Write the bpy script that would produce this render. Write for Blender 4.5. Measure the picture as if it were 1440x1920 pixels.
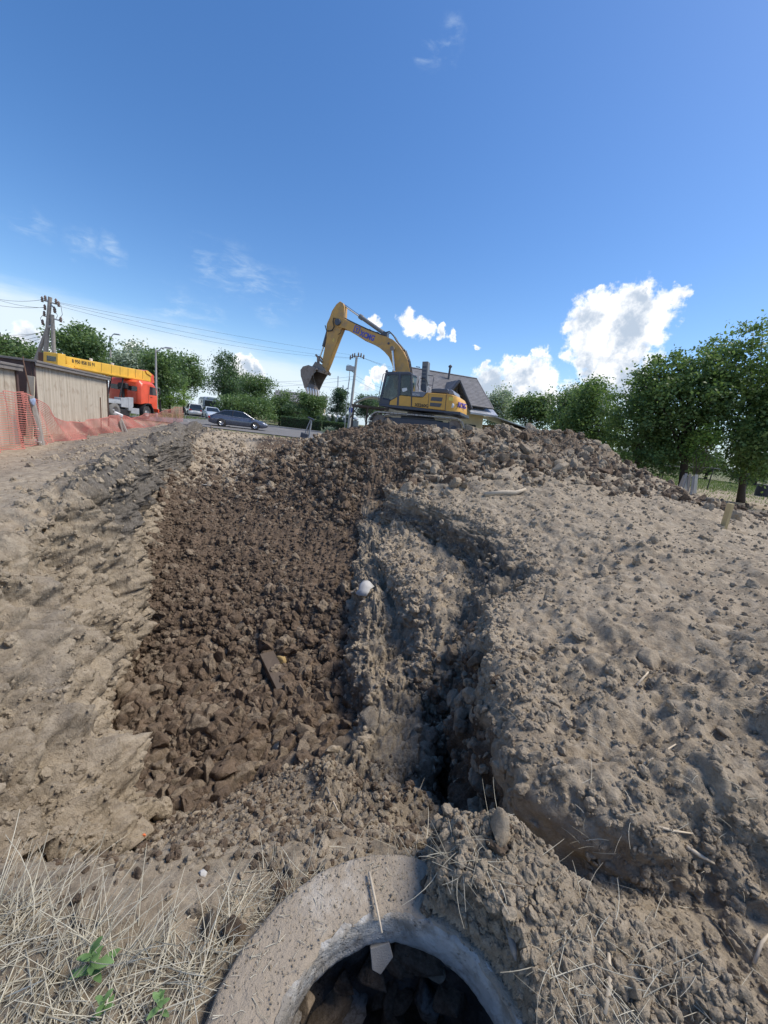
import bpy, bmesh, math, random
import numpy as np
from mathutils import Vector, Matrix, Euler

# ------------------------------------------------------------------ clear
for o in list(bpy.data.objects):
    bpy.data.objects.remove(o, do_unlink=True)
scene = bpy.context.scene
COL = scene.collection
R_ = math.radians
RNG = np.random.default_rng(11)
random.seed(5)

# ------------------------------------------------------------------ camera
FPX = 721.0; PITCH = R_(12.4); ROLL = R_(6.8); EYE = 1.6
_F = Vector((0, math.cos(PITCH), -math.sin(PITCH)))
_R0 = Vector((1, 0, 0)); _U0 = Vector((0, math.sin(PITCH), math.cos(PITCH)))
_R = _R0*math.cos(ROLL) + _U0*math.sin(ROLL)
_U = -_R0*math.sin(ROLL) + _U0*math.cos(ROLL)
CAM = Vector((0, 0, EYE))
cd = bpy.data.cameras.new('camera')
cam = bpy.data.objects.new('camera', cd); COL.objects.link(cam)
m3 = Matrix((_R, _U, -_F)).transposed()
cam.matrix_world = Matrix.Translation(CAM) @ m3.to_4x4()
cd.sensor_fit = 'VERTICAL'; cd.sensor_height = 36.0
cd.lens = 36.0*FPX/1920.0
cd.clip_start = 0.05; cd.clip_end = 3000
scene.camera = cam

def ray(x, y): return _F + _R*((x-720)/FPX) + _U*((960-y)/FPX)
def at_y(x, y, Y):
    d = ray(x, y); return CAM + d*(Y/d.y)
def at_z(x, y, z):
    d = ray(x, y); return CAM + d*((z-EYE)/d.z)
def at_plane(x, y, p0, n):
    d = ray(x, y); return CAM + d*((Vector(p0)-CAM).dot(Vector(n))/d.dot(Vector(n)))

# ------------------------------------------------------------------ sky, sun, exposure
SUN_EL = R_(55); SUN_AZ = R_(82)          # azimuth measured from +Y towards +X
world = bpy.data.worlds.new('World'); scene.world = world; world.use_nodes = True
wt = world.node_tree; wt.nodes.clear()
def wn(t, **kw):
    n = wt.nodes.new(t)
    for k, v in kw.items(): setattr(n, k, v)
    return n
def wl(a, b): wt.links.new(a, b)
def wmath(op, a, b=None, c=None, clamp=False):
    n = wn('ShaderNodeMath', operation=op, use_clamp=clamp)
    for i, v in enumerate((a, b, c)):
        if v is None: continue
        if isinstance(v, (int, float)): n.inputs[i].default_value = v
        else: wl(v, n.inputs[i])
    return n.outputs[0]
sky = wn('ShaderNodeTexSky'); sky.sky_type = 'NISHITA'; sky.sun_disc = False
sky.sun_elevation = SUN_EL; sky.sun_rotation = SUN_AZ
sky.altitude = 100; sky.air_density = 1.0; sky.dust_density = 0.6; sky.ozone_density = 2.4
tc = wn('ShaderNodeTexCoord')
nrm = wn('ShaderNodeVectorMath', operation='NORMALIZE'); wl(tc.outputs['Generated'], nrm.inputs[0])
DIRV = nrm.outputs[0]
sep = wn('ShaderNodeSeparateXYZ'); wl(DIRV, sep.inputs[0])
def wnoise(scale, detail=8, rough=0.6, stretch=None, off=(0, 0, 0), dist=0.0):
    mp = wn('ShaderNodeMapping'); wl(DIRV, mp.inputs[0])
    mp.inputs['Location'].default_value = off
    if stretch: mp.inputs['Scale'].default_value = stretch
    n = wn('ShaderNodeTexNoise'); wl(mp.outputs[0], n.inputs['Vector'])
    n.inputs['Scale'].default_value = scale; n.inputs['Detail'].default_value = detail
    n.inputs['Roughness'].default_value = rough; n.inputs['Distortion'].default_value = dist
    return n.outputs['Fac']
def blob(px, py, rad):
    """soft angular mask about the direction through a pixel, rad in photo pixels"""
    d = ray(px, py).normalized()
    sub = wn('ShaderNodeVectorMath', operation='DISTANCE'); wl(WARP, sub.inputs[0])
    sub.inputs[1].default_value = d
    return wmath('SUBTRACT', 1.0, wmath('DIVIDE', sub.outputs['Value'], rad/FPX*0.86))
def wmax(lst):
    r = lst[0]
    for q in lst[1:]: r = wmath('MAXIMUM', r, q)
    return r
def ramp01(v, a, b):
    n = wn('ShaderNodeMapRange', interpolation_type='SMOOTHSTEP'); wl(v, n.inputs[0])
    n.inputs[1].default_value = a; n.inputs[2].default_value = b
    return n.outputs[0]
# ragged outlines: the direction is pushed about by noise before the distance is measured
_wn = wn('ShaderNodeTexNoise'); wl(DIRV, _wn.inputs['Vector']); _wn.inputs['Scale'].default_value = 30; _wn.inputs['Detail'].default_value = 5; _wn.inputs['Roughness'].default_value = .6
_ws = wn('ShaderNodeVectorMath', operation='SUBTRACT'); wl(_wn.outputs['Color'], _ws.inputs[0]); _ws.inputs[1].default_value = (.5, .5, .5)
_wm = wn('ShaderNodeVectorMath', operation='SCALE'); wl(_ws.outputs[0], _wm.inputs[0]); _wm.inputs['Scale'].default_value = .052
_wa = wn('ShaderNodeVectorMath', operation='ADD'); wl(DIRV, _wa.inputs[0]); wl(_wm.outputs[0], _wa.inputs[1])
WARP = _wa.outputs[0]
# cumulus heaps
cum = [(1110, 605, 56), (1150, 592, 56), (1195, 580, 52), (1225, 590, 50), (1120, 640, 62), (1165, 630, 66), (1205, 620, 50),
       (1125, 690, 56), (1160, 678, 60), (1185, 655, 50), (1130, 740, 56), (1165, 725, 50), (1255, 560, 26), (1278, 553, 18),
       (920, 715, 44), (965, 708, 48), (1005, 705, 48), (985, 735, 50), (940, 740, 50), (1070, 745, 40), (1175, 705, 40), (1185, 745, 44), (1020, 750, 40),
       (765, 602, 26), (785, 610, 26), (800, 620, 22), (828, 622, 14), (848, 628, 12), (1012, 662, 18), (908, 682, 15), (967, 674, 12),
       (1218, 545, 10), (1090, 678, 20), (700, 601, 14), (895, 650, 8),
       (455, 690, 30), (480, 700, 26), (712, 700, 20), (690, 722, 18), (-10, 650, 40), (50, 640, 34), (250, 652, 16)]
bm_ = wmax([blob(*c) for c in cum])
n1 = wnoise(9.0, 9, 0.62, off=(3.1, 1.7, .4)); n2 = wnoise(34.0, 7, 0.62)
nn = wmath('ADD', wmath('MULTIPLY', wmath('SUBTRACT', n1, .5), 1.35), wmath('MULTIPLY', wmath('SUBTRACT', n2, .5), 1.55))
# clouds of the same kind scattered over the rest of the low sky
cov = wnoise(2.6, 3, .5, off=(9.2, 4.1, 2.0))
low = wmath('MULTIPLY', ramp01(sep.outputs['Z'], .40, .10), ramp01(sep.outputs['Z'], -.02, .06))
back = ramp01(sep.outputs['Y'], .35, .05)
scat = wmath('SUBTRACT', wmath('MULTIPLY', wmath('MULTIPLY', wmath('SUBTRACT', cov, .42), 3.0), wmath('MULTIPLY', low, back)), .02)
base = wmath('MAXIMUM', bm_, scat)
cden = wmath('ADD', wmath('MULTIPLY', base, .95), nn)
cmask = wmath('MULTIPLY', ramp01(cden, .06, .52), ramp01(base, .0, .12))
# shading inside the heaps: thick cores are greyer, rims bright
core = wmath('MULTIPLY', ramp01(base, .25, .62), ramp01(wnoise(13.0, 8, .62, off=(1.3, 7.7, .05)), .40, .62))
# thin veil low on the left and wisps of cirrus
veil_n = wnoise(5.0, 7, .6, stretch=(1, 1, 5.0), off=(.7, .2, 0))
left = wmath('ADD', sep.outputs['Z'], wmath('MULTIPLY', sep.outputs['X'], .10))     # the veil's upper edge dips towards the right
veil = wmath('MULTIPLY', wmath('MULTIPLY', ramp01(sep.outputs['X'], .02, -.22), ramp01(wmath('ADD', left, wmath('MULTIPLY', wmath('SUBTRACT', veil_n, .5), .07)), .125, .060)), .92)
haz = wmath('MULTIPLY', ramp01(sep.outputs['Z'], .20, .0), .55)
ci = wmax([blob(400, 500, 52), blob(440, 515, 60), blob(490, 535, 52), blob(535, 548, 46), blob(375, 478, 34), blob(330, 590, 60), blob(390, 598, 44), blob(510, 580, 40),
           blob(150, 455, 30), blob(210, 468, 26), blob(60, 425, 30), blob(808, 100, 26), blob(838, 74, 30), blob(842, 70, 20)])
ci_n = wnoise(16.0, 8, .62, stretch=(1.0, 1.0, 3.2), off=(4, 4, 4), dist=.4)
cirrus = wmath('MULTIPLY', wmath('MULTIPLY', ramp01(ci, .0, .9), ramp01(ci_n, .42, .80)), .45)
def wmix(fac, a, b):
    n = wn('ShaderNodeMix', data_type='RGBA')
    if isinstance(fac, (int, float)): n.inputs[0].default_value = fac
    else: wl(fac, n.inputs[0])
    for s, v in ((n.inputs[6], a), (n.inputs[7], b)):
        if isinstance(v, tuple): s.default_value = (*v, 1)
        else: wl(v, s)
    return n.outputs[2]
SKYK = 0.12
K = 1.0/SKYK
hs = wn('ShaderNodeHueSaturation'); wl(sky.outputs[0], hs.inputs['Color'])
hs.inputs['Hue'].default_value = .505; hs.inputs['Saturation'].default_value = 1.26; hs.inputs['Value'].default_value = .74
c0 = hs.outputs[0]
c0 = wmix(haz, c0, (.26*K, .40*K, .56*K))
c0 = wmix(veil, c0, (.42*K, .48*K, .53*K))
c0 = wmix(cirrus, c0, (.40*K, .47*K, .53*K))
ccol = wmix(core, (.62*K, .62*K, .62*K), (.27*K, .32*K, .39*K))
c0 = wmix(cmask, c0, ccol)
bg = wn('ShaderNodeBackground'); wl(c0, bg.inputs[0]); bg.inputs[1].default_value = SKYK
wo = wn('ShaderNodeOutputWorld'); wl(bg.outputs[0], wo.inputs[0])

sd = bpy.data.lights.new('sun', 'SUN'); sd.energy = 2.15; sd.angle = R_(24.0); sd.color = (1.0, .93, .82)
sun = bpy.data.objects.new('sun', sd); COL.objects.link(sun)
sv = Vector((math.cos(SUN_EL)*math.sin(SUN_AZ), math.cos(SUN_EL)*math.cos(SUN_AZ), math.sin(SUN_EL)))
sun.rotation_euler = (-sv).to_track_quat('-Z', 'Y').to_euler()
sun.location = (20, 10, 30)
vs = scene.view_settings
vs.view_transform = 'Standard'; vs.look = 'None'; vs.exposure = 1.0; vs.gamma = 1.0; vs.use_curve_mapping = False

# ------------------------------------------------------------------ material helpers
MATS = {}
def mat_new(name):
    m = bpy.data.materials.new(name); m.use_nodes = True
    nt = m.node_tree; nt.nodes.clear()
    out = nt.nodes.new('ShaderNodeOutputMaterial')
    b = nt.nodes.new('ShaderNodeBsdfPrincipled'); nt.links.new(b.outputs[0], out.inputs[0])
    return m, nt, b, out
class NT:
    def __init__(s, nt): s.nt = nt
    def n(s, t, **kw):
        x = s.nt.nodes.new(t)
        for k, v in kw.items(): setattr(x, k, v)
        return x
    def l(s, a, b): s.nt.links.new(a, b)
    def val(s, sock, v):
        if isinstance(v, (int, float)): sock.default_value = v
        elif isinstance(v, tuple): sock.default_value = v if len(v) == len(sock.default_value) else (*v, 1)
        else: s.l(v, sock)
    def math(s, op, a, b=None, clamp=False):
        x = s.n('ShaderNodeMath', operation=op, use_clamp=clamp); s.val(x.inputs[0], a)
        if b is not None: s.val(x.inputs[1], b)
        return x.outputs[0]
    def mix(s, f, a, b, blend='MIX'):
        x = s.n('ShaderNodeMix', data_type='RGBA', blend_type=blend); s.val(x.inputs[0], f); s.val(x.inputs[6], a); s.val(x.inputs[7], b)
        return x.outputs[2]
    def coord(s, kind='Object', scale=(1, 1, 1)):
        t = s.n('ShaderNodeTexCoord'); m = s.n('ShaderNodeMapping'); s.l(t.outputs[kind], m.inputs[0]); m.inputs['Scale'].default_value = scale
        return m.outputs[0]
    def geo_pos(s, scale=(1, 1, 1)):
        t = s.n('ShaderNodeNewGeometry'); m = s.n('ShaderNodeMapping'); s.l(t.outputs['Position'], m.inputs[0]); m.inputs['Scale'].default_value = scale
        return m.outputs[0]
    def noise(s, vec, scale, detail=5, rough=.55, dist=0):
        x = s.n('ShaderNodeTexNoise'); s.l(vec, x.inputs['Vector']); x.inputs['Scale'].default_value = scale
        x.inputs['Detail'].default_value = detail; x.inputs['Roughness'].default_value = rough; x.inputs['Distortion'].default_value = dist
        return x.outputs['Fac']
    def vor(s, vec, scale, feature='F1'):
        x = s.n('ShaderNodeTexVoronoi', feature=feature); s.l(vec, x.inputs['Vector']); x.inputs['Scale'].default_value = scale
        return x.outputs['Distance']
    def rng(s, v, a, b, c=0., d=1.):
        x = s.n('ShaderNodeMapRange', interpolation_type='SMOOTHSTEP'); s.l(v, x.inputs[0])
        for i, q in enumerate((a, b, c, d)): x.inputs[i+1].default_value = q
        return x.outputs[0]
    def attr(s, name, kind='GEOMETRY'):
        x = s.n('ShaderNodeAttribute', attribute_name=name, attribute_type=kind); return x
    def bump(s, h, strength, dist, b, normal=None):
        x = s.n('ShaderNodeBump'); s.val(x.inputs['Height'], h); x.inputs['Strength'].default_value = strength; x.inputs['Distance'].default_value = dist
        if normal is not None: s.l(normal, x.inputs['Normal'])
        if b is not None: s.l(x.outputs[0], b.inputs['Normal'])
        return x.outputs[0]

def simple(name, col, rough=.6, metal=0., spec=.5, wear=0., wearcol=(.2, .16, .12), scale=3., bump=0., coat=0., var=.12):
    """painted / plain surface with grime and tone variation in object space"""
    m, nt, b, out = mat_new(name); q = NT(nt)
    v = q.coord('Object')
    n = q.noise(v, scale, 6, .6)
    c = q.mix(q.rng(n, .3, .7), tuple(max(0, x*(1-var)) for x in col), tuple(min(1, x*(1+var)) for x in col))
    if wear > 0:
        n2 = q.noise(v, scale*2.3, 8, .65, .3)
        c = q.mix(q.math('MULTIPLY', q.rng(n2, .62-.3*wear, .85-.2*wear), min(1., wear*1.2)), c, wearcol)
    q.l(c, b.inputs['Base Color']) if not isinstance(c, tuple) else None
    rr = q.rng(n, .2, .8, max(0, rough-.1), min(1, rough+.1)); q.l(rr, b.inputs['Roughness'])
    b.inputs['Metallic'].default_value = metal
    b.inputs['Specular IOR Level'].default_value = spec
    if coat: b.inputs['Coat Weight'].default_value = coat; b.inputs['Coat Roughness'].default_value = .08
    if bump > 0: q.bump(q.noise(v, scale*12, 6, .6), 1.0, bump, b)
    MATS[name] = m
    return m
def M(n): return MATS[n]

# ------------------------------------------------------------------ mesh helpers
class MB:
    def __init__(s): s.v = []; s.f = []
    def add(s, vs, fs):
        k = len(s.v); s.v.extend([tuple(p) for p in vs]); s.f.extend([tuple(i+k for i in f) for f in fs]); return s
    def box(s, c, size, rot=None, taper=None):
        hx, hy, hz = size[0]/2, size[1]/2, size[2]/2
        P = [Vector((x*hx, y*hy, z*hz)) for z in (-1, 1) for y in (-1, 1) for x in (-1, 1)]
        if taper:
            for p in P:
                if p.z > 0: p.x *= taper[0]; p.y *= taper[1]
        if rot is not None:
            Mx = rot if isinstance(rot, Matrix) else Euler(rot).to_matrix()
            P = [Mx @ p for p in P]
        P = [p+Vector(c) for p in P]
        return s.add(P, [(0, 2, 3, 1), (4, 5, 7, 6), (0, 1, 5, 4), (2, 6, 7, 3), (0, 4, 6, 2), (1, 3, 7, 5)])
    def span(s, x0, x1, y0, y1, z0, z1): return s.box(((x0+x1)/2, (y0+y1)/2, (z0+z1)/2), (x1-x0, y1-y0, z1-z0))
    def prism(s, pts, axis, a, b):
        """2-D outline extruded along axis from a to b; axis x: pts (y,z), y: pts (x,z), z: pts (x,y)"""
        def mk(p, t):
            return {'x': (t, p[0], p[1]), 'y': (p[0], t, p[1]), 'z': (p[0], p[1], t)}[axis]
        n = len(pts)
        ar = sum(pts[i][0]*pts[(i+1) % n][1]-pts[(i+1) % n][0]*pts[i][1] for i in range(n))
        vs = [mk(p, a) for p in pts]+[mk(p, b) for p in pts]
        fs = [tuple(range(n)), tuple(range(2*n-1, n-1, -1))]+[(i, i+n, (i+1) % n+n, (i+1) % n) for i in range(n)]
        return s.add(vs, fs)
    def tube(s, path, rad, seg=8, cap=True):
        path = [Vector(p) for p in path]; n = len(path)
        if isinstance(rad, (int, float)): rad = [rad]*n
        k = len(s.v); up = None
        for i, p in enumerate(path):
            t = (path[min(i+1, n-1)]-path[max(i-1, 0)])
            if t.length < 1e-9: t = Vector((0, 0, 1))
            t.normalize()
            if up is None:
                up = t.orthogonal().normalized()
            else:
                up = (up - t*up.dot(t))
                up = up.normalized() if up.length > 1e-6 else t.orthogonal().normalized()
            sd_ = t.cross(up)
            for j in range(seg):
                a = 2*math.pi*j/seg
                s.v.append(tuple(p+(up*math.cos(a)+sd_*math.sin(a))*rad[i]))
        for i in range(n-1):
            for j in range(seg):
                s.f.append((k+i*seg+j, k+i*seg+(j+1) % seg, k+(i+1)*seg+(j+1) % seg, k+(i+1)*seg+j))
        if cap:
            s.f.append(tuple(k+j for j in range(seg-1, -1, -1))); s.f.append(tuple(k+(n-1)*seg+j for j in range(seg)))
        return s
    def lathe(s, prof, axis, c, seg=24):
        """prof: (radius, t) along axis through c"""
        k = len(s.v); n = len(prof); c = Vector(c)
        ax = {'x': Vector((1, 0, 0)), 'y': Vector((0, 1, 0)), 'z': Vector((0, 0, 1))}[axis] if isinstance(axis, str) else Vector(axis).normalized()
        u = ax.orthogonal().normalized(); w = ax.cross(u)
        for r, t in prof:
            for j in range(seg):
                a = 2*math.pi*j/seg
                s.v.append(tuple(c+ax*t+(u*math.cos(a)+w*math.sin(a))*r))
        for i in range(n-1):
            for j in range(seg):
                s.f.append((k+i*seg+j, k+i*seg+(j+1) % seg, k+(i+1)*seg+(j+1) % seg, k+(i+1)*seg+j))
        return s
    def loft(s, rings, cap=True, closed=True):
        k = len(s.v); n = len(rings); m = len(rings[0])
        for r in rings: s.v.extend([tuple(p) for p in r])
        for i in range(n-1):
            for j in range(m if closed else m-1):
                s.f.append((k+i*m+j, k+i*m+(j+1) % m, k+(i+1)*m+(j+1) % m, k+(i+1)*m+j))
        if cap:
            s.f.append(tuple(k+j for j in range(m-1, -1, -1))); s.f.append(tuple(k+(n-1)*m+j for j in range(m)))
        return s
    def mesh(s, name, smooth=False):
        me = bpy.data.meshes.new(name); me.from_pydata(s.v, [], s.f); me.validate()
        bm = bmesh.new(); bm.from_mesh(me); bmesh.ops.recalc_face_normals(bm, faces=bm.faces); bm.to_mesh(me); bm.free()
        if smooth: me.polygons.foreach_set('use_smooth', [True]*len(me.polygons))
        me.update(); return me
    def build(s, name, mat, parent=None, smooth=False, bevel=0., seg=2, loc=None, rot=None, autosm=True):
        me = s.mesh(name, smooth); o = bpy.data.objects.new(name, me); COL.objects.link(o)
        if mat is not None: me.materials.append(M(mat) if isinstance(mat, str) else mat)
        if parent is not None: o.parent = parent
        if loc is not None: o.location = loc
        if rot is not None: o.rotation_euler = rot
        if bevel > 0:
            b = o.modifiers.new('bevel', 'BEVEL'); b.width = bevel; b.segments = seg; b.limit_method = 'ANGLE'; b.angle_limit = R_(35)
            b.use_clamp_overlap = True
            if not smooth:
                me.polygons.foreach_set('use_smooth', [True]*len(me.polygons)); b.harden_normals = True
        return o
def tag(o, label=None, cat=None, group=None, kind=None):
    if label: o['label'] = label
    if cat: o['category'] = cat
    if group: o['group'] = group
    if kind: o['kind'] = kind
    return o
def empty(name, loc=(0, 0, 0), rz=0., label=None, cat=None, group=None):
    o = bpy.data.objects.new(name, None); COL.objects.link(o); o.empty_display_size = .3
    o.location = loc; o.rotation_euler = (0, 0, rz)
    return tag(o, label, cat, group)
def copy_tree(o, parent=None):
    c = o.copy(); COL.objects.link(c); c.parent = parent
    for ch in list(o.children): copy_tree(ch, c)
    return c
def text_mesh(name, txt, size, mat, parent, loc, rot, extrude=.004, shear=0., bold=0.):
    cu = bpy.data.curves.new(name, 'FONT'); cu.body = txt; cu.size = size; cu.extrude = extrude; cu.align_x = 'CENTER'; cu.align_y = 'CENTER'
    cu.shear = shear; cu.offset = bold; cu.resolution_u = 3
    t = bpy.data.objects.new('tmp_text', cu); COL.objects.link(t)
    dg = bpy.context.evaluated_depsgraph_get()
    me = bpy.data.meshes.new_from_object(t.evaluated_get(dg)); bpy.data.objects.remove(t)
    bpy.data.curves.remove(cu)
    me.name = name
    o = bpy.data.objects.new(name, me); COL.objects.link(o); me.materials.clear(); me.materials.append(M(mat))
    o.parent = parent; o.location = loc; o.rotation_euler = rot
    return o

# ------------------------------------------------------------------ numpy noise
_perm = np.random.default_rng(3).permutation(256).astype(np.int32)
_perm = np.concatenate([_perm, _perm, _perm])
_val = np.random.default_rng(4).uniform(-1, 1, 1024).astype(np.float32)
def vnoise(P, seed=0):
    P = P.astype(np.float32)
    I = np.floor(P).astype(np.int32); Fq = P-I
    w = Fq*Fq*Fq*(Fq*(Fq*6-15)+10)
    I = I & 255; J = (I+1) & 255
    res = 0
    for dx in (0, 1):
        ax = J[:, 0] if dx else I[:, 0]; wx = w[:, 0] if dx else 1-w[:, 0]
        px_ = _perm[(ax+seed) & 255]
        for dy in (0, 1):
            ay = J[:, 1] if dy else I[:, 1]; wy = w[:, 1] if dy else 1-w[:, 1]
            pxy = _perm[px_+ay]
            for dz in (0, 1):
                az = J[:, 2] if dz else I[:, 2]; wz = w[:, 2] if dz else 1-w[:, 2]
                res = res + _val[_perm[pxy+az]]*wx*wy*wz
    return res
def fbm(P, scale, octv, seed=0, gain=.5, billow=False):
    a = 1.; s = 0.; k = scale
    for i in range(octv):
        n = vnoise(P*k+np.float32(17.3*i), seed+i*7)
        if billow: n = 1-2*np.abs(n)
        s = s+a*n; a *= gain; k *= 2.03
    return s
# ================================================================== GROUND (trench, ledges, heap)
def soil_mat(name, mode):
    """mode 'terrain' mixes by the ground's own soil layers; otherwise a colour pair for loose clods"""
    m, nt, b, out = mat_new(name); q = NT(nt)
    pos = q.geo_pos()
    nA = q.noise(pos, 1.7, 6, .6); nB = q.noise(pos, 11., 6, .62); nC = q.noise(pos, 70., 5, .65); nD = q.noise(pos, 5.0, 5, .6, .6)
    dry = q.mix(q.rng(nB, .32, .68), (.288, .232, .163), (.445, .370, .272))
    dry = q.mix(q.math('MULTIPLY', q.rng(nA, .5, .7), .55), dry, (.275, .215, .150))
    brown = q.mix(q.rng(nB, .3, .7), (.074, .051, .034), (.178, .125, .085))
    brown = q.mix(q.math('MULTIPLY', q.rng(nD, .54, .72), .6), brown, (.190, .130, .080))
    clay = q.mix(q.rng(nD, .3, .7), (.325, .262, .186), (.480, .396, .286))
    clay = q.mix(q.math('MULTIPLY', q.rng(nB, .55, .75), .5), clay, (.23, .19, .14))
    dark = q.mix(q.rng(nB, .3, .7), (.110, .098, .083), (.230, .206, .175))
    ps = q.geo_pos((15, 15, 2.4)); st1 = q.noise(ps, 1.0, 7, .66); st2 = q.noise(q.geo_pos((5, 5, 1.0)), 1.0, 6, .6, .5)
    if mode == 'terrain':
        def fac(nm, amt=.5):
            a = q.attr(nm).outputs['Fac']
            return q.rng(q.math('ADD', a, q.math('MULTIPLY', q.math('SUBTRACT', nD, .5), amt)), .25, .75)
        cut = q.attr('cut').outputs['Fac']
        c = q.mix(fac('clay', .6), dry, clay)
        c = q.mix(q.math('MULTIPLY', q.rng(st2, .48, .66), q.math('MULTIPLY', cut, .5)), c, (.235, .200, .155))
        c = q.mix(q.math('MULTIPLY', q.rng(st1, .52, .72), q.math('MULTIPLY', cut, .6)), c, (.56, .48, .36))
        c = q.mix(fac('dark', .7), c, dark)
        c = q.mix(fac('moist', .5), c, brown)
        grass = q.mix(q.rng(nA, .35, .65), (.060, .105, .022), (.110, .150, .040))
        grass = q.mix(q.rng(nB, .5, .75), grass, (.16, .14, .08))
        c = q.mix(fac('grass', .5), c, grass)
    elif mode == 'dry':
        oi = q.n('ShaderNodeObjectInfo'); c = q.mix(q.math('MULTIPLY', oi.outputs['Random'], .6), dry, clay)
    elif mode == 'brown':
        oi = q.n('ShaderNodeObjectInfo'); c = q.mix(q.rng(oi.outputs['Random'], .55, 1., 0., .45), brown, dry)
    else:
        oi = q.n('ShaderNodeObjectInfo'); c = q.mix(q.rng(oi.outputs['Random'], .1, .9), brown, dry)
    c = q.mix(q.rng(nC, .35, .75, 0., .30), c, q.mix(.5, c, (.42, .37, .30)))
    c = q.mix(q.rng(nC, .60, .25, 0., .35), c, q.mix(.6, c, (.04, .032, .025)))
    q.l(c, b.inputs['Base Color'])
    b.inputs['Roughness'].default_value = .95; b.inputs['Specular IOR Level'].default_value = .15
    n1 = q.bump(q.noise(pos, 26., 7, .68), .9, .030, None)
    if mode == 'terrain': n1 = q.bump(q.math('MULTIPLY', q.math('ADD', st1, q.math('MULTIPLY', st2, 1.5)), cut), 1.0, .055, None, n1)
    q.bump(q.noise(pos, 120., 5, .7), .8, .006, b, n1)
    MATS[name] = m
    return m
soil_mat('soil_ground', 'terrain'); soil_mat('soil_clod_dry', 'dry'); soil_mat('soil_clod_brown', 'brown'); soil_mat('soil_clod_mixed', 'mixed')

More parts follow.
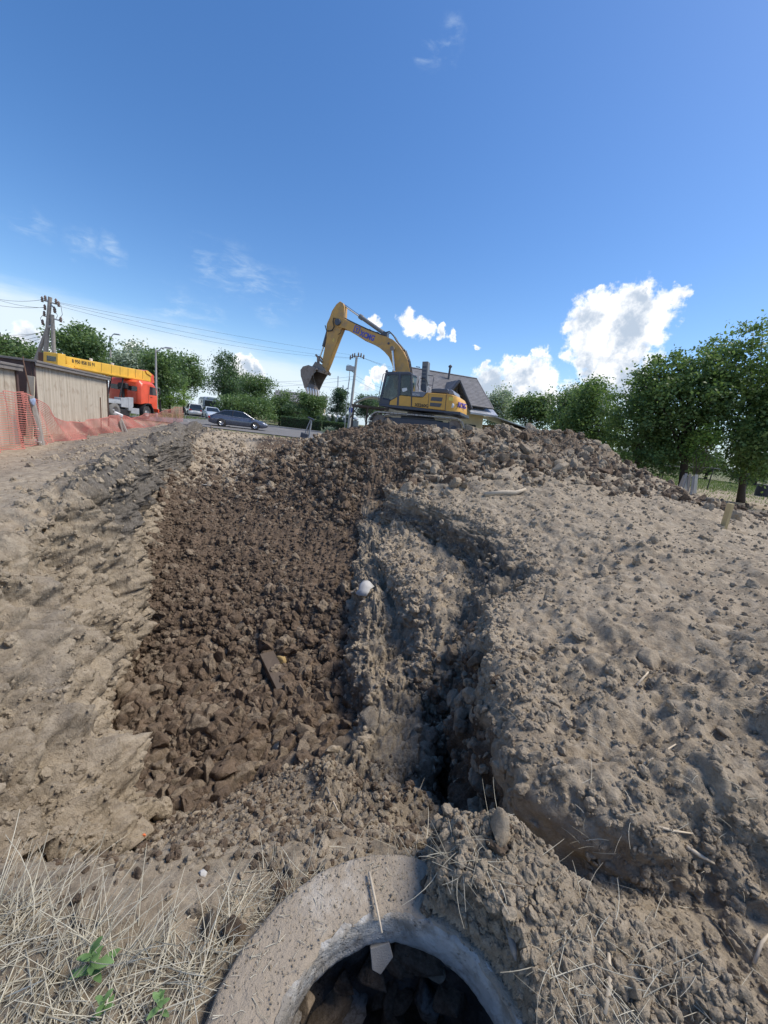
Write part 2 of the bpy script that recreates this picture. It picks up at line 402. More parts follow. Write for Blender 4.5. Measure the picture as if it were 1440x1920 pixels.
#  each station: Y, then 16 (X, Z) control points from far left to far right
ST = [
 (-6.0, [(-400, 0), (-6, 0), (-3, 0), (-2.6, 0), (-2.2, 0), (-1.5, 0), (-.8, 0), (-.3, 0), (.2, 0), (.6, 0), (1, 0), (2, 0), (3.5, .1), (6, .2), (9, 0), (400, 0)]),
 (0.30, [(-400, 0), (-6, 0), (-3, 0), (-2.4, 0), (-1.8, 0), (-1.2, 0), (-.7, 0), (-.3, 0), (.2, -.02), (.6, 0), (1, .05), (1.6, -.05), (2.4, .2), (4, .4), (8.5, .05), (400, 0)]),
 (0.90, [(-400, 0), (-6, .03), (-3, .05), (-2.2, .0), (-1.6, .0), (-1.15, 0), (-.7, -.02), (-.3, -.06), (.2, -.06), (.6, -.06), (1, -.05), (1.55, -.22), (2.3, .22), (4, .5), (8.6, .1), (400, 0)]),
 (1.20, [(-400, 0), (-6, .05), (-2.3, .10), (-1.85, -.30), (-1.45, -.50), (-1.1, -.36), (-.7, -.22), (-.3, -.17), (.2, -.14), (.6, -.12), (.95, -.2), (1.5, -.22), (2.3, .2), (4, .5), (8.6, .1), (400, 0)]),
 (1.60, [(-400, 0), (-6, .05), (-2.45, .14), (-1.72, -.60), (-1.40, -1.08), (-1.05, -.82), (-.7, -.66), (-.3, -.52), (.15, -.45), (.45, -.5), (.72, -.85), (.88, -.03), (2.0, .18), (3.6, .42), (8.6, .1), (400, 0)]),
 (2.00, [(-400, 0), (-6, .05), (-2.62, .18), (-1.88, -.70), (-1.52, -1.42), (-1.1, -1.12), (-.65, -.88), (-.25, -.78), (.2, -.76), (.56, -.90), (.78, -1.75), (.93, 0), (2.1, .16), (3.8, .42), (8.8, .1), (400, 0)]),
 (2.45, [(-400, 0), (-6, .06), (-2.82, .24), (-2.22, -.75), (-1.92, -1.82), (-1.25, -1.66), (-.72, -1.28), (-.42, -1.05), (.15, -.96), (.55, -1.08), (.84, -1.9), (.97, .02), (2.2, .18), (4.0, .42), (8.9, .1), (400, 0)]),
 (2.95, [(-400, 0), (-6, .06), (-3.02, .28), (-2.54, -.78), (-2.28, -2.0), (-1.35, -2.05), (-.75, -1.98), (-.08, -1.50), (.14, -1.02), (.58, -1.06), (.88, -1.85), (1.02, .03), (2.3, .22), (4.2, .42), (9.0, .12), (400, 0)]),
 (3.50, [(-400, 0), (-6, .06), (-3.25, .32), (-2.88, -.80), (-2.68, -2.08), (-1.6, -2.08), (-.9, -2.05), (-.02, -1.80), (.22, -1.48), (.62, -1.40), (.96, -1.50), (1.12, .03), (2.4, .26), (4.4, .42), (9.1, .14), (400, 0)]),
 (4.30, [(-400, 0), (-6.2, .06), (-3.62, .34), (-3.32, -.75), (-3.16, -2.08), (-1.9, -2.05), (-1.1, -2.0), (-.22, -1.85), (.02, -1.28), (.58, -1.26), (1.10, -.72), (1.95, .12), (2.8, .32), (4.7, .45), (9.3, .16), (400, 0)]),
 (5.30, [(-400, 0), (-6.5, .08), (-4.05, .34), (-3.86, -.65), (-3.76, -1.8), (-2.3, -1.72), (-1.25, -1.62), (-.32, -1.48), (-.08, -1.04), (.32, -.92), (1.42, -.44), (2.0, .18), (3.1, .42), (5.2, .5), (9.5, .2), (400, 0)]),
 (6.50, [(-400, 0), (-7, .1), (-4.72, .32), (-4.56, -.52), (-4.48, -1.45), (-2.9, -1.32), (-1.4, -1.18), (-.38, -1.02), (-.18, -.80), (.05, -.66), (1.10, -.34), (1.38, .26), (3.2, .6), (5.8, .6), (9.8, .22), (400, 0)]),
 (7.20, [(-400, 0), (-7.5, .1), (-5.02, .28), (-4.82, -.45), (-4.70, -1.22), (-3.2, -1.15), (-1.5, -.95), (-.42, -.72), (-.24, -.54), (.10, -.42), (.48, -.22), (.68, .30), (2.9, .75), (5.8, .72), (9.9, .22), (400, 0)]),
 (8.00, [(-400, 0), (-8, .1), (-5.5, .25), (-5.28, -.45), (-5.15, -1.08), (-3.5, -1.0), (-1.65, -.72), (-.50, -.42), (-.38, -.34), (-.24, -.28), (-.10, -.24), (.04, .34), (2.4, .9), (5.8, .85), (10, .22), (400, 0)]),
 (9.50, [(-400, 0), (-9, .1), (-6.1, .3), (-5.95, -.35), (-5.85, -.88), (-4.2, -.8), (-2.1, -.38), (-.7, .14), (-.35, .38), (.0, .52), (.4, .66), (1.1, .86), (3.2, 1.22), (6.0, 1.0), (10.2, .2), (400, 0)]),
 (11.0, [(-400, 0), (-10, .1), (-6.7, .34), (-6.5, -.25), (-6.4, -.72), (-4.8, -.62), (-2.7, -.08), (-1.2, .55), (-.6, .9), (-.1, 1.12), (.5, 1.28), (1.4, 1.42), (3.4, 1.55), (5.9, 1.32), (10.2, .15), (400, 0)]),
 (12.5, [(-400, 0), (-11, .1), (-7.2, .36), (-7.0, -.18), (-6.85, -.6), (-5.3, -.5), (-3.3, .08), (-1.8, .78), (-.9, 1.18), (-.2, 1.42), (.6, 1.52), (1.6, 1.56), (3.8, 1.78), (5.9, 1.78), (10.0, .12), (400, 0)]),
 (13.6, [(-400, 0), (-12, .1), (-7.5, .36), (-7.3, -.12), (-7.1, -.5), (-5.6, -.42), (-3.9, .10), (-2.3, .85), (-1.2, 1.26), (-.3, 1.58), (.6, 1.62), (1.6, 1.60), (3.9, 1.80), (5.9, 2.12), (9.2, .12), (400, 0)]),
 (15.0, [(-400, 0), (-13, .1), (-8.3, .36), (-8.1, -.08), (-7.9, -.42), (-6.2, -.36), (-4.3, .06), (-2.7, .70), (-1.6, 1.10), (-.5, 1.40), (.5, 1.45), (1.6, 1.45), (3.9, 1.55), (6.0, 1.60), (9.2, .08), (400, 0)]),
 (17.0, [(-400, 0), (-14, .1), (-9.4, .36), (-9.2, -.02), (-8.9, -.32), (-7, -.28), (-4.7, .02), (-3.1, .55), (-2.1, 1.05), (-.8, 1.30), (.5, 1.38), (1.6, 1.38), (4.0, 1.38), (6.5, .9), (10, .05), (400, 0)]),
 (20.0, [(-400, 0), (-16, .1), (-11, .30), (-10.8, .02), (-10.4, -.20), (-8, -.16), (-5.2, .0), (-3.6, .45), (-2.6, 1.05), (-1.0, 1.38), (.5, 1.4), (1.6, 1.4), (4.2, 1.4), (7.2, .8), (10, .0), (400, 0)]),
 (23.0, [(-400, 0), (-17, .06), (-12.2, .18), (-11.9, .02), (-11.5, -.12), (-9, -.1), (-6, -.03), (-4, .3), (-2.8, .85), (-1.0, 1.25), (.5, 1.3), (1.6, 1.3), (4.2, 1.25), (7.2, .6), (10, .0), (400, 0)]),
 (26.5, [(-400, 0), (-18, -.02), (-13.2, .05), (-12.8, -.02), (-12.2, -.06), (-10, -.06), (-7, -.04), (-4.2, .0), (-3, .1), (-1, .25), (.5, .3), (1.6, .3), (4.2, .25), (7.2, .1), (10, .0), (400, 0)]),
 (29.0, [(-400, -.05), (-20, -.05), (-14.2, -.05), (-13.5, -.05), (-13, -.05), (-11, -.05), (-8, -.05), (-5, -.05), (-3, -.05), (-1, -.05), (.5, -.05), (1.6, -.05), (4.2, -.05), (7.2, -.05), (10, -.05), (400, -.05)]),
 (45.0, [(-400, -.05), (-26, -.05), (-20, -.05), (-18, -.05), (-15, -.05), (-12, -.05), (-8, -.05), (-5, -.05), (-3, -.05), (-1, -.05), (.5, -.05), (1.6, -.05), (4.2, -.05), (7.2, -.05), (10, -.05), (400, -.05)]),
 (900.0, [(-900, -.05), (-26, -.05), (-20, -.05), (-18, -.05), (-15, -.05), (-12, -.05), (-8, -.05), (-5, -.05), (-3, -.05), (-1, -.05), (.5, -.05), (1.6, -.05), (4.2, -.05), (7.2, -.05), (10, -.05), (900, -.05)]),
]
def pchip(x, y, xi):
    h = np.diff(x); d = np.diff(y)/h
    m = np.zeros_like(y)
    m[0] = d[0]; m[-1] = d[-1]
    for k in range(1, len(x)-1):
        if d[k-1]*d[k] > 0:
            w1 = 2*h[k]+h[k-1]; w2 = h[k]+2*h[k-1]
            m[k] = (w1+w2)/(w1/d[k-1]+w2/d[k])
    k = np.clip(np.searchsorted(x, xi)-1, 0, len(x)-2)
    t = (xi-x[k])/h[k]
    return ((1+2*t)*(1-t)**2)*y[k]+(t*(1-t)**2)*h[k]*m[k]+(t*t*(3-2*t))*y[k+1]+(t*t*(t-1))*h[k]*m[k+1]
SY = np.array([s[0] for s in ST]); CX = np.array([[p[0] for p in s[1]] for s in ST], float); CZ = np.array([[p[1] for p in s[1]] for s in ST], float)
NEAR, FARY, NR = .45, 29.0, 640
rows = np.concatenate([np.linspace(-6, .3, 22), np.exp(np.linspace(math.log(.34), math.log(FARY), NR)), np.array([30, 31.5, 34, 38, 45, 60, 90, 150, 300, 600, 900.])])
SEG = [20, 56, 62, 62, 62, 62, 54, 46, 44, 40, 52, 66, 66, 56, 26]
us = []
for i, n in enumerate(SEG):
    t = np.linspace(0, 1, n, endpoint=False)
    if i == 0: t = 1-(1-t)**4
    if i == len(SEG)-1: t = t**4
    us.append(i+t)
us = np.concatenate(us+[[len(SEG)]])
gx = np.stack([pchip(SY, CX[:, j], rows) for j in range(16)], 1); gz = np.stack([pchip(SY, CZ[:, j], rows) for j in range(16)], 1)
# one more control line at u = 9.5: the top of the small scarp between block and bench
EXTRA = {2.95: (.74, -1.5), 3.50: (.80, -1.52), 4.30: (.68, -.92), 5.30: (.42, -.62), 6.50: (.14, -.48)}
ex_p = np.array([EXTRA.get(s[0], ((s[1][9][0]+s[1][10][0])/2, (s[1][9][1]+s[1][10][1])/2)) for s in ST])
gx = np.insert(gx, 10, pchip(SY, ex_p[:, 0], rows), axis=1); gz = np.insert(gz, 10, pchip(SY, ex_p[:, 1], rows), axis=1)
KU = np.array([0, 1, 2, 3, 4, 5, 6, 7, 8, 9, 9.5, 10, 11, 12, 13, 14, 15.])
ui = np.clip(np.searchsorted(KU, us, side='right')-1, 0, len(KU)-2); ut = (us-KU[ui])/(KU[ui+1]-KU[ui])
GX = gx[:, ui]*(1-ut)+gx[:, ui+1]*ut
# slightly rounded profile across the columns
GZ = gz[:, ui]*(1-ut)+gz[:, ui+1]*ut
ker = np.array([1, 2, 3, 2, 1.])/9
GZp = np.pad(GZ, ((0, 0), (2, 2)), mode='edge'); GZ = sum(ker[k]*GZp[:, k:k+GZ.shape[1]] for k in range(5))
GY = np.repeat(rows[:, None], len(us), 1)
NRW, NCL = GX.shape
P0 = np.stack([GX, GY, GZ], 2)
UU = np.repeat(us[None, :], NRW, 0); YY = GY

def sst(v, a, b):
    t = np.clip((v-a)/(b-a), 0, 1); return t*t*(3-2*t)
def grid_normals(P):
    du = np.gradient(P, axis=1); dv = np.gradient(P, axis=0)
    n = np.cross(du, dv); n /= np.maximum(np.linalg.norm(n, axis=2, keepdims=True), 1e-9); return n
Q = P0.reshape(-1, 3)
act = (sst(YY, .0, .5)*sst(-YY, -28.5, -25)*sst(UU, .75, 1.05)*sst(-UU, -14.4, -14.0))
wallL = sst(UU, 1.7, 2.1)*sst(-UU, -4.3, -4.0)*sst(YY, 1.0, 1.4)
wallR = sst(UU, 7.0, 7.25)*sst(-UU, -11.1, -10.7)*sst(YY, 1.5, 1.9)*sst(-YY, -8.6, -7.6)
fill = sst(UU, 3.95, 4.15)*sst(-UU, -7.25, -7.0)*sst(YY, 2.35, 2.9)
ledge = sst(UU, 3.9, 4.2)*sst(-UU, -9.6, -9.2)*sst(-YY, -2.7, -2.2)
heapw = sst(YY, 7.2, 9.5)*sst(UU, 5.2, 6.4)*sst(-UU, -14.2, -13.6)*sst(-YY, -27, -24)
rightg = sst(UU, 10.7, 11.3)*sst(-UU, -14.2, -13.8)*(1-heapw)
near = sst(-YY, -1.3, -.8)
N0 = grid_normals(P0)
A = fbm(Q, .85, 3, 1).reshape(NRW, NCL)
B = fbm(Q, 3.3, 3, 20).reshape(NRW, NCL)
Cn = fbm(Q, 8.5, 4, 40, .55, True).reshape(NRW, NCL)
Dn = fbm(Q*np.array([6.5, 6.5, 1.0]), 1.0, 4, 60, .55).reshape(NRW, NCL)
En = fbm(Q*np.array([1.2, 1.2, 5.0]), 1.0, 3, 80, .5).reshape(NRW, NCL)
Rg = fbm(Q*np.array([3.4, 3.4, 1.2]), 1.0, 5, 160, .64)
Rs = fbm(Q, 4.5, 5, 180, .68)
nearR = rightg*sst(-YY, -3.6, -2.2)*sst(YY, .9, 1.3)
crkn = fbm(Q*np.array([3.2, 3.2, 1.0]), 1.0, 3, 210, .6).reshape(NRW, NCL); crk = np.exp(-(crkn/.07)**2)
crk2 = np.exp(-(fbm(Q, 2.6, 4, 230, .6).reshape(NRW, NCL)/.06)**2)
disp = act*(-crk*(.085*wallL+.06*wallR)-crk2*(.06*wallL+.06*wallR+.02*nearR)+Rg.reshape(NRW, NCL)*(.070*wallL*sst(YY, 3.2, 4.6)+.070*wallL+.045*wallR+.035*nearR)+Rs.reshape(NRW, NCL)*(.052*wallL+.046*wallR+.014*rightg+.03*heapw+.022*nearR+.012*ledge)
            + A*(.05+.17*wallL+.10*heapw+.05*fill+.02*rightg)*(1-.6*near)
            + B*(.025+.100*wallL+.040*wallR+.07*heapw+.03*fill+.022*rightg+.035*nearR)*(1-.5*near)
            + Cn*(.007+.020*wallL+.010*wallR+.030*heapw+.02*fill+.010*rightg)
            + Dn*(.050*wallL*sst(-YY, -9, -6)*sst(YY, 3.2, 4.6)+.026*wallL+.016*wallR)
            + En*(.055*wallL+.022*wallR))
P1 = P0+N0*disp[:, :, None]

# tan lump of fallen clay at the foot of the left wall
c_ = np.array([-1.66, 2.55, -1.60]); d_ = (P1-c_)/np.array([.34, .30, .42]); w_ = np.exp(-(d_**2).sum(2)*1.2)
P1[:, :, 0] += .22*w_*(1+.3*B); P1[:, :, 2] += .10*w_
clay_lump = np.exp(-(d_**2).sum(2)*.8)

# well ring: hold the soil below the slab, pile it over the slab's right side
RC = np.array([.22, .62]); R_IN, R_OUT, RING_Z = .345, .535, .03
crest = [at_z(x, y, z) for x, y, z in ((748, 1572, .06), (800, 1562, .16), (870, 1550, .23), (950, 1562, .26), (1005, 1600, .24), (1060, 1655, .20), (1150, 1728, .16), (1250, 1792, .10), (1340, 1852, .08), (1420, 1930, .06), (1560, 2100, .05))]
crx = P1[:, :, 0]; cry = P1[:, :, 1]
best = np.full(crx.shape, 9.); bz = np.zeros(crx.shape)
for a, b in zip(crest[:-1], crest[1:]):
    ab = np.array([b.x-a.x, b.y-a.y]); L2 = (ab**2).sum()
    t = np.clip(((crx-a.x)*ab[0]+(cry-a.y)*ab[1])/L2, 0, 1)
    d = np.hypot(crx-a.x-t*ab[0], cry-a.y-t*ab[1])
    zz = a.z+(b.z-a.z)*t
    u_ = d < best; best[u_] = d[u_]; bz[u_] = zz[u_]
dr = np.hypot(crx-RC[0], cry-RC[1])
inside = sst(-dr, -.62, -.50)                         # camera side of the crest, over the ring
fall = np.where(dr < .62, .52, .30)
spoil = bz-np.maximum(0, best-.04)*np.where((crx-RC[0])*.6+(cry-RC[1])*.8 > .58, 1.7, .42)
spoil = spoil+.018*B+.012*Cn
ang = np.degrees(np.arctan2(crx-RC[0], cry-RC[1]))    # 0 = away from the camera, positive to the right
wsp = sst(ang, -2, 16)*sst(-ang, -178, -150)*(YY > -.5)
zmin = np.where(dr < R_OUT+.06, -.09, P1[:, :, 2])
zz = np.where(dr < R_OUT+.10, np.minimum(P1[:, :, 2], RING_Z-.035-.05*sst(-dr, -.62, -.52)), P1[:, :, 2])
sp_on = np.where(wsp > .01, np.maximum(zz, spoil-(1-wsp)*1.2), zz)
sp_on = np.where(dr < R_IN+.055, np.minimum(sp_on, RING_Z+.08-.075*sst(-dr, -(R_IN+.055), -(R_IN+.01))+.02*B), sp_on)
P1[:, :, 2] = np.where(YY < 1.9, sp_on, P1[:, :, 2])
spoilw = np.clip(wsp*sst(spoil-zz, -.01, .03), 0, 1)*(YY < 1.9)

N1 = grid_normals(P1)
TERR_P = P1; TERR_N = N1
# soil layers
zrel = P1[:, :, 2]
dark = wallL*sst(zrel, -.65, -.25)*sst(YY, 3.6, 6.0)*.9 + wallL*.45*sst(A, -.1, .5)*sst(zrel, -1.0, -.3)+sst(UU, .9, 1.4)*sst(-UU, -2.3, -1.9)*sst(YY, 3, 8)*sst(-YY, -26, -20)*.55
dark = dark+wallR*sst(UU, 9.9, 10.2)*sst(-zrel, -.25, .02)*sst(YY, 3.6, 5.0)*.60+rightg*sst(A, .1, .6)*.35*sst(-YY, -3.5, -2)
clay = wallL*sst(-zrel, .45, .9)*.95+clay_lump*1.2+wallR*sst(-UU, -10.1, -9.8)*sst(YY, 3.2, 3.8)*.62+sst(B, .1, .6)*.25+heapw*sst(UU, 10.5, 12.5)*.40*sst(-YY, -12.5, -10.0)
clay = clay+sst(UU, 4.0, 4.6)*sst(-UU, -6.3, -5.2)*sst(YY, 9, 12)*.75
moist = fill*(1-sst(YY, 9.0, 12.5)*sst(-UU, -5.9, -5.0))+ledge*.36+heapw*sst(-UU, -12.2, -10.4)*.95+heapw*sst(YY, 10.0, 12.0)*.62
moist = moist+wallR*sst(-zrel, 1.15, 1.5)*sst(UU, 9.3, 9.8)*.9+wallR*sst(-zrel, 1.25, 1.6)*.55
moist = moist+sst(UU, 9.1, 9.5)*sst(-UU, -11.0, -10.85)*sst(-YY, -3.6, -3.1)*sst(YY, 1.3, 1.7)*sst(-zrel, .12, .40)
moist = np.clip(moist, 0, 1.)
grass_ = np.maximum(sst(UU, 14.0, 14.25)*sst(YY, 3, 6), sst(-UU, -.98, -.8)*.75)
grass_ = np.maximum(grass_, sst(YY, 27.5, 29.5)*.55)

# split the sheet: heap of spoil / ground, hole under the ring
heap_y = np.interp(us, [5.4, 5.8, 7, 8, 10, 11, 12, 13, 14.0, 14.05], [99, 10.5, 8.2, 8.0, 7.8, 7.0, 7.2, 7.9, 9.0, 99])
ishp = (rows[:, None] > heap_y[None, :]+.35*B) & (rows[:, None] < 27)
fm = ishp[:-1, :-1]
hole = (dr < R_IN+.024)
hm = hole[:-1, :-1] & hole[1:, :-1] & hole[:-1, 1:] & hole[1:, 1:]
idx = np.arange(NRW*NCL).reshape(NRW, NCL)
quads = np.stack([idx[:-1, :-1], idx[:-1, 1:], idx[1:, 1:], idx[1:, :-1]], 2)
def grid_obj(name, mask):
    q = quads[mask]; used = np.unique(q); remap = np.full(NRW*NCL, -1, np.int64); remap[used] = np.arange(len(used))
    V = P1.reshape(-1, 3)[used]; Fq = remap[q]
    me = bpy.data.meshes.new(name)
    me.vertices.add(len(V)); me.vertices.foreach_set('co', V.astype(np.float32).ravel())
    me.loops.add(Fq.size); me.loops.foreach_set('vertex_index', Fq.astype(np.int32).ravel())
    me.polygons.add(len(Fq)); me.polygons.foreach_set('loop_start', np.arange(0, Fq.size, 4, dtype=np.int32))
    me.polygons.foreach_set('use_smooth', np.ones(len(Fq), bool))
    me.update(calc_edges=True)
    for nm, arr in (('dark', dark), ('clay', clay), ('moist', moist), ('grass', grass_), ('cut', np.clip(wallL*(.4+.6*sst(YY, 3.4, 5.0))+wallR*(1-sst(UU, 8.9, 9.3)*sst(-UU, -10.0, -9.8)), 0, 1))):
        at = me.attributes.new(nm, 'FLOAT', 'POINT'); at.data.foreach_set('value', np.clip(arr, 0, 1).reshape(-1)[used].astype(np.float32))
    me.materials.append(M('soil_ground'))
    o = bpy.data.objects.new(name, me); COL.objects.link(o); return o
ground = tag(grid_obj('ground', ~fm & ~hm), kind='structure')
heap = tag(grid_obj('soil_heap', fm), 'long heap of dug-up brown soil and clods beside and in the trench, below the excavator', 'soil heap')

from mathutils.bvhtree import BVHTree
def terrain_z(x, y):
    """height of the built ground at x, y (rays dropped on the sheet)"""
    h = TERR_BVH.ray_cast(Vector((x, y, 30)), Vector((0, 0, -1)))
    return h[0].z if h[0] is not None else 0.
_sub = P1[::2, ::2]; _i = np.arange(_sub.shape[0]*_sub.shape[1]).reshape(_sub.shape[:2])
_qs = np.stack([_i[:-1, :-1], _i[:-1, 1:], _i[1:, 1:], _i[1:, :-1]], 2).reshape(-1, 4)
TERR_BVH = BVHTree.FromPolygons(_sub.reshape(-1, 3).tolist(), _qs.tolist())
def hit(px, py):
    """where the line of sight through a pixel meets the built ground"""
    d = ray(px, py).normalized(); h = TERR_BVH.ray_cast(CAM, d)
    return (h[0], h[1]) if h[0] is not None else (at_z(px, py, 0), Vector((0, 0, 1)))

# ------------------------------------------------------------------ clods
def clod_variants(n, sub, seed):
    out = []
    for k in range(n):
        bm = bmesh.new(); bmesh.ops.create_icosphere(bm, subdivisions=sub, radius=1.0)
        V = np.array([v.co[:] for v in bm.verts])
        r = np.random.default_rng(seed+k)
        o = r.uniform(0, 90, 3)
        s = 1+.34*fbm(V+o, .9, 2, 5)+.20*fbm(V+o, 2.6, 3, 9, .6)
        V2 = V*s[:, None]
        for _ in range(10):                      # flattened, broken-off sides
            nrm_ = r.normal(size=3); nrm_ /= np.linalg.norm(nrm_); dd = r.uniform(.42, .82)
            e = V2@nrm_-dd; V2 = V2-np.outer(np.maximum(e, 0)*.93, nrm_)
        V2 *= r.uniform(.72, 1.2, 3)
        for v, c in zip(bm.verts, V2): v.co = c
        me = bpy.data.meshes.new('soil_clod'); bm.to_mesh(me); bm.free()
        me.polygons.foreach_set('use_smooth', [True]*len(me.polygons))
        out.append(me)
    return out
def clod_tree(name, mat):
    ng = bpy.data.node_groups.new(name, 'GeometryNodeTree')
    ng.interface.new_socket('Geometry', in_out='INPUT', socket_type='NodeSocketGeometry'); ng.interface.new_socket('Geometry', in_out='OUTPUT', socket_type='NodeSocketGeometry')
    N = ng.nodes.new; L = ng.links.new
    gi = N('NodeGroupInput'); go = N('NodeGroupOutput'); jn = N('GeometryNodeJoinGeometry')
    for k in range(7):
        ic = N('GeometryNodeMeshIcoSphere'); ic.inputs['Subdivisions'].default_value = 3; ic.inputs['Radius'].default_value = 1
        ps = N('GeometryNodeInputPosition')
        n1 = N('ShaderNodeTexNoise'); n1.noise_dimensions = '4D'; n1.inputs['Scale'].default_value = .95; n1.inputs['Detail'].default_value = 3; n1.inputs['W'].default_value = 3.7*k+1
        L(ps.outputs[0], n1.inputs['Vector'])
        mr = N('ShaderNodeMapRange'); mr.inputs[1].default_value = .25; mr.inputs[2].default_value = .75; mr.inputs[3].default_value = .45; mr.inputs[4].default_value = 1.5
        L(n1.outputs['Fac'], mr.inputs[0])
        sc = N('ShaderNodeVectorMath'); sc.operation = 'SCALE'; L(ps.outputs[0], sc.inputs[0]); L(mr.outputs[0], sc.inputs['Scale'])
        ml = N('ShaderNodeVectorMath'); ml.operation = 'MULTIPLY'; L(sc.outputs[0], ml.inputs[0])
        rr = random.Random(k); ml.inputs[1].default_value = (rr.uniform(.75, 1.25), rr.uniform(.75, 1.25), rr.uniform(.6, 1.0))
        sp = N('GeometryNodeSetPosition'); L(ic.outputs['Mesh'], sp.inputs['Geometry']); L(ml.outputs[0], sp.inputs['Position'])
        sm = N('GeometryNodeSetMaterial'); L(sp.outputs[0], sm.inputs[0]); sm.inputs['Material'].default_value = M(mat)
        g2 = N('GeometryNodeGeometryToInstance'); L(sm.outputs[0], g2.inputs[0]); L(g2.outputs[0], jn.inputs[0])
    ip = N('GeometryNodeInstanceOnPoints'); L(gi.outputs[0], ip.inputs['Points']); L(jn.outputs[0], ip.inputs['Instance'])
    ip.inputs['Pick Instance'].default_value = True
    def na(nm, t):
        a = N('GeometryNodeInputNamedAttribute'); a.data_type = t; a.inputs['Name'].default_value = nm; return a.outputs['Attribute']
    L(na('pick', 'INT'), ip.inputs['Instance Index'])
    er = N('FunctionNodeEulerToRotation'); L(na('rot', 'FLOAT_VECTOR'), er.inputs[0]); L(er.outputs[0], ip.inputs['Rotation'])
    L(na('scl', 'FLOAT'), ip.inputs['Scale'])
    L(ip.outputs[0], go.inputs[0])
    return ng
def clod_stuff(name, mat, pos, rad):
    n = len(pos); me = bpy.data.meshes.new(name)
    me.vertices.add(n); me.vertices.foreach_set('co', pos.astype(np.float32).ravel())
    a = me.attributes.new('rot', 'FLOAT_VECTOR', 'POINT'); a.data.foreach_set('vector', RNG.uniform(0, 6.28, (n, 3)).astype(np.float32).ravel())
    a = me.attributes.new('scl', 'FLOAT', 'POINT'); a.data.foreach_set('value', rad.astype(np.float32))
    a = me.attributes.new('pick', 'INT', 'POINT'); a.data.foreach_set('value', RNG.integers(0, 7, n).astype(np.int32))
    me.materials.append(M(mat))
    o = bpy.data.objects.new(name, me); COL.objects.link(o)
    md = o.modifiers.new('clods', 'NODES'); md.node_group = clod_tree(name+'_nodes', mat)
    return o
# area per vertex
du_ = np.linalg.norm(np.gradient(P1, axis=1), axis=2); dv_ = np.linalg.norm(np.gradient(P1, axis=0), axis=2)
AREA = du_*dv_
def scatter(weight, n, med, sig, rmax, rmin=.004, sink=.25, exclude_hole=True):
    w = (np.clip(weight, 0, None)*AREA).ravel().copy()
    if exclude_hole: w[((dr < R_OUT+.02) & (spoilw < .5)).ravel()] = 0; w[(dr < R_IN+.03).ravel()] = 0
    w /= w.sum(); ii = RNG.choice(len(w), n, p=w)
    r = np.clip(np.exp(RNG.normal(math.log(med), sig, n)), rmin, rmax)
    P = P1.reshape(-1, 3)[ii]+(RNG.uniform(-.5, .5, (n, 1))*np.gradient(P1, axis=1).reshape(-1, 3)[ii])+N1.reshape(-1, 3)[ii]*(r*(.45-sink*RNG.uniform(.6, 2.2, n)))[:, None]
    return P, r, ii
patch = sst(fbm(Q, .9, 3, 120).reshape(NRW, NCL), -.25, .45); patch2 = sst(fbm(Q, 1.6, 3, 140).reshape(NRW, NCL), -.1, .5)
vis = sst(-YY, -19, -15)*sst(YY, .2, .4)
pile = []      # (positions, radii, ground?/heap?, material)
pitw = fill*sst(-YY, -13.5, -10)
pile.append((*scatter(pitw*sst(-YY, -5.8, -3.6)*sst(-UU, -7.3, -7.1), 2300, .046, .6, .15), 'brown'))
pile.append((*scatter(pitw, 19000, .013, .5, .035), 'brown'))
pile.append((*scatter(heapw*vis*sst(-YY, -15, -13), 16000, .018, .5, .04), 'mixed'))
pile.append((*scatter(pitw*sst(-YY, -4.8, -3.6)*sst(-UU, -7.3, -7.1), 160, .12, .3, .20), 'brown'))
pile.append((*scatter(sst(UU, 3.0, 4.0)*sst(-UU, -7.5, -7)*sst(YY, 12, 15)*sst(-YY, -29, -27), 1900, .034, .7, .13), 'dry'))
pile.append((*scatter(pitw*(1-.65*sst(UU, 5.9, 6.4)*sst(YY, 5.0, 6.5))*(.25+patch)*(.15+.85*sst(-YY, -7.5, -4.5)), 6500, .026, .55, .10), 'brown'))
pile.append((*scatter(fill*sst(YY, 8, 12)*vis, 2200, .034, .6, .13), 'mixed'))
pile.append((*scatter(heapw*sst(-UU, -11.2, -9.8)*vis*(.06+patch**2), 2800, .034, .62, .17), 'brown'))
pile.append((*scatter(heapw*sst(UU, 9.8, 11.2)*sst(-UU, -13.4, -12.9)*vis*(.08+patch**2), 4600, .042, .66, .24), 'mixed'))
pile.append((*scatter(heapw*sst(UU, 10.2, 11.2)*sst(-YY, -12, -9)*vis, 1300, .05, .6, .22), 'mixed'))
pile.append((*scatter(rightg*sst(YY, 1.2, 2.0)*(.10+patch)*vis, 4200, .014, .68, .085), 'dry'))
pile.append((*scatter(rightg*sst(YY, 1.4, 2.2)*vis*sst(-YY, -9, -7), 17000, .009, .55, .03), 'dry'))
pile.append((*scatter(heapw*sst(UU, 12.9, 13.3)*vis, 1500, .045, .5, .13), 'mixed'))
pile.append((*scatter(np.maximum(sst(UU, 10.9, 11.3), sst(UU, 9.8, 10.2)*sst(-YY, -1.5, -1.3))*sst(-UU, -14, -13)*sst(YY, .6, .8)*sst(-YY, -2.6, -2.0)*(.2+patch2), 9500, .006, .65, .028), 'dry'))
pile.append((*scatter(rightg*sst(YY, 2.2, 3.2)*patch2**2*vis, 800, .032, .55, .11), 'dry'))
pile.append((*scatter(ledge*sst(YY, .8, 1.3)*(.15+patch), 6500, .008, .6, .03), 'mixed'))
pile.append((*scatter((wallL*.5+wallR)*vis, 1300, .018, .6, .07, sink=.35), 'dry'))
pile.append((*scatter(wallL*sst(-YY, -5, -3)*(.2+patch2), 6000, .006, .6, .03, sink=.35), 'dry'))
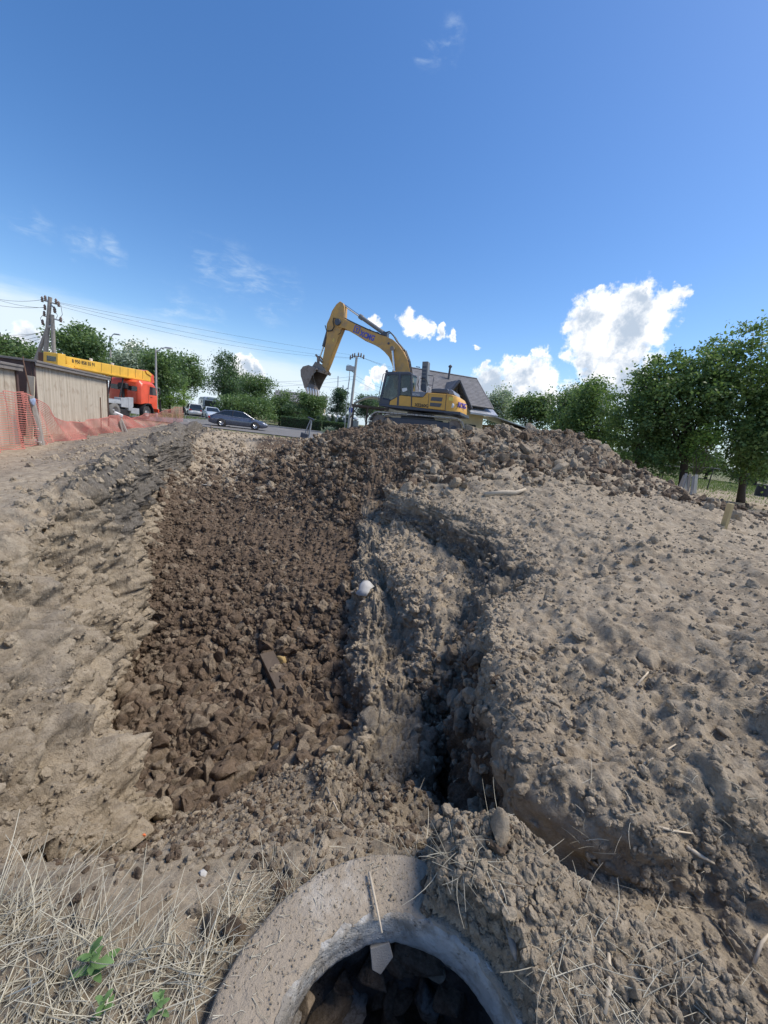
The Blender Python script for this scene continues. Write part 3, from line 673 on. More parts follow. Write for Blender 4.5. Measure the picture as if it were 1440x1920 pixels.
pile.append((*scatter(sst(UU, .95, 1.5)*sst(-UU, -2.2, -2.0)*sst(YY, 1.5, 3)*vis*(.1+patch), 1300, .014, .6, .06), 'dry'))
pile.append((*scatter(spoilw*sst(YY, .2, .5), 7500, .0062, .6, .020), 'dry'))
pile.append((*scatter(wallR*sst(YY, 3, 4)*sst(-UU, -10.6, -10.2), 5000, .008, .6, .03), 'dry'))
pile.append((*scatter((rightg+ledge*.7+spoilw)*sst(-YY, -4.5, -2.5)*sst(YY, .5, .9), 9000, .006, .45, .014, .003), 'dry'))
pile.append((*scatter(wallR*sst(UU, 8.8, 9.4)*sst(-YY, -4.5, -4), 700, .03, .5, .09), 'mixed'))
# crumbled lips along the cut edges
lipR = np.exp(-((UU-11.02)/.16)**2)*sst(YY, 1.4, 1.7)*sst(-YY, -8.5, -7.5); lipL = np.exp(-((UU-2.0)/.22)**2)*sst(YY, 2.5, 3.5)*sst(-YY, -16, -13)
footL = np.exp(-((UU-4.02)/.13)**2)*sst(YY, 2.2, 2.8)*sst(-YY, -12, -10)
pile.append((*scatter(footL, 1100, .026, .7, .11, sink=.35), 'mixed')); pile.append((*scatter(footL, 500, .022, .6, .08, sink=.35), 'dry'))
scp = np.exp(-((UU-9.5)/.12)**2)*sst(YY, 3.4, 3.8)*sst(-YY, -7, -6)
pile.append((*scatter(lipR, 2600, .012, .65, .05, sink=.4), 'dry')); pile.append((*scatter(lipL, 900, .014, .7, .06, sink=.4), 'dry')); pile.append((*scatter(scp, 900, .013, .7, .06, sink=.4), 'dry'))
cand = []
for k, (P, r, ii, mt) in enumerate(pile):
    isH = ishp.reshape(-1)[ii]
    dist = np.linalg.norm(P-np.array(CAM), axis=1)
    scr = r/dist
    vf = (P[:, 1] > .4) & (np.abs(P[:, 0]/np.maximum(P[:, 1], .1)) < 1.0)
    for j in np.argsort(-np.where(vf, scr, 0))[:420]: cand.append((scr[j], k, j, bool(isH[j])))
cand.sort(key=lambda c: -c[0])
pick = {True: [], False: []}
for c in cand:
    if len(pick[c[3]]) < 285: pick[c[3]].append(c)
chosen = [set() for _ in pile]
CV = {}
for mt in ('dry', 'brown', 'mixed'):
    vs_ = clod_variants(6, 4, 300)
    for me in vs_: me.materials.append(M('soil_clod_'+mt))
    CV[mt] = vs_
for hp, par in ((True, heap), (False, ground)):
    for (s_, k, j, _h) in pick[hp]:
        P, r, ii, mt = pile[k]; chosen[k].add(j)
        o = bpy.data.objects.new('soil_clod', random.choice(CV[mt])); COL.objects.link(o); o.parent = par
        o.location = P[j]; o.scale = (r[j],)*3; o.rotation_euler = RNG.uniform(0, 6.28, 3)
acc = {}
for k, (P, r, ii, mt) in enumerate(pile):
    keep = np.ones(len(r), bool); keep[list(chosen[k])] = False
    isH = ishp.reshape(-1)[ii]
    for hp in (True, False):
        s_ = keep & (isH == hp)
        acc.setdefault((hp, mt), []).append((P[s_], r[s_]))
for (hp, mt), lst in acc.items():
    P = np.concatenate([a for a, b in lst]); r = np.concatenate([b for a, b in lst])
    if len(P) == 0: continue
    o = clod_stuff('loose_soil', 'soil_clod_'+mt, P, r); o.parent = heap if hp else ground; tag(o, kind='stuff')

# ================================================================== WELL RING
def concrete_mat(name, c1, c2, dirt, amt):
    m, nt, b, out = mat_new(name); q = NT(nt); v = q.coord('Object')
    n = q.noise(v, 9, 8, .65); n2 = q.noise(v, 38, 6, .6); n3 = q.noise(v, 4, 6, .6, .5)
    c = q.mix(q.rng(n, .3, .7), c1, c2); c = q.mix(q.rng(q.math('ADD', n3, q.math('MULTIPLY', n2, .3)), .75-amt*.4, .95-amt*.4), c, dirt)
    q.l(c, b.inputs['Base Color']); b.inputs['Roughness'].default_value = .93; b.inputs['Specular IOR Level'].default_value = .2
    vp = q.vor(v, 60); pit = q.rng(vp, .0, .28)
    n1 = q.bump(q.math('ADD', n2, q.math('MULTIPLY', pit, .5)), .9, .014, None); q.bump(q.noise(v, 160, 4, .7), .8, .005, b, n1); MATS[name] = m
concrete_mat('ring_concrete', (.38, .335, .275), (.48, .43, .36), (.33, .275, .21), .7)
concrete_mat('ring_inner', (.40, .39, .365), (.57, .56, .53), (.25, .225, .19), .5)
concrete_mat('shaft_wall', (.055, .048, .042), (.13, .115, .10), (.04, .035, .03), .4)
well = empty('well_ring', (RC[0], RC[1], RING_Z), 0, 'round concrete well ring with open shaft, half buried under crumbled soil', 'well ring')
def ring_grid(prof, seg, namp, seed, scale=14.):
    """prof (r, z) revolved with roughness"""
    a = np.linspace(0, 2*math.pi, seg, endpoint=False)
    r = np.array([p[0] for p in prof]); z = np.array([p[1] for p in prof])
    V = np.stack([np.outer(r, np.cos(a)), np.outer(r, np.sin(a)), np.repeat(z[:, None], seg, 1)], 2).reshape(-1, 3)
    n = fbm(V+50, scale, 4, seed, .6)
    am = np.repeat(np.array([p[2] if len(p) > 2 else 1. for p in prof]), seg)
    rad = V[:, :2]/np.maximum(np.linalg.norm(V[:, :2], axis=1, keepdims=True), 1e-6)
    V[:, :2] += rad*(n*am*namp)[:, None]; V[:, 2] += fbm(V+9, scale, 4, seed+3, .6)*namp*.5*am
    k = len(prof); F = [(i*seg+j, i*seg+(j+1) % seg, (i+1)*seg+(j+1) % seg, (i+1)*seg+j) for i in range(k-1) for j in range(seg)]
    mb = MB(); mb.v = [tuple(p) for p in V]; mb.f = F; return mb
prof = [(R_IN+.0, -.012, 1.0), (R_IN+.006, -.003, 1.4)]+[(R_IN+.02+(R_OUT-R_IN-.03)*t, .006*math.sin(t*3), .5) for t in np.linspace(0, 1, 14)]+[(R_OUT, -.012, .6), (R_OUT+.003, -.04, .6), (R_OUT+.003, -.20, .6)]
ring_grid(prof, 220, .008, 5).build('slab_top', 'ring_concrete', well, smooth=True)
prof = [(R_IN+.014, -.003, 1.8)]+[(R_IN-.004*math.sin(t*3), -.006-.125*t, 1.0) for t in np.linspace(0, 1, 10)]+[(R_IN+.01, -.14, 1.5), (R_IN+.06, -.15, 1.5)]
ring_grid(prof, 220, .0045, 15, 22.).build('inner_rim', 'ring_inner', well, smooth=True)
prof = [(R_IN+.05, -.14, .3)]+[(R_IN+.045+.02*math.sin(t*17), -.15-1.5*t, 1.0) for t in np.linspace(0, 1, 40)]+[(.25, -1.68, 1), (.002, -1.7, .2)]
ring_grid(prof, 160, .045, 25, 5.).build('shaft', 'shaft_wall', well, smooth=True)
# broken bricks and stones lodged under the rim
concrete_mat('stone_grey', (.28, .26, .235), (.42, .39, .35), (.2, .17, .14), .4)
CV['stone'] = clod_variants(5, 3, 700)
for me in CV['stone']: me.materials.append(M('stone_grey'))
rs = random.Random(8)
for k in range(46):
    a = rs.uniform(-1.9, 1.9); z = rs.uniform(-.62, -.17); r = R_IN+.03
    o = bpy.data.objects.new('lodged_stone', rs.choice(CV['stone'] if k % 9 == 0 else CV['brown'])); COL.objects.link(o); o.parent = well
    o.location = (r*math.sin(a), r*math.cos(a), z); s = rs.uniform(.025, .075); o.scale = (s*1.3, s, s*.7); o.rotation_euler = (rs.uniform(-.4, .4), rs.uniform(-.4, .4), rs.uniform(0, 6))
# ================================================================== EXCAVATOR
simple('digger_yellow', (.66, .36, .065), .42, wear=.35, wearcol=(.30, .20, .10), scale=1.6, var=.10)
simple('digger_boom_yellow', (.54, .31, .085), .55, wear=.6, wearcol=(.30, .21, .13), scale=1.3, var=.12)
simple('digger_dark', (.055, .066, .090), .45, wear=.35, wearcol=(.14, .125, .105), scale=2.5)
simple('digger_greyblue', (.16, .18, .22), .35, wear=.2, wearcol=(.25, .23, .2), scale=2.)
simple('digger_grey', (.17, .175, .175), .55, wear=.35, wearcol=(.10, .09, .08), scale=3.)
simple('steel_worn', (.40, .38, .36), .40, metal=.55, wear=.6, wearcol=(.20, .165, .13), scale=4., bump=.004)
simple('steel_bucket', (.26, .225, .195), .6, metal=.25, wear=.7, wearcol=(.17, .125, .09), scale=2.5, bump=.006)
simple('chrome_rod', (.62, .62, .62), .22, metal=1., var=.05)
simple('tooth_steel', (.62, .60, .57), .4, metal=.5, wear=.3, wearcol=(.3, .25, .2))
simple('hose_black', (.018, .018, .02), .55)
simple('letter_blue', (.06, .08, .42), .4, var=.05)
simple('letter_violet', (.22, .16, .50), .5, var=.1)
simple('letter_black', (.02, .02, .02), .5)
simple('sticker_white', (.75, .76, .74), .5)
simple('sticker_yellow', (.75, .60, .12), .5)
def glass_mat(name, tint=(.04, .055, .06), alpha=.6, rough=.04):
    m, nt, b, out = mat_new(name); q = NT(nt)
    b.inputs['Base Color'].default_value = (*tint, 1); b.inputs['Roughness'].default_value = rough; b.inputs['Specular IOR Level'].default_value = .9
    tr = q.n('ShaderNodeBsdfTransparent'); tr.inputs[0].default_value = (.80, .88, .88, 1)
    mx = q.n('ShaderNodeMixShader'); mx.inputs[0].default_value = alpha; q.l(tr.outputs[0], mx.inputs[1]); q.l(b.outputs[0], mx.inputs[2]); q.l(mx.outputs[0], out.inputs[0])
    MATS[name] = m
glass_mat('cab_glass', (.06, .12, .15), .34); glass_mat('car_glass', (.02, .025, .03), .82); glass_mat('wind_glass', (.06, .10, .12), .3)

EX_YAW = R_(161); EX_O = Vector((1.28, 20.4, 1.40))
ex_root = empty('excavator', EX_O, EX_YAW, 'yellow crawler excavator with raised boom standing on top of the soil heap', 'excavator')
EXM = Matrix.Translation(EX_O) @ Matrix.Rotation(EX_YAW, 4, 'Z'); EXI = EXM.inverted(); EXN = (EXM.to_3x3() @ Vector((0, 1, 0)))
def exl(pts, k, ox, oy, yl):
    """photo outline (zoom coordinates) -> (x, z) of the machine in its own plane y = yl"""
    out = []
    p0 = EXM @ Vector((0, yl, 0))
    for a, b in pts:
        w = EXI @ at_plane(ox+a/k, oy+b/k, p0, EXN); out.append((w.x, w.z))
    return out
z5 = lambda p, y: exl(p, 6.545, 680, 660, y)
z6 = lambda p, y: exl(p, 7.2, 560, 560, y)
z1 = lambda p, y: exl(p, 3.4286, 540, 540, y)

# --- undercarriage
def track(y0, parent):
    L, H, wd = 4.55, .92, .62; r = H/2
    cz = r
    def path(t):               # belt line, t in 0..1 around
        st = L-2*r; per = 2*st+2*math.pi*r; s_ = t*per
        if s_ < st: return (-st/2+s_, 0), (1, 0)
        s_ -= st
        if s_ < math.pi*r:
            a = s_/r; return (st/2+r*math.sin(a), r-r*math.cos(a)), (math.cos(a), math.sin(a))
        s_ -= math.pi*r
        if s_ < st: return (st/2-s_, 2*r), (-1, 0)
        s_ -= st; a = s_/r
        return (-st/2-r*math.sin(a), r+r*math.cos(a)), (-math.cos(a), -math.sin(a))
    belt = MB(); n = 50
    for i in range(n):
        (x, z), (tx, tz) = path(i/n); an = math.atan2(tz, tx)
        rot = Matrix.Rotation(-an, 3, 'Y')
        belt.box((x, y0, z), (.18, wd, .045), rot)
        for q_ in (-.06, .0, .06):
            off = rot @ Vector((q_, 0, -.035)); belt.box((x+off.x, y0, z+off.z), (.016, wd, .035), rot)
    t = belt.build('track_belt', 'steel_worn', parent)
    MB().prism([(-1.6, .2), (1.6, .2), (1.6, .68), (.9, .74), (-.9, .74), (-1.6, .68)], 'y', y0-.14, y0+.14).build('track_frame', 'digger_dark', parent, bevel=.03)
    for sx in (-1, 1):
        w = MB().lathe([(.001, -.12), (.30, -.12), (.38, -.09), (.38, .09), (.30, .12), (.001, .12)], 'y', (sx*(L/2-r), y0, r), 20).build('idler_wheel', 'steel_bucket', parent, smooth=False, bevel=.01)
        MB().lathe([(.001, -.17), (.12, -.17), (.14, -.12), (.14, .12), (.12, .17), (.001, .17)], 'y', (sx*(L/2-r), y0, r), 12).build('hub', 'digger_dark', w)
    for k in range(7):
        MB().lathe([(.001, -.16), (.10, -.16), (.10, .16), (.001, .16)], 'y', (-1.35+k*.45, y0, .14), 12).build('roller', 'digger_dark', parent)
    return t
under = empty('undercarriage', (0, 0, 0)); under.parent = ex_root; under.rotation_euler = (0, R_(1.5), R_(9))
for sy in (-1, 1): track(sy*1.28, under)
MB().prism([(-.9, .35), (.9, .35), (.8, .85), (-.8, .85)], 'y', -1.15, 1.15).build('cross_frame', 'digger_dark', under, bevel=.04)
MB().lathe([(.001, .84), (.70, .84), (.70, 1.08), (.001, 1.08)], 'z', (0, 0, 0), 32).build('swing_ring', 'digger_dark', ex_root)

# --- upper structure
YL = 1.40
deck = z5([(196, 632), (205, 655), (480, 692), (1000, 742), (1010, 722), (600, 672)], YL)
MB().prism(z5([(198, 636), (200, 662), (480, 700), (1000, 748), (1200, 778), (1200, 735), (1000, 722), (600, 672)], YL), 'y', -YL, YL+.02).build('deck_frame', 'digger_dark', ex_root, bevel=.025)
body = MB().prism(z5([(603, 548), (735, 555), (790, 497), (1030, 515), (1012, 722), (600, 672)], YL), 'y', .30, YL-.01).build('side_housing', 'digger_yellow', ex_root, bevel=.035)
MB().prism(z5([(603, 500), (790, 497), (1030, 515), (1012, 722), (600, 672)], YL), 'y', -YL+.02, -.30).build('far_housing', 'digger_yellow', ex_root, bevel=.035)
MB().prism(z5([(830, 500), (1030, 515), (1012, 722), (830, 700)], YL), 'y', -.31, .31).build('engine_bay', 'digger_dark', ex_root)
MB().prism(z5([(606, 482), (785, 494), (742, 553), (606, 545)], YL), 'y', .55, YL+.012).build('trim_panel', 'digger_greyblue', ex_root, bevel=.015)
c = z5([(655, 523)], YL)[0]; text_mesh('trim_lettering', 'XCMG', .13, 'sticker_white', ex_root, (c[0], YL+.016, c[1]), (R_(90), 0, R_(180)))
# panel seams and the two grilles
for a, b in (((812, 505), (800, 690)), ((598, 548), (597, 668))):
    p = z5([a, b], YL); MB().tube([(p[0][0], YL-.004, p[0][1]), (p[1][0], YL-.004, p[1][1])], .010, 4).build('panel_seam', 'digger_dark', ex_root)
for k, quad in enumerate(([(845, 550), (982, 560), (970, 607), (833, 596)], [(830, 620), (972, 633), (950, 677), (822, 664)])):
    q4 = z5(quad, YL); g = MB().prism(q4, 'y', YL-.05, YL+.004).build('grille', 'digger_dark', ex_root, bevel=.006)
    for j in range(1, 5):
        t = j/5
        l_ = (q4[0][0]*(1-t)+q4[3][0]*t, q4[0][1]*(1-t)+q4[3][1]*t); r_ = (q4[1][0]*(1-t)+q4[2][0]*t, q4[1][1]*(1-t)+q4[2][1]*t)
        MB().tube([(l_[0], YL+.008, l_[1]), (r_[0], YL+.008, r_[1])], .009, 4).build('louvre', 'digger_grey', g)
# counterweight, rounded towards the rear
cw = z5([(1032, 512), (1110, 526), (1165, 540), (1195, 605), (1192, 738), (1110, 734), (1012, 722)], YL)
cb = z5([(1012, 724), (1100, 735), (1192, 740), (1187, 785), (1110, 778), (1000, 752)], YL)
def rounded_rear(poly, name, mat, shrink=.0):
    xs = [p[0] for p in poly]; xmax = max(xs); xmin = min(xs); rings = []
    for i in range(25):
        t = -1+2*i/24; y = t*(YL-.005-shrink)
        k = max(0, abs(t)-.45)/.55; pull = .45*(1-math.sqrt(max(0, 1-k*k)))     # plan view: corner rounding
        ring = []
        for (x, z) in poly:
            f = (xmax-x)/(xmax-xmin)                      # 0 at the machine side, 1 at the tail
            ring.append((x+pull*f*f*1.0, y, z))
        rings.append(ring)
    return MB().loft(rings).build(name, mat, ex_root, bevel=.03)
rounded_rear(cw, 'counterweight', 'digger_yellow'); rounded_rear(cb, 'counterweight_skirt', 'digger_dark', .02)
p = z5([(1030, 512), (1012, 722)], YL); MB().tube([(p[0][0], YL-.002, p[0][1]), (p[1][0], YL-.002, p[1][1])], .011, 4).build('panel_seam', 'digger_dark', ex_root)
c = z5([(1085, 655)], YL)[0]
MB().lathe([(.001, 0), (.10, .0), (.14, -.03), (.001, -.03)], 'y', (c[0], YL-.02, c[1]), 16).build('lifting_eye', 'sticker_white', ex_root)
c = z5([(1120, 640)], YL)[0]
xt = min(p_[0] for p_ in cw)
emb = text_mesh('tail_lettering', 'XCMG', .34, 'letter_violet', ex_root, (xt+.05, YL-.62, c[1]), (R_(90), 0, R_(270-12)), .03)
c = z5([(1085, 575)], YL)[0]; MB().box((c[0], YL-.006, c[1]), (.20, .012, .15)).build('warning_sticker', 'sticker_yellow', ex_root)
c = z5([(722, 657)], YL)[0]; text_mesh('model_lettering', 'XE260G', .20, 'letter_black', ex_root, (c[0], YL-.006, c[1]), (R_(90), 0, R_(180)), .006, bold=.006)
# hood on top
hood = z5([(835, 500), (838, 470), (860, 447), (1050, 452), (1062, 515)], .9)
MB().prism(hood, 'y', -.95, .95).build('engine_hood', 'digger_dark', ex_root, bevel=.06)
MB().prism(z5([(1055, 470), (1075, 455), (1110, 470), (1130, 530), (1050, 520)], .9), 'y', -.9, .9).build('hood_tail', 'digger_greyblue', ex_root, bevel=.06)
# filter tower with bands, cables and the hand rail beside it
tw = z5([(716, 468), (737, 120), (808, 118), (786, 492)], .55)
tower = MB().prism(tw, 'y', .20, .62).build('filter_tower', 'digger_grey', ex_root, bevel=.015)
for k in range(6):
    z = tw[0][1]+.25+(tw[1][1]-tw[0][1]-.4)*k/5.6; f = (z-tw[0][1])/(tw[1][1]-tw[0][1]); x = tw[0][0]+(tw[1][0]-tw[0][0])*f
    MB().box((x-.12, .622, z), (.20, .012, .10)).build('vent_plate', 'digger_dark', tower)
bt = z5([(712, 402), (780, 402), (780, 492), (712, 470)], .65); MB().prism(bt, 'y', .15, .66).build('tower_base', 'digger_dark', ex_root, bevel=.02)
for a in ([(700, 480), (672, 400), (700, 320), (740, 330)], [(800, 420), (790, 350), (730, 310)], [(770, 500), (800, 430), (795, 370)]):
    MB().tube([(x, .68, z) for x, z in z5(a, .68)], .016, 6).build('cable', 'hose_black', ex_root)
hr = z5([(800, 285), (862, 290), (874, 310), (858, 410), (800, 400)], .9); MB().tube([(x, .9, z) for x, z in hr], .018, 6).build('hand_rail', 'digger_dark', ex_root)
hr = z5([(858, 410), (850, 460)], .9); MB().tube([(x, .9, z) for x, z in hr], .018, 6).build('hand_rail', 'digger_dark', ex_root)
for a in ([(698, 485), (700, 300)], [(780, 500), (800, 420), (835, 440), (838, 490)]):
    MB().tube([(x, 1.1, z) for x, z in z5(a, 1.1)], .015, 6).build('hand_rail', 'sticker_white', ex_root)
MB().tube([(x, .7, z) for x, z in z5([(655, 180), (705, 188)], .7)], .02, 6).build('beacon_arm', 'digger_dark', ex_root)

# --- cab: frame of posts, glass panes, lower door
CY0, CY1 = .36, 1.36
cabp = z5([(205, 640), (212, 560), (287, 262), (305, 242), (575, 244), (600, 262), (608, 480), (603, 672)], CY1)
xs = [p_[0] for p_ in cabp]
cab = empty('cab', (0, 0, 0)); cab.parent = ex_root
roof = z5([(283, 285), (292, 252), (310, 240), (572, 242), (604, 262), (604, 285)], CY1)
MB().prism(roof, 'y', CY0, CY1).build('roof', 'digger_dark', cab, bevel=.04)
def cpost(pl, w=.055, y=CY1, nm='post'):
    P = z5(pl, y); MB().tube([(x, y-.04 if y > .8 else y+.04, z) for x, z in P], w, 6).build(nm, 'digger_dark', cab)
for y in (CY1, CY0+.02):
    cpost([(292, 262), (228, 545), (214, 640)], .05, y); cpost([(596, 265), (602, 540), (598, 668)], .06, y)
cpost([(455, 255), (438, 540), (432, 655)], .075)
cpost([(245, 562), (345, 590), (430, 545)], .03)
# lower shell
MB().prism(z5([(205, 645), (216, 565), (330, 592), (326, 660)], CY1), 'y', CY0, CY1-.01).build('front_sill', 'digger_dark', cab, bevel=.02)
MB().prism(z5([(325, 655), (334, 602), (440, 542), (470, 532), (596, 546), (598, 672)], CY1), 'y', CY1-.10, CY1+.006).build('lower_door', 'digger_yellow', cab, bevel=.02)
p = z5([(434, 548), (432, 655)], CY1); MB().tube([(p[0][0], CY1+.004, p[0][1]), (p[1][0], CY1+.004, p[1][1])], .008, 4).build('door_seam', 'digger_dark', cab)
MB().prism(z5([(210, 652), (225, 600), (598, 600), (598, 674)], CY1), 'y', CY0, CY1-.12).build('cab_floor', 'digger_dark', cab)
def pane(pl, y, nm='window_pane', mat='cab_glass'): return MB().prism(z5(pl, y), 'y', y-.012, y).build(nm, mat, cab)
pane([(302, 290), (442, 275), (425, 545), (345, 582), (243, 560), (250, 500)], CY1-.03)
pane([(478, 262), (588, 265), (586, 538), (462, 526)], CY1-.03)
pane([(302, 290), (588, 275), (588, 538), (243, 560)], CY0+.03, mat='wind_glass')
a, b = z5([(287, 270), (218, 560)], CY1); MB().box(((a[0]+b[0])/2, (CY0+CY1)/2, (a[1]+b[1])/2), (.015, CY1-CY0-.12, math.hypot(a[0]-b[0], a[1]-b[1])), (0, -math.atan2(b[0]-a[0], a[1]-b[1]), 0)).build('windscreen', 'wind_glass', cab)
a, b = z5([(600, 270), (604, 540)], CY1); MB().box((a[0], (CY0+CY1)/2, (a[1]+b[1])/2), (.015, CY1-CY0-.12, a[1]-b[1])).build('rear_pane', 'wind_glass', cab)
q4 = z5([(482, 446), (540, 438), (546, 470), (500, 488), (482, 482)], CY1); MB().prism(q4, 'y', CY1-.028, CY1-.020).build('notice_sticker', 'sticker_white', cab)
# operator seat and lever stand seen through the glass
s0 = z5([(500, 600)], 1.0)[0]; seat = MB().box((s0[0], .86, s0[1]+.18), (.50, .52, .14)); seat.box((s0[0]-.24, .86, s0[1]+.55), (.14, .50, .72), (0, R_(-8), 0)); seat.build('operator_seat', 'hose_black', cab, bevel=.04)
s0 = z5([(300, 585)], 1.0)[0]; MB().tube([(s0[0], .9, s0[1]-.1), (s0[0]-.05, .9, s0[1]+.42)], .03, 6).build('control_lever', 'hose_black', cab)
hr = z5([(188, 625), (205, 510), (255, 270), (300, 258)], CY1+.02); MB().tube([(x, CY1+.02, z) for x, z in hr], .02, 6).build('grab_rail', 'digger_grey', cab)
c = z5([(288, 234)], CY1)[0]; MB().lathe([(.001, -.06), (.06, -.06), (.07, .0), (.05, .06), (.001, .07)], 'z', (c[0], CY1-.1, c[1]), 12).build('work_lamp', 'digger_dark', cab)

# --- boom
BY = .26
boom_top = z6([(585, 268), (640, 292), (780, 358), (960, 443), (1130, 508), (1200, 528), (1290, 568), (1360, 638), (1420, 720)], 0)+z1([(742, 405), (776, 470), (792, 540), (800, 620)], 0)
boom_bot = z1([(705, 640), (692, 540)], 0)+z6([(1300, 965), (1275, 882), (1240, 800), (1180, 732), (1100, 667), (1000, 610), (880, 558), (760, 480), (650, 418), (596, 408), (545, 395), (530, 330)], 0)
boom = MB().prism(boom_top+boom_bot, 'y', -BY, BY).build('boom', 'digger_boom_yellow', ex_root, bevel=.02)
lo = z1([(700, 630), (805, 620), (815, 740), (760, 760)], 0); MB().prism(lo, 'y', -BY+.02, BY-.02).build('boom_foot', 'digger_boom_yellow', ex_root)
c = z6([(562, 338)], 0)[0]
MB().lathe([(.001, -.36), (.16, -.36), (.17, -.33), (.17, .33), (.16, .36), (.001, .36)], 'y', (c[0], 0, c[1]), 18).build('boom_pin', 'digger_dark', ex_root)
# pipes along the boom's back
for yy in (.12, .20, -.12):
    pp = z6([(640, 275), (780, 345), (960, 428), (1130, 495), (1190, 512)], 0); MB().tube([(x, yy, z) for x, z in pp], .022, 6).build('hydraulic_pipe', 'digger_dark', ex_root)
for yy in (.10, .19, -.10):
    pp = z6([(1190, 470), (1240, 455), (1300, 520), (1340, 590), (1400, 660), (1440, 720)], 0)+z1([(755, 400), (782, 470), (797, 560)], 0)
    MB().tube([(x, yy, z) for x, z in pp], .026, 6).build('hydraulic_hose', 'hose_black', ex_root)
for k, (a, b) in enumerate((((770, 365), (800, 378)), ((955, 440), (985, 452)), ((1060, 478), (1090, 490)))):
    p = z6([a, b], 0); MB().box(((p[0][0]+p[1][0])/2, 0, p[0][1]+.03), (.10, .44, .05)).build('pipe_clamp', 'digger_dark', ex_root)
# lettering on the boom
def on_boom(p, txt, size, mat, nm, bold=.012):
    a, b = z6(p, BY); an = math.atan2(b[1]-a[1], b[0]-a[0])      # runs towards the machine (negative x)
    return text_mesh(nm, txt, size, mat, ex_root, ((a[0]+b[0])/2, BY+.006, (a[1]+b[1])/2), Euler((R_(90), 0, R_(180))).to_matrix().to_euler(), .004, 0, bold), an
o, an = on_boom([(828, 468), (1024, 545)], 'XCMG', .36, 'letter_blue', 'boom_lettering', .014)
a, b = z6([(828, 462), (1024, 538)], BY)
wid = max(v.co.x for v in o.data.vertices)-min(v.co.x for v in o.data.vertices); sc_ = math.hypot(a[0]-b[0], a[1]-b[1])/wid; o.scale = (sc_, sc_*1.25, 1)
o.rotation_euler = (Matrix.Rotation(R_(180), 3, 'Z') @ Matrix.Rotation(R_(90), 3, 'X') @ Matrix.Rotation(math.atan2(b[1]-a[1], -(b[0]-a[0])), 3, 'Z')).to_euler()
tilt = math.atan2(b[1]-a[1], -(b[0]-a[0]))
c = z6([(786, 416)], BY)[0]
EMR = Matrix.Rotation(R_(180), 3, 'Z') @ Matrix.Rotation(R_(90), 3, 'X') @ Matrix.Rotation(tilt, 3, 'Z')
def emblem(parent, c, y, s, mat):
    em = MB()
    em.prism([(-.5, -.5), (.5, -.5), (.5, .5), (-.5, .5)], 'z', 0, .01)
    o_ = MB()
    for pl in ([(-.5, .5), (.5, .5), (.5, .38), (-.5, .38)], [(-.5, .38), (-.38, .38), (-.38, -.5), (-.5, -.5)], [(.38, .38), (.5, .38), (.5, -.5), (.38, -.5)], [(-.38, -.38), (.38, -.38), (.38, -.5), (-.38, -.5)],
               [(-.28, .22), (.28, .22), (.0, -.05)], [(-.07, 0), (.07, 0), (.07, -.3), (-.07, -.3)]):
        o_.prism(pl, 'z', 0, .01)
    o_.v = [(x*s, y_*s, z) for x, y_, z in o_.v]
    ob = o_.build('emblem', mat, parent); ob.location = (c[0], y, c[1]); ob.rotation_euler = EMR.to_euler(); return ob
emblem(ex_root, c, BY+.004, .34, 'letter_blue')
# boom lift cylinders (both sides)
for sy in (-1, 1):
    y = sy*(BY+.13)
    P = z6([(1272, 680), (1300, 985)], sy*.3); Q2 = z1([(690, 545), (742, 735)], sy*.3)
    top = P[0]; 
    MB().tube([(top[0], y, top[1]), (P[1][0], y, P[1][1])], .055, 10).build('lift_rod', 'chrome_rod', ex_root)
    MB().tube([(P[1][0], y, P[1][1]), (P[1][0]+(P[1][0]-top[0])*.75, y, P[1][1]+(P[1][1]-top[1])*.75)], .095, 12).build('lift_cylinder', 'digger_boom_yellow', ex_root)
    MB().lathe([(.001, -.07), (.11, -.07), (.11, .07), (.001, .07)], 'y', (top[0], y, top[1]), 16).build('pin_boss', 'steel_bucket', ex_root)
c = z6([(1215, 605)], BY)[0]; MB().lathe([(.001, -.01), (.06, -.01), (.06, .03), (.001, .03)], 'y', (c[0], BY, c[1]), 12).build('boom_plug', 'digger_dark', ex_root)
# --- arm
AY = .19
arm_o = z6([(580, 50), (620, 75), (637, 125), (632, 285), (602, 430), (560, 530), (480, 740), (440, 850), (392, 965), (370, 992), (338, 965), (338, 860), (368, 700), (398, 545), (402, 455), (396, 385), (402, 350), (440, 268), (470, 180), (530, 90)], 0)
arm = MB().prism(arm_o, 'y', -AY, AY).build('arm', 'digger_boom_yellow', ex_root, bevel=.02)
c = z6([(470, 560)], AY)[0]; text_mesh('arm_mark', '8', .22, 'sticker_yellow', ex_root, (c[0], AY+.004, c[1]), EMR.to_euler(), .003)
# arm cylinder over the boom
P = z6([(615, 88), (830, 240), (1165, 478)], 0)
MB().tube([(P[0][0], 0, P[0][1]), (P[1][0], 0, P[1][1])], .055, 10).build('arm_rod', 'chrome_rod', ex_root)
MB().tube([(P[1][0], 0, P[1][1]), (P[2][0], 0, P[2][1])], .10, 12).build('arm_cylinder', 'digger_grey', ex_root)
MB().lathe([(.001, -.03), (.125, -.03), (.125, .16), (.10, .2)], Vector((P[2][0]-P[1][0], 0, P[2][1]-P[1][1])), (P[1][0], 0, P[1][1]), 12).build('cylinder_head', 'digger_grey', ex_root)
pb = z6([(1120, 500), (1165, 445), (1205, 470), (1205, 530)], 0); MB().prism(pb, 'y', -.17, .17).build('cylinder_bracket', 'digger_dark', ex_root, bevel=.015)
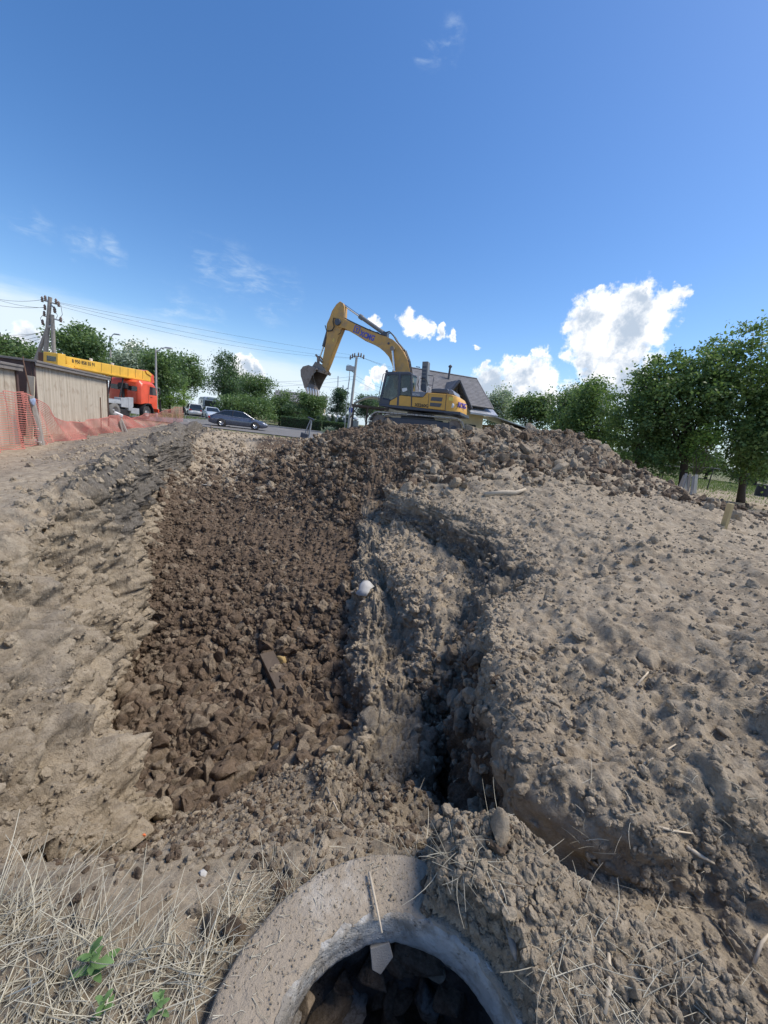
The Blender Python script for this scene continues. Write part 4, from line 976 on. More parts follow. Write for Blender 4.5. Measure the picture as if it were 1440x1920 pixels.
# bucket cylinder, links
P = z6([(405, 400), (335, 650), (285, 790)], 0)
MB().tube([(P[0][0], 0, P[0][1]), (P[1][0], 0, P[1][1])], .09, 12).build('bucket_cylinder', 'digger_dark', ex_root)
MB().tube([(P[1][0], 0, P[1][1]), (P[2][0], 0, P[2][1])], .045, 10).build('bucket_rod', 'chrome_rod', ex_root)
for sy in (-1, 1):
    P = z6([(262, 770), (345, 870)], 0); MB().tube([(x, sy*.24, z) for x, z in P], .055, 8).build('tipping_link', 'steel_bucket', ex_root)
P = z6([(268, 775), (262, 930)], 0); MB().tube([(x, 0, z) for x, z in P], .085, 8).build('bucket_link', 'steel_bucket', ex_root)
for yy in (.2, -.2, .23):
    P = z6([(545, 300), (505, 280), (495, 330), (510, 400), (480, 450), (410, 455), (390, 380)], 0); MB().tube([(x, yy+.05, z) for x, z in P], .02, 6).build('hydraulic_hose', 'hose_black', ex_root)
P = z6([(602, 430), (595, 480), (560, 500)], 0); MB().tube([(x, .25, z) for x, z in P], .018, 6).build('hydraulic_hose', 'hose_black', ex_root)
# --- bucket: curved shell, two cheeks, lip, teeth
BW = .66
back = z6([(232, 945), (130, 905), (60, 925), (32, 965), (36, 1040), (62, 1120), (84, 1205)], BW)
front = z6([(112, 1200), (140, 1140), (172, 1070), (205, 1010), (240, 962)], BW)
bucket = empty('bucket', (0, 0, 0)); bucket.parent = ex_root
def thick(line, t):
    out = []
    for i, (x, z) in enumerate(line):
        a = line[max(i-1, 0)]; b = line[min(i+1, len(line)-1)]; dx, dz = b[0]-a[0], b[1]-a[1]; L_ = math.hypot(dx, dz)
        out.append((x-dz/L_*t, z+dx/L_*t))
    return line+out[::-1]
sh = MB()
shell_o = [front[-1]]+back
sec = thick(shell_o, .04); n_ = len(shell_o)
for i in range(n_-1):
    sh.prism([sec[i], sec[i+1], sec[2*n_-2-i], sec[2*n_-1-i]], 'y', -BW, BW)
sh.build('bucket_shell', 'steel_bucket', bucket)
for sy in (-1, 1): MB().prism(back+front, 'y', sy*BW-.02+sy*.018, sy*BW+.02+sy*.018).build('side_cheek', 'steel_bucket', bucket, bevel=.006)
lip = z6([(62, 1120), (84, 1205), (112, 1200), (95, 1130)], BW); MB().prism(lip, 'y', -BW-.03, BW+.03).build('cutting_edge', 'steel_bucket', bucket)
t0, t1 = z6([(98, 1205), (116, 1288)], BW)
for k in range(5):
    y = -BW+.08+k*(2*BW-.16)/4
    dx, dz = t1[0]-t0[0], t1[1]-t0[1]
    rings = []
    for f, s_ in ((-.1, .10), (.25, .095), (.6, .06), (1., .025)):
        cx, cz = t0[0]+dx*f, t0[1]+dz*f; L_ = math.hypot(dx, dz); ux, uz = -dz/L_, dx/L_
        rings.append([(cx+ux*a*s_*.7, y+b*s_*.9, cz+uz*a*s_*.7) for a, b in ((-1, -1), (1, -1), (1, 1), (-1, 1))])
    MB().loft(rings).build('tooth', 'tooth_steel', bucket, bevel=.008)
br = z6([(205, 935), (255, 860), (330, 900), (398, 985), (380, 1015), (300, 985), (240, 985)], 0)
for sy in (-1, 1): MB().prism(br, 'y', sy*.22-.03, sy*.22+.03).build('bucket_ear', 'steel_bucket', bucket, bevel=.01)
tp_ = z6([(225, 940), (385, 990), (370, 1025), (225, 975)], 0); MB().prism(tp_, 'y', -.5, .5).build('bucket_top_plate', 'steel_bucket', bucket, bevel=.01)
# ================================================================== LEFT SIDE: garages, netting, crane truck, poles
def stained_wall(name):
    m, nt, b, out = mat_new(name); q = NT(nt); v = q.coord('Object', (1, 1, 1)); vs_ = q.coord('Object', (9, 9, .55))
    n = q.noise(vs_, 1.0, 7, .6); n2 = q.noise(v, 3.5, 7, .62, .4); n3 = q.noise(v, 26, 5, .6)
    c = q.mix(q.rng(n, .3, .7), (.40, .34, .26), (.56, .50, .40)); c = q.mix(q.rng(n2, .5, .72, 0, .75), c, (.33, .26, .19)); c = q.mix(q.rng(n3, .6, .8, 0, .5), c, (.25, .20, .15))
    q.l(c, b.inputs['Base Color']); b.inputs['Roughness'].default_value = .85; q.bump(q.noise(v, 30, 5, .6), .6, .006, b); MATS[name] = m
stained_wall('garage_panel')
simple('rust_brown', (.085, .050, .042), .75, wear=.5, wearcol=(.16, .09, .06), scale=2.5, bump=.004)
simple('garage_roof', (.20, .18, .165), .7, wear=.4, wearcol=(.12, .10, .085), scale=2., bump=.004)
simple('pale_board', (.55, .47, .35), .8, wear=.3, wearcol=(.35, .28, .2), scale=3., bump=.003)
simple('old_wood', (.30, .27, .235), .85, wear=.5, wearcol=(.17, .15, .125), scale=5., bump=.006)
simple('rust_steel', (.17, .095, .06), .75, wear=.5, wearcol=(.08, .05, .04), scale=8.)
simple('net_orange', (.74, .27, .22), .6, var=.15, scale=1.2, wear=.25, wearcol=(.75, .42, .36))
simple('rag_blue', (.30, .38, .52), .85, wear=.3, wearcol=(.6, .62, .66), scale=10.)
simple('white_wrap', (.78, .76, .74), .6)

def garage(a, b, h, depth, n, label, roof_lip=.14):
    """long side from a (near) to b (far) facing +X, body running away to the left"""
    a = Vector((*a, 0)); b = Vector((*b, 0)); d = (b-a); L = d.length; an = math.atan2(d.y, d.x)
    z0 = min(terrain_z(a.x-.3, a.y), terrain_z(b.x-.3, b.y))-.12
    g = empty('metal_garage', (a.x, a.y, z0), an, label, 'garage')
    # local x along the wall, local y to the left (away from the trench)
    w = L/n
    for k in range(n):
        rr = random.Random(k*7+n)
        MB().box((w*(k+.5), .02+rr.uniform(-.004, .004), h/2), (w-.012, .04, h-.02)).build('wall_panel', 'garage_panel', g, bevel=.006, seg=1)
    MB().box((L/2, .06, h/2), (L-.02, .03, h-.04)).build('wall_backing', 'rust_brown', g)
    MB().box((-.0, depth/2+.03, h/2), (.05, depth, h)).build('end_wall', 'rust_brown', g, bevel=.01)
    MB().box((L, depth/2+.03, h/2), (.05, depth, h)).build('end_wall', 'rust_brown', g, bevel=.01)
    MB().box((L/2, depth+.03, h/2), (L, .05, h)).build('rear_wall', 'rust_brown', g)
    MB().box((.02, -.012, h/2), (.07, .06, h)).build('corner_angle', 'rust_brown', g, bevel=.01)
    MB().box((L-.02, -.012, h/2), (.07, .06, h)).build('corner_angle', 'rust_brown', g, bevel=.01)
    MB().box((L/2, depth/2-.04, h+.03), (L+.14, depth+.2, .06)).build('roof', 'garage_roof', g, bevel=.01)
    MB().box((L/2, -.10, h-.02), (L+.14, .035, roof_lip)).build('roof_fascia', 'garage_roof', g, bevel=.008)
    return g
gB = garage((-10.4, 11.3), (-12.1, 16.5), 2.22, 3.6, 11, 'tall stained beige metal garage hiding the tail of the crane truck')
gA = garage((-8.75, 7.2), (-9.55, 9.9), 2.02, 3.6, 6, 'low stained beige metal garage behind the netting, the one farther from the crane truck')
# board leaning in the gap
p = at_y(49, 700, 10.6); z = terrain_z(p.x, p.y)
t = MB().box((0, 0, .86), (.17, .035, 1.75), (0, R_(3), 0)).build('leaning_board', 'pale_board', None, bevel=.006, loc=(p.x, p.y, z-.02), rot=(R_(-4), 0, R_(15))); tag(t, 'pale narrow board standing in the gap between two garages', 'board')

# netting
low = [(-160, 905), (-60, 875), (0, 852), (40, 842), (78, 833), (130, 826), (185, 817), (232, 808), (275, 801), (310, 796), (343, 791)]
upp = [(-160, 742), (-60, 735), (0, 735), (40, 736), (60, 742), (128, 792), (185, 785), (226, 777), (274, 775), (330, 763), (343, 762)]
# finer upper line: scallops between the stakes
def dens(pts, n):
    P = np.array(pts, float); s = np.r_[0, np.cumsum(np.hypot(*np.diff(P, axis=0).T))]; t = np.linspace(0, s[-1], n)
    return np.stack([np.interp(t, s, P[:, 0]), np.interp(t, s, P[:, 1])], 1)
NB = 150
lowd = []
ks = np.linspace(0, len(low)-1, NB)
LP = []
for q_ in low:
    p_, n_ = hit(*q_); LP.append(np.array(p_))
LP = np.array(LP)
# keep the line of stakes smooth in plan
UP = []
for (a, b), lp in zip(upp, LP):
    p_ = at_y(a, b, lp[1]); UP.append(np.array(p_))
UP = np.array(UP)
def itp(A_, t): return np.stack([pchip(np.arange(len(A_)).astype(float), A_[:, i].astype(float), t) for i in range(3)], 1)
LO = itp(LP, ks); TP = itp(UP, ks)
for i in range(NB):
    LO[i, 2] = terrain_z(LO[i, 0], LO[i, 1])+.02
sag = .10*np.sin(np.clip((ks-4)/3, 0, 1)*math.pi)**2
TP[:, 2] -= .16*np.sin(np.clip((ks-7), 0, 1)*math.pi)+.10*np.sin(np.clip((ks-8), 0, 1)*math.pi)+.06*np.sin(np.clip((ks-9), 0, 1)*math.pi)
TP[:, 2] = np.maximum(TP[:, 2], LO[:, 2]+.15)
NH = 24
net = MB()
def netp(i, v):
    b = LO[i]*(1-v)+TP[i]*v
    w = .07*math.sin(ks[i]*5.1+v*4)*(1-v)+.05*math.sin(ks[i]*13+v*7)
    return b+np.array([w, w*.3, .02*math.sin(ks[i]*9)*v])
for j in range(NH+1):
    v = j/NH; hw = .0075 if j not in (0, NH) else .011
    pts = [netp(i, v) for i in range(NB)]
    k0 = len(net.v)
    for p_ in pts:
        net.v += [(p_[0], p_[1], p_[2]-hw), (p_[0]+.004, p_[1], p_[2]+hw)]
    net.f += [(k0+2*i, k0+2*i+2, k0+2*i+3, k0+2*i+1) for i in range(NB-1)]
tot = np.linalg.norm(np.diff((LO+TP)/2, axis=0), axis=1); cum_ = np.r_[0, np.cumsum(tot)]
nv = int(cum_[-1]/.11)
for c_ in np.linspace(0, cum_[-1], nv):
    i = int(np.clip(np.searchsorted(cum_, c_)-1, 0, NB-2)); f = (c_-cum_[i])/max(tot[i], 1e-6)
    dirv = LO[i+1]-LO[i]; dirv = dirv/np.linalg.norm(dirv)*.004
    k0 = len(net.v)
    for j in range(0, NH+1, 2):
        p_ = netp(i, j/NH)*(1-f)+netp(i+1, j/NH)*f
        net.v += [tuple(p_-dirv), tuple(p_+dirv)]
    m_ = NH//2
    net.f += [(k0+2*q_, k0+2*q_+1, k0+2*q_+3, k0+2*q_+2) for q_ in range(m_)]
o = net.build('safety_net', 'net_orange'); tag(o, 'sagging orange plastic safety netting strung along the trench edge', 'safety net')
# stakes of the netting
def stake(pa, pb, r, mat, name, label, cat, depth=None, group=None):
    b, _ = hit(*pb); t = at_y(pa[0], pa[1], b.y if depth is None else depth)
    b = Vector(b)+Vector((0, 0, -.06))
    mid = (t+b)/2+Vector((r*.3, 0, 0))
    o = MB().tube([b, mid, t], r, 6).build(name, mat, None); return tag(o, label, cat, group)
b, _ = hit(78, 834); t1 = at_y(58, 742, b.y); t2 = at_y(44, 678, b.y)
pr = empty('wrapped_stake', b, 0, 'grey timber stake with a rod and cloth tied on, holding the netting', 'stake')
d_ = Vector(t1)-Vector(b)
MB().tube([(0, 0, -.08), tuple(d_*.5), tuple(d_)], [.085, .075, .065], 6).build('timber', 'old_wood', pr)
MB().tube([tuple(d_*.85), tuple(d_*1.02), tuple(Vector(t2)-Vector(b)), tuple(Vector(at_y(43, 668, b.y))-Vector(b))], .012, 6).build('rod', 'rust_steel', pr)
rg = clod_variants(1, 3, 990)[0]; rg.materials.append(M('rag_blue')); ro = bpy.data.objects.new('cloth', rg); COL.objects.link(ro); ro.parent = pr
c = at_y(62, 752, b.y-.08)-Vector(b); ro.location = c; ro.scale = (.09, .06, .13)
for f in (.33, .06): MB().tube([tuple(d_*f+Vector((-.09, -.06, 0))), tuple(d_*f+Vector((.09, -.09, .01)))], .012, 5).build('wire_tie', 'white_wrap', pr)
MB().tube([tuple(d_*.1+Vector((-.05, -.08, 0))), tuple(Vector(hit(77, 831)[0])-Vector(b)+Vector((.12, -.05, .0)))], .03, 5).build('brace', 'white_wrap', pr)
b, _ = hit(232, 809); pr = empty('net_stake', b, 0, 'short pale timber stake with wrapped top holding up the sagging net', 'stake')
t1 = Vector(at_y(222, 777, b.y))-Vector(b)
MB().tube([(0, 0, -.1), tuple(t1)], [.10, .09], 6).build('timber', 'old_wood', pr); MB().box(tuple(t1), (.30, .14, .12), (0, R_(20), .3)).build('wrapped_top', 'white_wrap', pr, bevel=.03)
MB().tube([(.15, 0, -.1), tuple(t1*.6+Vector((.05, 0, 0)))], .05, 5).build('brace', 'old_wood', pr)
stake((188, 745), (190, 806), .018, 'rust_steel', 'rebar_rod', 'thin rusty rod stuck in the bank before the beige garage', 'rod')
b, _ = hit(163, 812)
tag(MB().tube([b+Vector((0, 0, -.05)), at_y(160, 800, b.y), at_y(147, 788, b.y)], [.03, .022, .012], 6).build('bent_branch', 'old_wood'), 'bent dry branch sticking out of the bank by the netting', 'branch')
stake((327, 772), (331, 789), .025, 'rust_steel', 'rebar_rod', 'short rod at the far end of the netting', 'rod')

# ------------------------------------------------------------------ crane truck, heading +Y, its right side towards +X
simple('truck_red', (.72, .085, .03), .38, wear=.25, wearcol=(.45, .10, .06), scale=1.5, coat=.2)
simple('crane_yellow', (.72, .42, .045), .42, wear=.3, wearcol=(.5, .28, .05), scale=1.2)
simple('truck_black', (.02, .02, .022), .6, wear=.3, wearcol=(.08, .07, .06))
simple('truck_grey', (.34, .36, .38), .5, wear=.35, wearcol=(.2, .18, .16), scale=3.)
simple('rubber', (.028, .027, .026), .85, wear=.6, wearcol=(.14, .125, .11), scale=5.)
simple('rubber_dusty', (.16, .155, .145), .9, wear=.5, wearcol=(.08, .075, .07), scale=5.)
simple('rim_grey', (.30, .30, .30), .5, metal=.2, wear=.4, wearcol=(.12, .1, .09))
TX, TY = -20.75, 29.0
truck = empty('crane_truck', (TX, TY, 0), 0, 'red truck with long yellow crane boom parked behind the garages', 'crane truck')
def tp(pts, X, k=4., ox=0., oy=540.):
    out = []
    for a, b in pts:
        w = at_plane(ox+a/k, oy+b/k, (X, 0, 0), (1, 0, 0)); out.append((w.y-TY, w.z))
    return out
XR = TX+1.25
def wheel(name, parent, c, r, w, axis='x', rim='rim_grey', tyre='rubber', side=1, spokes=0):
    t = MB().lathe([(r*.55, -w/2), (r*.9, -w/2), (r, -w*.38), (r, w*.38), (r*.9, w/2), (r*.55, w/2)], axis, c, 28).build(name, tyre, parent, smooth=True)
    ax = Vector((1, 0, 0)) if axis == 'x' else Vector((0, 1, 0))
    cc = Vector(c)
    rm = MB().lathe([(.001, side*w*.30), (r*.16, side*w*.34), (r*.18, side*w*.22), (r*.48, side*w*.16), (r*.56, side*w*.47), (r*.60, side*w*.5)], axis, c, 24).build('rim', rim, t, smooth=True)
    for k in range(spokes):
        a = 2*math.pi*k/spokes
        u = Vector((0, math.cos(a), math.sin(a))) if axis == 'x' else Vector((math.cos(a), 0, math.sin(a)))
        MB().tube([cc+ax*side*w*.36+u*r*.12, cc+ax*side*w*.42+u*r*.54], [r*.09, r*.06], 6).build('spoke', 'rim_bright', t)
    return t
simple('rim_bright', (.62, .63, .64), .3, metal=.7)
for y, w in ((2.0, .32), (-1.7, .55), (-3.02, .55)):
    for sx in (-1, 1): wheel('wheel', truck, (sx*1.0, y, .52), .53, w, tyre='rubber_dusty' if y < 0 else 'rubber', side=sx)
MB().span(-.45, .45, -5.4, 3.0, .75, 1.05).build('chassis', 'truck_black', truck, bevel=.02)
MB().span(-1.2, 1.2, -5.3, -.6, 1.12, 1.30).build('bed', 'truck_grey', truck, bevel=.02)
MB().span(.95, 1.22, -2.6, -.2, 1.02, 1.20).build('side_rail', 'truck_grey', truck, bevel=.02)
# cab shell: section in (y, z), extruded across with rounded roof
cabs = [(1.05, 1.12), (1.05, 2.35), (1.12, 2.72), (1.35, 2.90), (2.6, 2.92), (3.05, 2.78), (3.25, 2.3), (3.33, 1.75), (3.33, .85), (2.72, .85), (2.55, 1.22), (1.55, 1.22)]
tc_ = empty('cab', (0, 0, 0)); tc_.parent = truck
rings = []
for t in np.linspace(-1, 1, 13):
    k = max(0, abs(t)-.8)/.2; sh = .12*(1-math.sqrt(max(0, 1-k*k)))
    rings.append([(t*1.25, y + (sh if y < 2 else -sh), z-(sh*1.6 if z > 2.5 else 0)) for y, z in cabs])
MB().loft(rings).build('cab_shell', 'truck_red', tc_, bevel=.03)
MB().prism([(2.15, 1.92), (2.22, 2.55), (2.95, 2.50), (3.12, 1.92)], 'x', 1.245, 1.262).build('side_window', 'car_glass', tc_)
MB().prism([(2.15, 1.92), (2.22, 2.55), (2.95, 2.50), (3.12, 1.92)], 'x', -1.262, -1.245).build('side_window', 'car_glass', tc_)
MB().span(1.249, 1.258, 2.02, 2.04, 1.0, 2.6).build('door_seam', 'truck_black', tc_)
MB().span(1.25, 1.285, 2.3, 2.5, 1.72, 1.76).build('door_handle', 'truck_black', tc_)
for x0, x1 in ((-1.0, -.15), (.30, 1.02)):
    w = MB().span(x0, x1, 1.03, 1.045, 2.05, 2.40).build('rear_window', 'car_glass', tc_, bevel=.01)
for k in range(6): MB().span(-.95, 1.1, 1.035, 1.05, 1.40+k*.10, 1.44+k*.10).build('pressed_rib', 'truck_red', tc_, bevel=.01)
MB().span(-1.12, 1.12, 3.31, 3.34, 1.82, 2.5).build('windscreen', 'car_glass', tc_)
MB().span(-1.25, 1.25, 3.33, 3.5, .55, .85).build('bumper', 'truck_red', truck, bevel=.04)
MB().box((1.35, 3.35, 2.25), (.06, .18, .42)).build('mirror', 'truck_black', tc_, bevel=.02)
MB().tube([(1.2, 3.3, 2.55), (1.36, 3.4, 2.5), (1.36, 3.38, 2.2)], .015, 5).build('mirror_arm', 'truck_grey', tc_)
# fender over the front wheel
fr = []
for a in np.linspace(-10, 190, 12):
    fr.append((2.0+.70*math.cos(R_(a)), .56+.70*math.sin(R_(a))))
inn = [(2.0+(y-2.0)*.9, .56+(z-.56)*.9) for y, z in fr]
for sx in (-1, 1):
    f = MB()
    for i in range(11): f.prism([fr[i], fr[i+1], inn[i+1], inn[i]], 'x', sx*.70, sx*1.27)
    f.build('fender', 'truck_black', truck)
def tbox(nm, quad, x0, x1, mat, bev=.02): return MB().prism(tp(quad, XR), 'x', x0, x1).build(nm, mat, truck, bevel=bev)
tbox('tool_box', [(908, 822), (972, 828), (968, 900), (912, 893)], .75, 1.24, 'truck_grey')
tbox('air_filter', [(960, 822), (1000, 822), (1000, 890), (980, 925), (965, 920)], .95, 1.27, 'truck_grey', .04)
tbox('battery_box', [(985, 905), (1045, 905), (1045, 948), (985, 940)], .8, 1.25, 'truck_grey')
tbox('fuel_tank', [(915, 905), (985, 912), (985, 965), (915, 955)], .7, 1.15, 'truck_black', .06)
# boom rest frame and the black box on the cab's back
for sx in (-.75, .15):
    MB().tube([(sx, .3, 1.25), (sx+.05, .75, 2.98)], .05, 6).build('boom_rest_leg', 'truck_black', truck)
MB().tube([(-.75, .74, 2.95), (.2, .74, 2.95)], .06, 6).build('boom_rest_bar', 'truck_black', truck)
MB().span(-.22, .42, .68, 1.02, 2.12, 2.55).build('intake_box', 'truck_black', truck, bevel=.08)
MB().span(-.05, .12, .80, 1.0, 1.3, 2.15).build('intake_pipe', 'truck_black', truck, bevel=.05)
# crane: boom, head, slewing cabin
BXN = TX+.38
bo = tp([(484, 508), (1100, 624), (1132, 650), (1134, 708), (850, 662), (560, 606), (490, 592)], BXN)
cb_ = empty('crane', (0, 0, 0)); cb_.parent = truck
MB().prism(bo, 'x', -.36, .38).build('boom', 'crane_yellow', cb_, bevel=.04)
fl = tp([(555, 585), (850, 645), (1120, 692), (1120, 700), (850, 655), (555, 597)], BXN); MB().prism(fl, 'x', .37, .43).build('boom_flange', 'crane_yellow', cb_)
for a in (760, 835, 900, 960, 1015, 1070):
    f = (a-484)/(1100-484); p_ = tp([(a, 512+f*116), (a, 592+f*106)], BXN); MB().tube([(.382, p_[0][0], p_[0][1]), (.382, p_[1][0], p_[1][1]+.06)], .014, 4).build('boom_seam', 'rust_brown', cb_)
hd = tp([(1085, 622), (1105, 618), (1152, 655), (1156, 715), (1130, 712), (1130, 655)], BXN); MB().prism(hd, 'x', -.38, .40).build('boom_head', 'truck_red', cb_, bevel=.02)
hl = tp([(1085, 618), (1108, 622), (1135, 650), (1128, 662), (1095, 640)], BXN); MB().prism(hl, 'x', .40, .45).build('head_plate', 'crane_yellow', cb_, bevel=.02)
bk = tp([(515, 515), (555, 602), (495, 592), (486, 510)], BXN); MB().prism(bk, 'x', .385, .44).build('boom_bracket', 'crane_yellow', cb_, bevel=.02)
p_ = tp([(630, 566)], BXN)[0]; q_ = tp([(545, 546), (715, 577)], BXN); tl_ = math.atan2(q_[1][1]-q_[0][1], q_[1][0]-q_[0][0])
tw_ = text_mesh('boom_number', '8 950 858 55 91', .50, 'letter_black', cb_, (.386, p_[0], p_[1]+.02), (0, 0, 0), .004, bold=.012)
tw_.rotation_euler = (Matrix.Rotation(R_(90), 3, 'Z') @ Matrix.Rotation(R_(90), 3, 'X') @ Matrix.Rotation(tl_, 3, 'Z')).to_euler()
wid = max(v.co.x for v in tw_.data.vertices)-min(v.co.x for v in tw_.data.vertices); tw_.scale = ((q_[1][0]-q_[0][0])/wid,)*3
cab_o = tp([(334, 478), (396, 486), (398, 560), (440, 572), (440, 640), (334, 640)], BXN); MB().prism(cab_o, 'x', .30, 1.15).build('crane_cab', 'crane_yellow', cb_, bevel=.03)
w_ = tp([(350, 505), (416, 515), (416, 552), (350, 545)], BXN+.75); MB().prism(w_, 'x', 1.13, 1.16).build('crane_cab_window', 'car_glass', cb_)
wn_ = tp([(396, 492), (486, 512), (486, 590), (398, 575)], BXN); MB().prism(wn_, 'x', -.5, .30).build('winch_frame', 'rust_brown', cb_, bevel=.02)
for a in (415, 440, 462):
    p_ = tp([(a, 500), (a, 570)], BXN); MB().tube([(.32, p_[0][0], p_[0][1]), (.32, p_[1][0], p_[1][1])], .06, 6).build('frame_post', 'crane_yellow', cb_)
ba = tp([(334, 562), (480, 590), (590, 640), (600, 700), (334, 700)], BXN); MB().prism(ba, 'x', -.9, .9).build('slewing_base', 'crane_yellow', cb_, bevel=.03)
MB().lathe([(.001, 1.3), (.8, 1.3), (.8, 1.75), (.001, 1.75)], 'z', (0, (ba[0][0]+ba[2][0])/2, 0), 24).build('slew_ring', 'truck_black', cb_)
p_ = tp([(745, 685), (835, 672)], BXN); MB().tube([(.1, p_[0][0], p_[0][1]), (.1, p_[1][0], p_[1][1])], .12, 10).build('lift_cylinder', 'crane_yellow', cb_)
# lamps along the boom
for a, b_ in ((703, 545), (863, 578)):
    p_ = tp([(a, b_)], BXN)[0]; MB().lathe([(.001, -.12), (.07, -.12), (.10, .05), (.001, .07)], 'z', (.2, p_[0], p_[1]+.06), 10).build('marker_lamp', 'white_wrap', cb_)

# ------------------------------------------------------------------ utility poles and wires
simple('concrete_pole', (.42, .40, .37), .85, wear=.3, wearcol=(.3, .27, .24), scale=2.)
simple('insulator', (.16, .11, .09), .35); simple('wire_dark', (.03, .03, .032), .6); simple('galv', (.38, .39, .40), .5, metal=.4)
simple('sign_blue', (.03, .09, .42), .5)
def pole(name, pxy_top, pxy_bot, Y, r0, r1, mat, label):
    t = Vector(at_y(*pxy_top, Y)); b = Vector(at_y(*pxy_bot, Y)); d = (t-b); k = (b.z+.1)/d.z; b = b-d*k
    e = empty(name, (b.x, b.y, -.1), 0, label, 'utility pole')
    MB().tube([(0, 0, 0), tuple((t-b)*.5), tuple(t-b)], [r0, (r0+r1)/2, r1], 10).build('shaft', mat, e)
    return e, b, t
pl, plb, plt = pole('utility_pole', (94, 557), (86, 660), 30., .17, .12, 'old_wood', 'weathered wooden utility pole with slanting braces behind the garages')
def PL(x, y, Y=30.): return tuple(Vector(at_y(x, y, Y))-plb)
def PLw(x, y, Y=30.): return Vector(at_y(x, y, Y))
for a, b_ in (((92, 608), (70, 668)), ((92, 600), (84, 668)), ((98, 590), (101, 664))):
    p0, p1 = Vector(PL(*a)), Vector(PL(*b_)); d = (p1-p0); p2 = p0+d*((0-p0.z)/d.z)
    MB().tube([tuple(p0), tuple(p2)], [.12, .15], 8).build('brace', 'old_wood', pl)
for (a, b_) in (((78, 562), (112, 572)), ((84, 560), (104, 580))):
    MB().tube([PL(*a), PL(*b_)], .05, 6).build('cross_arm', 'galv', pl)
MB().tube([PL(82, 592), PL(115, 602)], .05, 6).build('cross_arm', 'galv', pl)
for c_ in ((79, 561), (85, 559), (105, 565), (110, 570), (84, 576), (102, 580), (83, 588), (80, 604), (103, 582), (114, 599)):
    MB().lathe([(.001, -.2), (.09, -.18), (.06, -.1), (.10, -.05), (.06, .03), (.09, .08), (.04, .18), (.001, .2)], 'z', PL(*c_), 10).build('insulator', 'insulator', pl, smooth=True)
for pts in ([(83, 588), (76, 596), (78, 606), (80, 604)], [(103, 582), (108, 592), (104, 600)], [(114, 572), (117, 590), (110, 600)]):
    MB().tube([PL(*q_) for q_ in pts], .015, 5).build('jumper_wire', 'wire_dark', pl)
MB().tube([PL(90, 612), PL(98, 612)], .13, 6).build('clamp', 'galv', pl)

PRY = 53.
pr_, prb, prt = pole('utility_pole', (669, 668), (656, 782), PRY, .22, .15, 'concrete_pole', 'pale concrete utility pole with insulator arms and a blue sign')
def PR(x, y, Y=53.): return tuple(Vector(at_y(x, y, Y))-prb)
arc = [(656, 673), (662, 669), (669, 668), (676, 668), (683, 672)]
MB().tube([PR(*q_) for q_ in arc], .06, 6).build('cross_arm', 'galv', pr_)
for c_ in ((657, 670), (661, 667), (665, 666), (672, 665), (677, 666), (682, 669)):
    MB().lathe([(.001, -.3), (.11, -.25), (.07, -.1), (.12, 0), (.07, .1), (.1, .2), (.001, .3)], 'z', PR(*c_), 8).build('insulator', 'insulator', pr_, smooth=True)
MB().box(PR(657, 691), (1.1, .5, .6)).build('transformer', 'galv', pr_, bevel=.05)
MB().tube([PR(651, 690), PR(652, 684), PR(659, 686), PR(662, 690)], .05, 6).build('bracket', 'galv', pr_)
MB().tube([PR(657, 694), PR(668, 702)], .05, 6).build('bracket', 'galv', pr_)
MB().box(PR(659, 769), (.62, .35, .62)).build('blue_sign', 'sign_blue', pr_, bevel=.02)
def wire(a, b, sg, label, r=.018, n=16):
    r *= .62
    a, b = Vector(a), Vector(b); P = []
    for i in range(n+1):
        t = i/n; p_ = a.lerp(b, t); p_.z -= sg*4*t*(1-t); P.append(p_)
    return tag(MB().tube(P, r, 4).build('power_line', 'wire_dark'), label, 'power line', 'overhead wires')
for k, (a, b_, sg) in enumerate((((111, 569), (657, 671), .5), ((107, 573), (682, 672), .9), ((105, 566), (669, 667), .15))):
    wire(PLw(*a), at_y(*b_, PRY), sg, 'long thin wire sagging between the wooden pole and the concrete pole')
for a, b_ in (((79, 562), (-40, 552)), ((84, 577), (-40, 548)), ((86, 576), (-60, 560)), ((88, 620), (-60, 636)), ((88, 626), (-60, 648)), ((88, 631), (-60, 658)), ((88, 622), (-60, 622))):
    wire(PLw(*a), at_y(*b_, 30.), .25, 'wire running from the wooden pole out past the garages', .02)
for a, Ya, b_, Yb in (((668, 705), PRY, (440, 712), 70), ((666, 711), PRY, (440, 722), 70), ((668, 705), PRY, (790, 742), 45), ((666, 711), PRY, (790, 755), 45), ((682, 672), PRY, (900, 735), 66), ((672, 668), PRY, (900, 725), 66), ((664, 728), PRY, (440, 700), 76), ((664, 735), PRY, (800, 770), 60)):
    wire(at_y(*a, Ya), at_y(*b_, Yb), .5, 'wire leading away from the concrete pole', .022)
# aerial mast and thin posts behind the bushes
b = at_y(640, 760, 70); b.z = -.1; t = at_y(640, 715, 70)
e = empty('aerial_mast', b, 0, 'thin forked aerial mast rising behind the dark pine', 'mast'); h_ = t.z-b.z
MB().tube([(0, 0, 0), (0, 0, h_-.6)], .10, 6).build('shaft', 'galv', e)
for sx in (-1, 1): MB().tube([(0, 0, h_-1.6), (sx*.9, 0, h_-1.0), (sx*1.0, 0, h_+.8)], .09, 6).build('fork', 'galv', e)
for px, y0, Y, lab in ((567, 738, 60, 'thin post standing beyond the bucket of the excavator'), (656, 695, 54.5, 'thin down-pipe post beside the concrete pole')):
    t = at_y(px, y0, Y); o = MB().tube([(t.x, t.y, -.1), tuple(t)], .05, 6).build('thin_post', 'galv'); tag(o, lab, 'post')
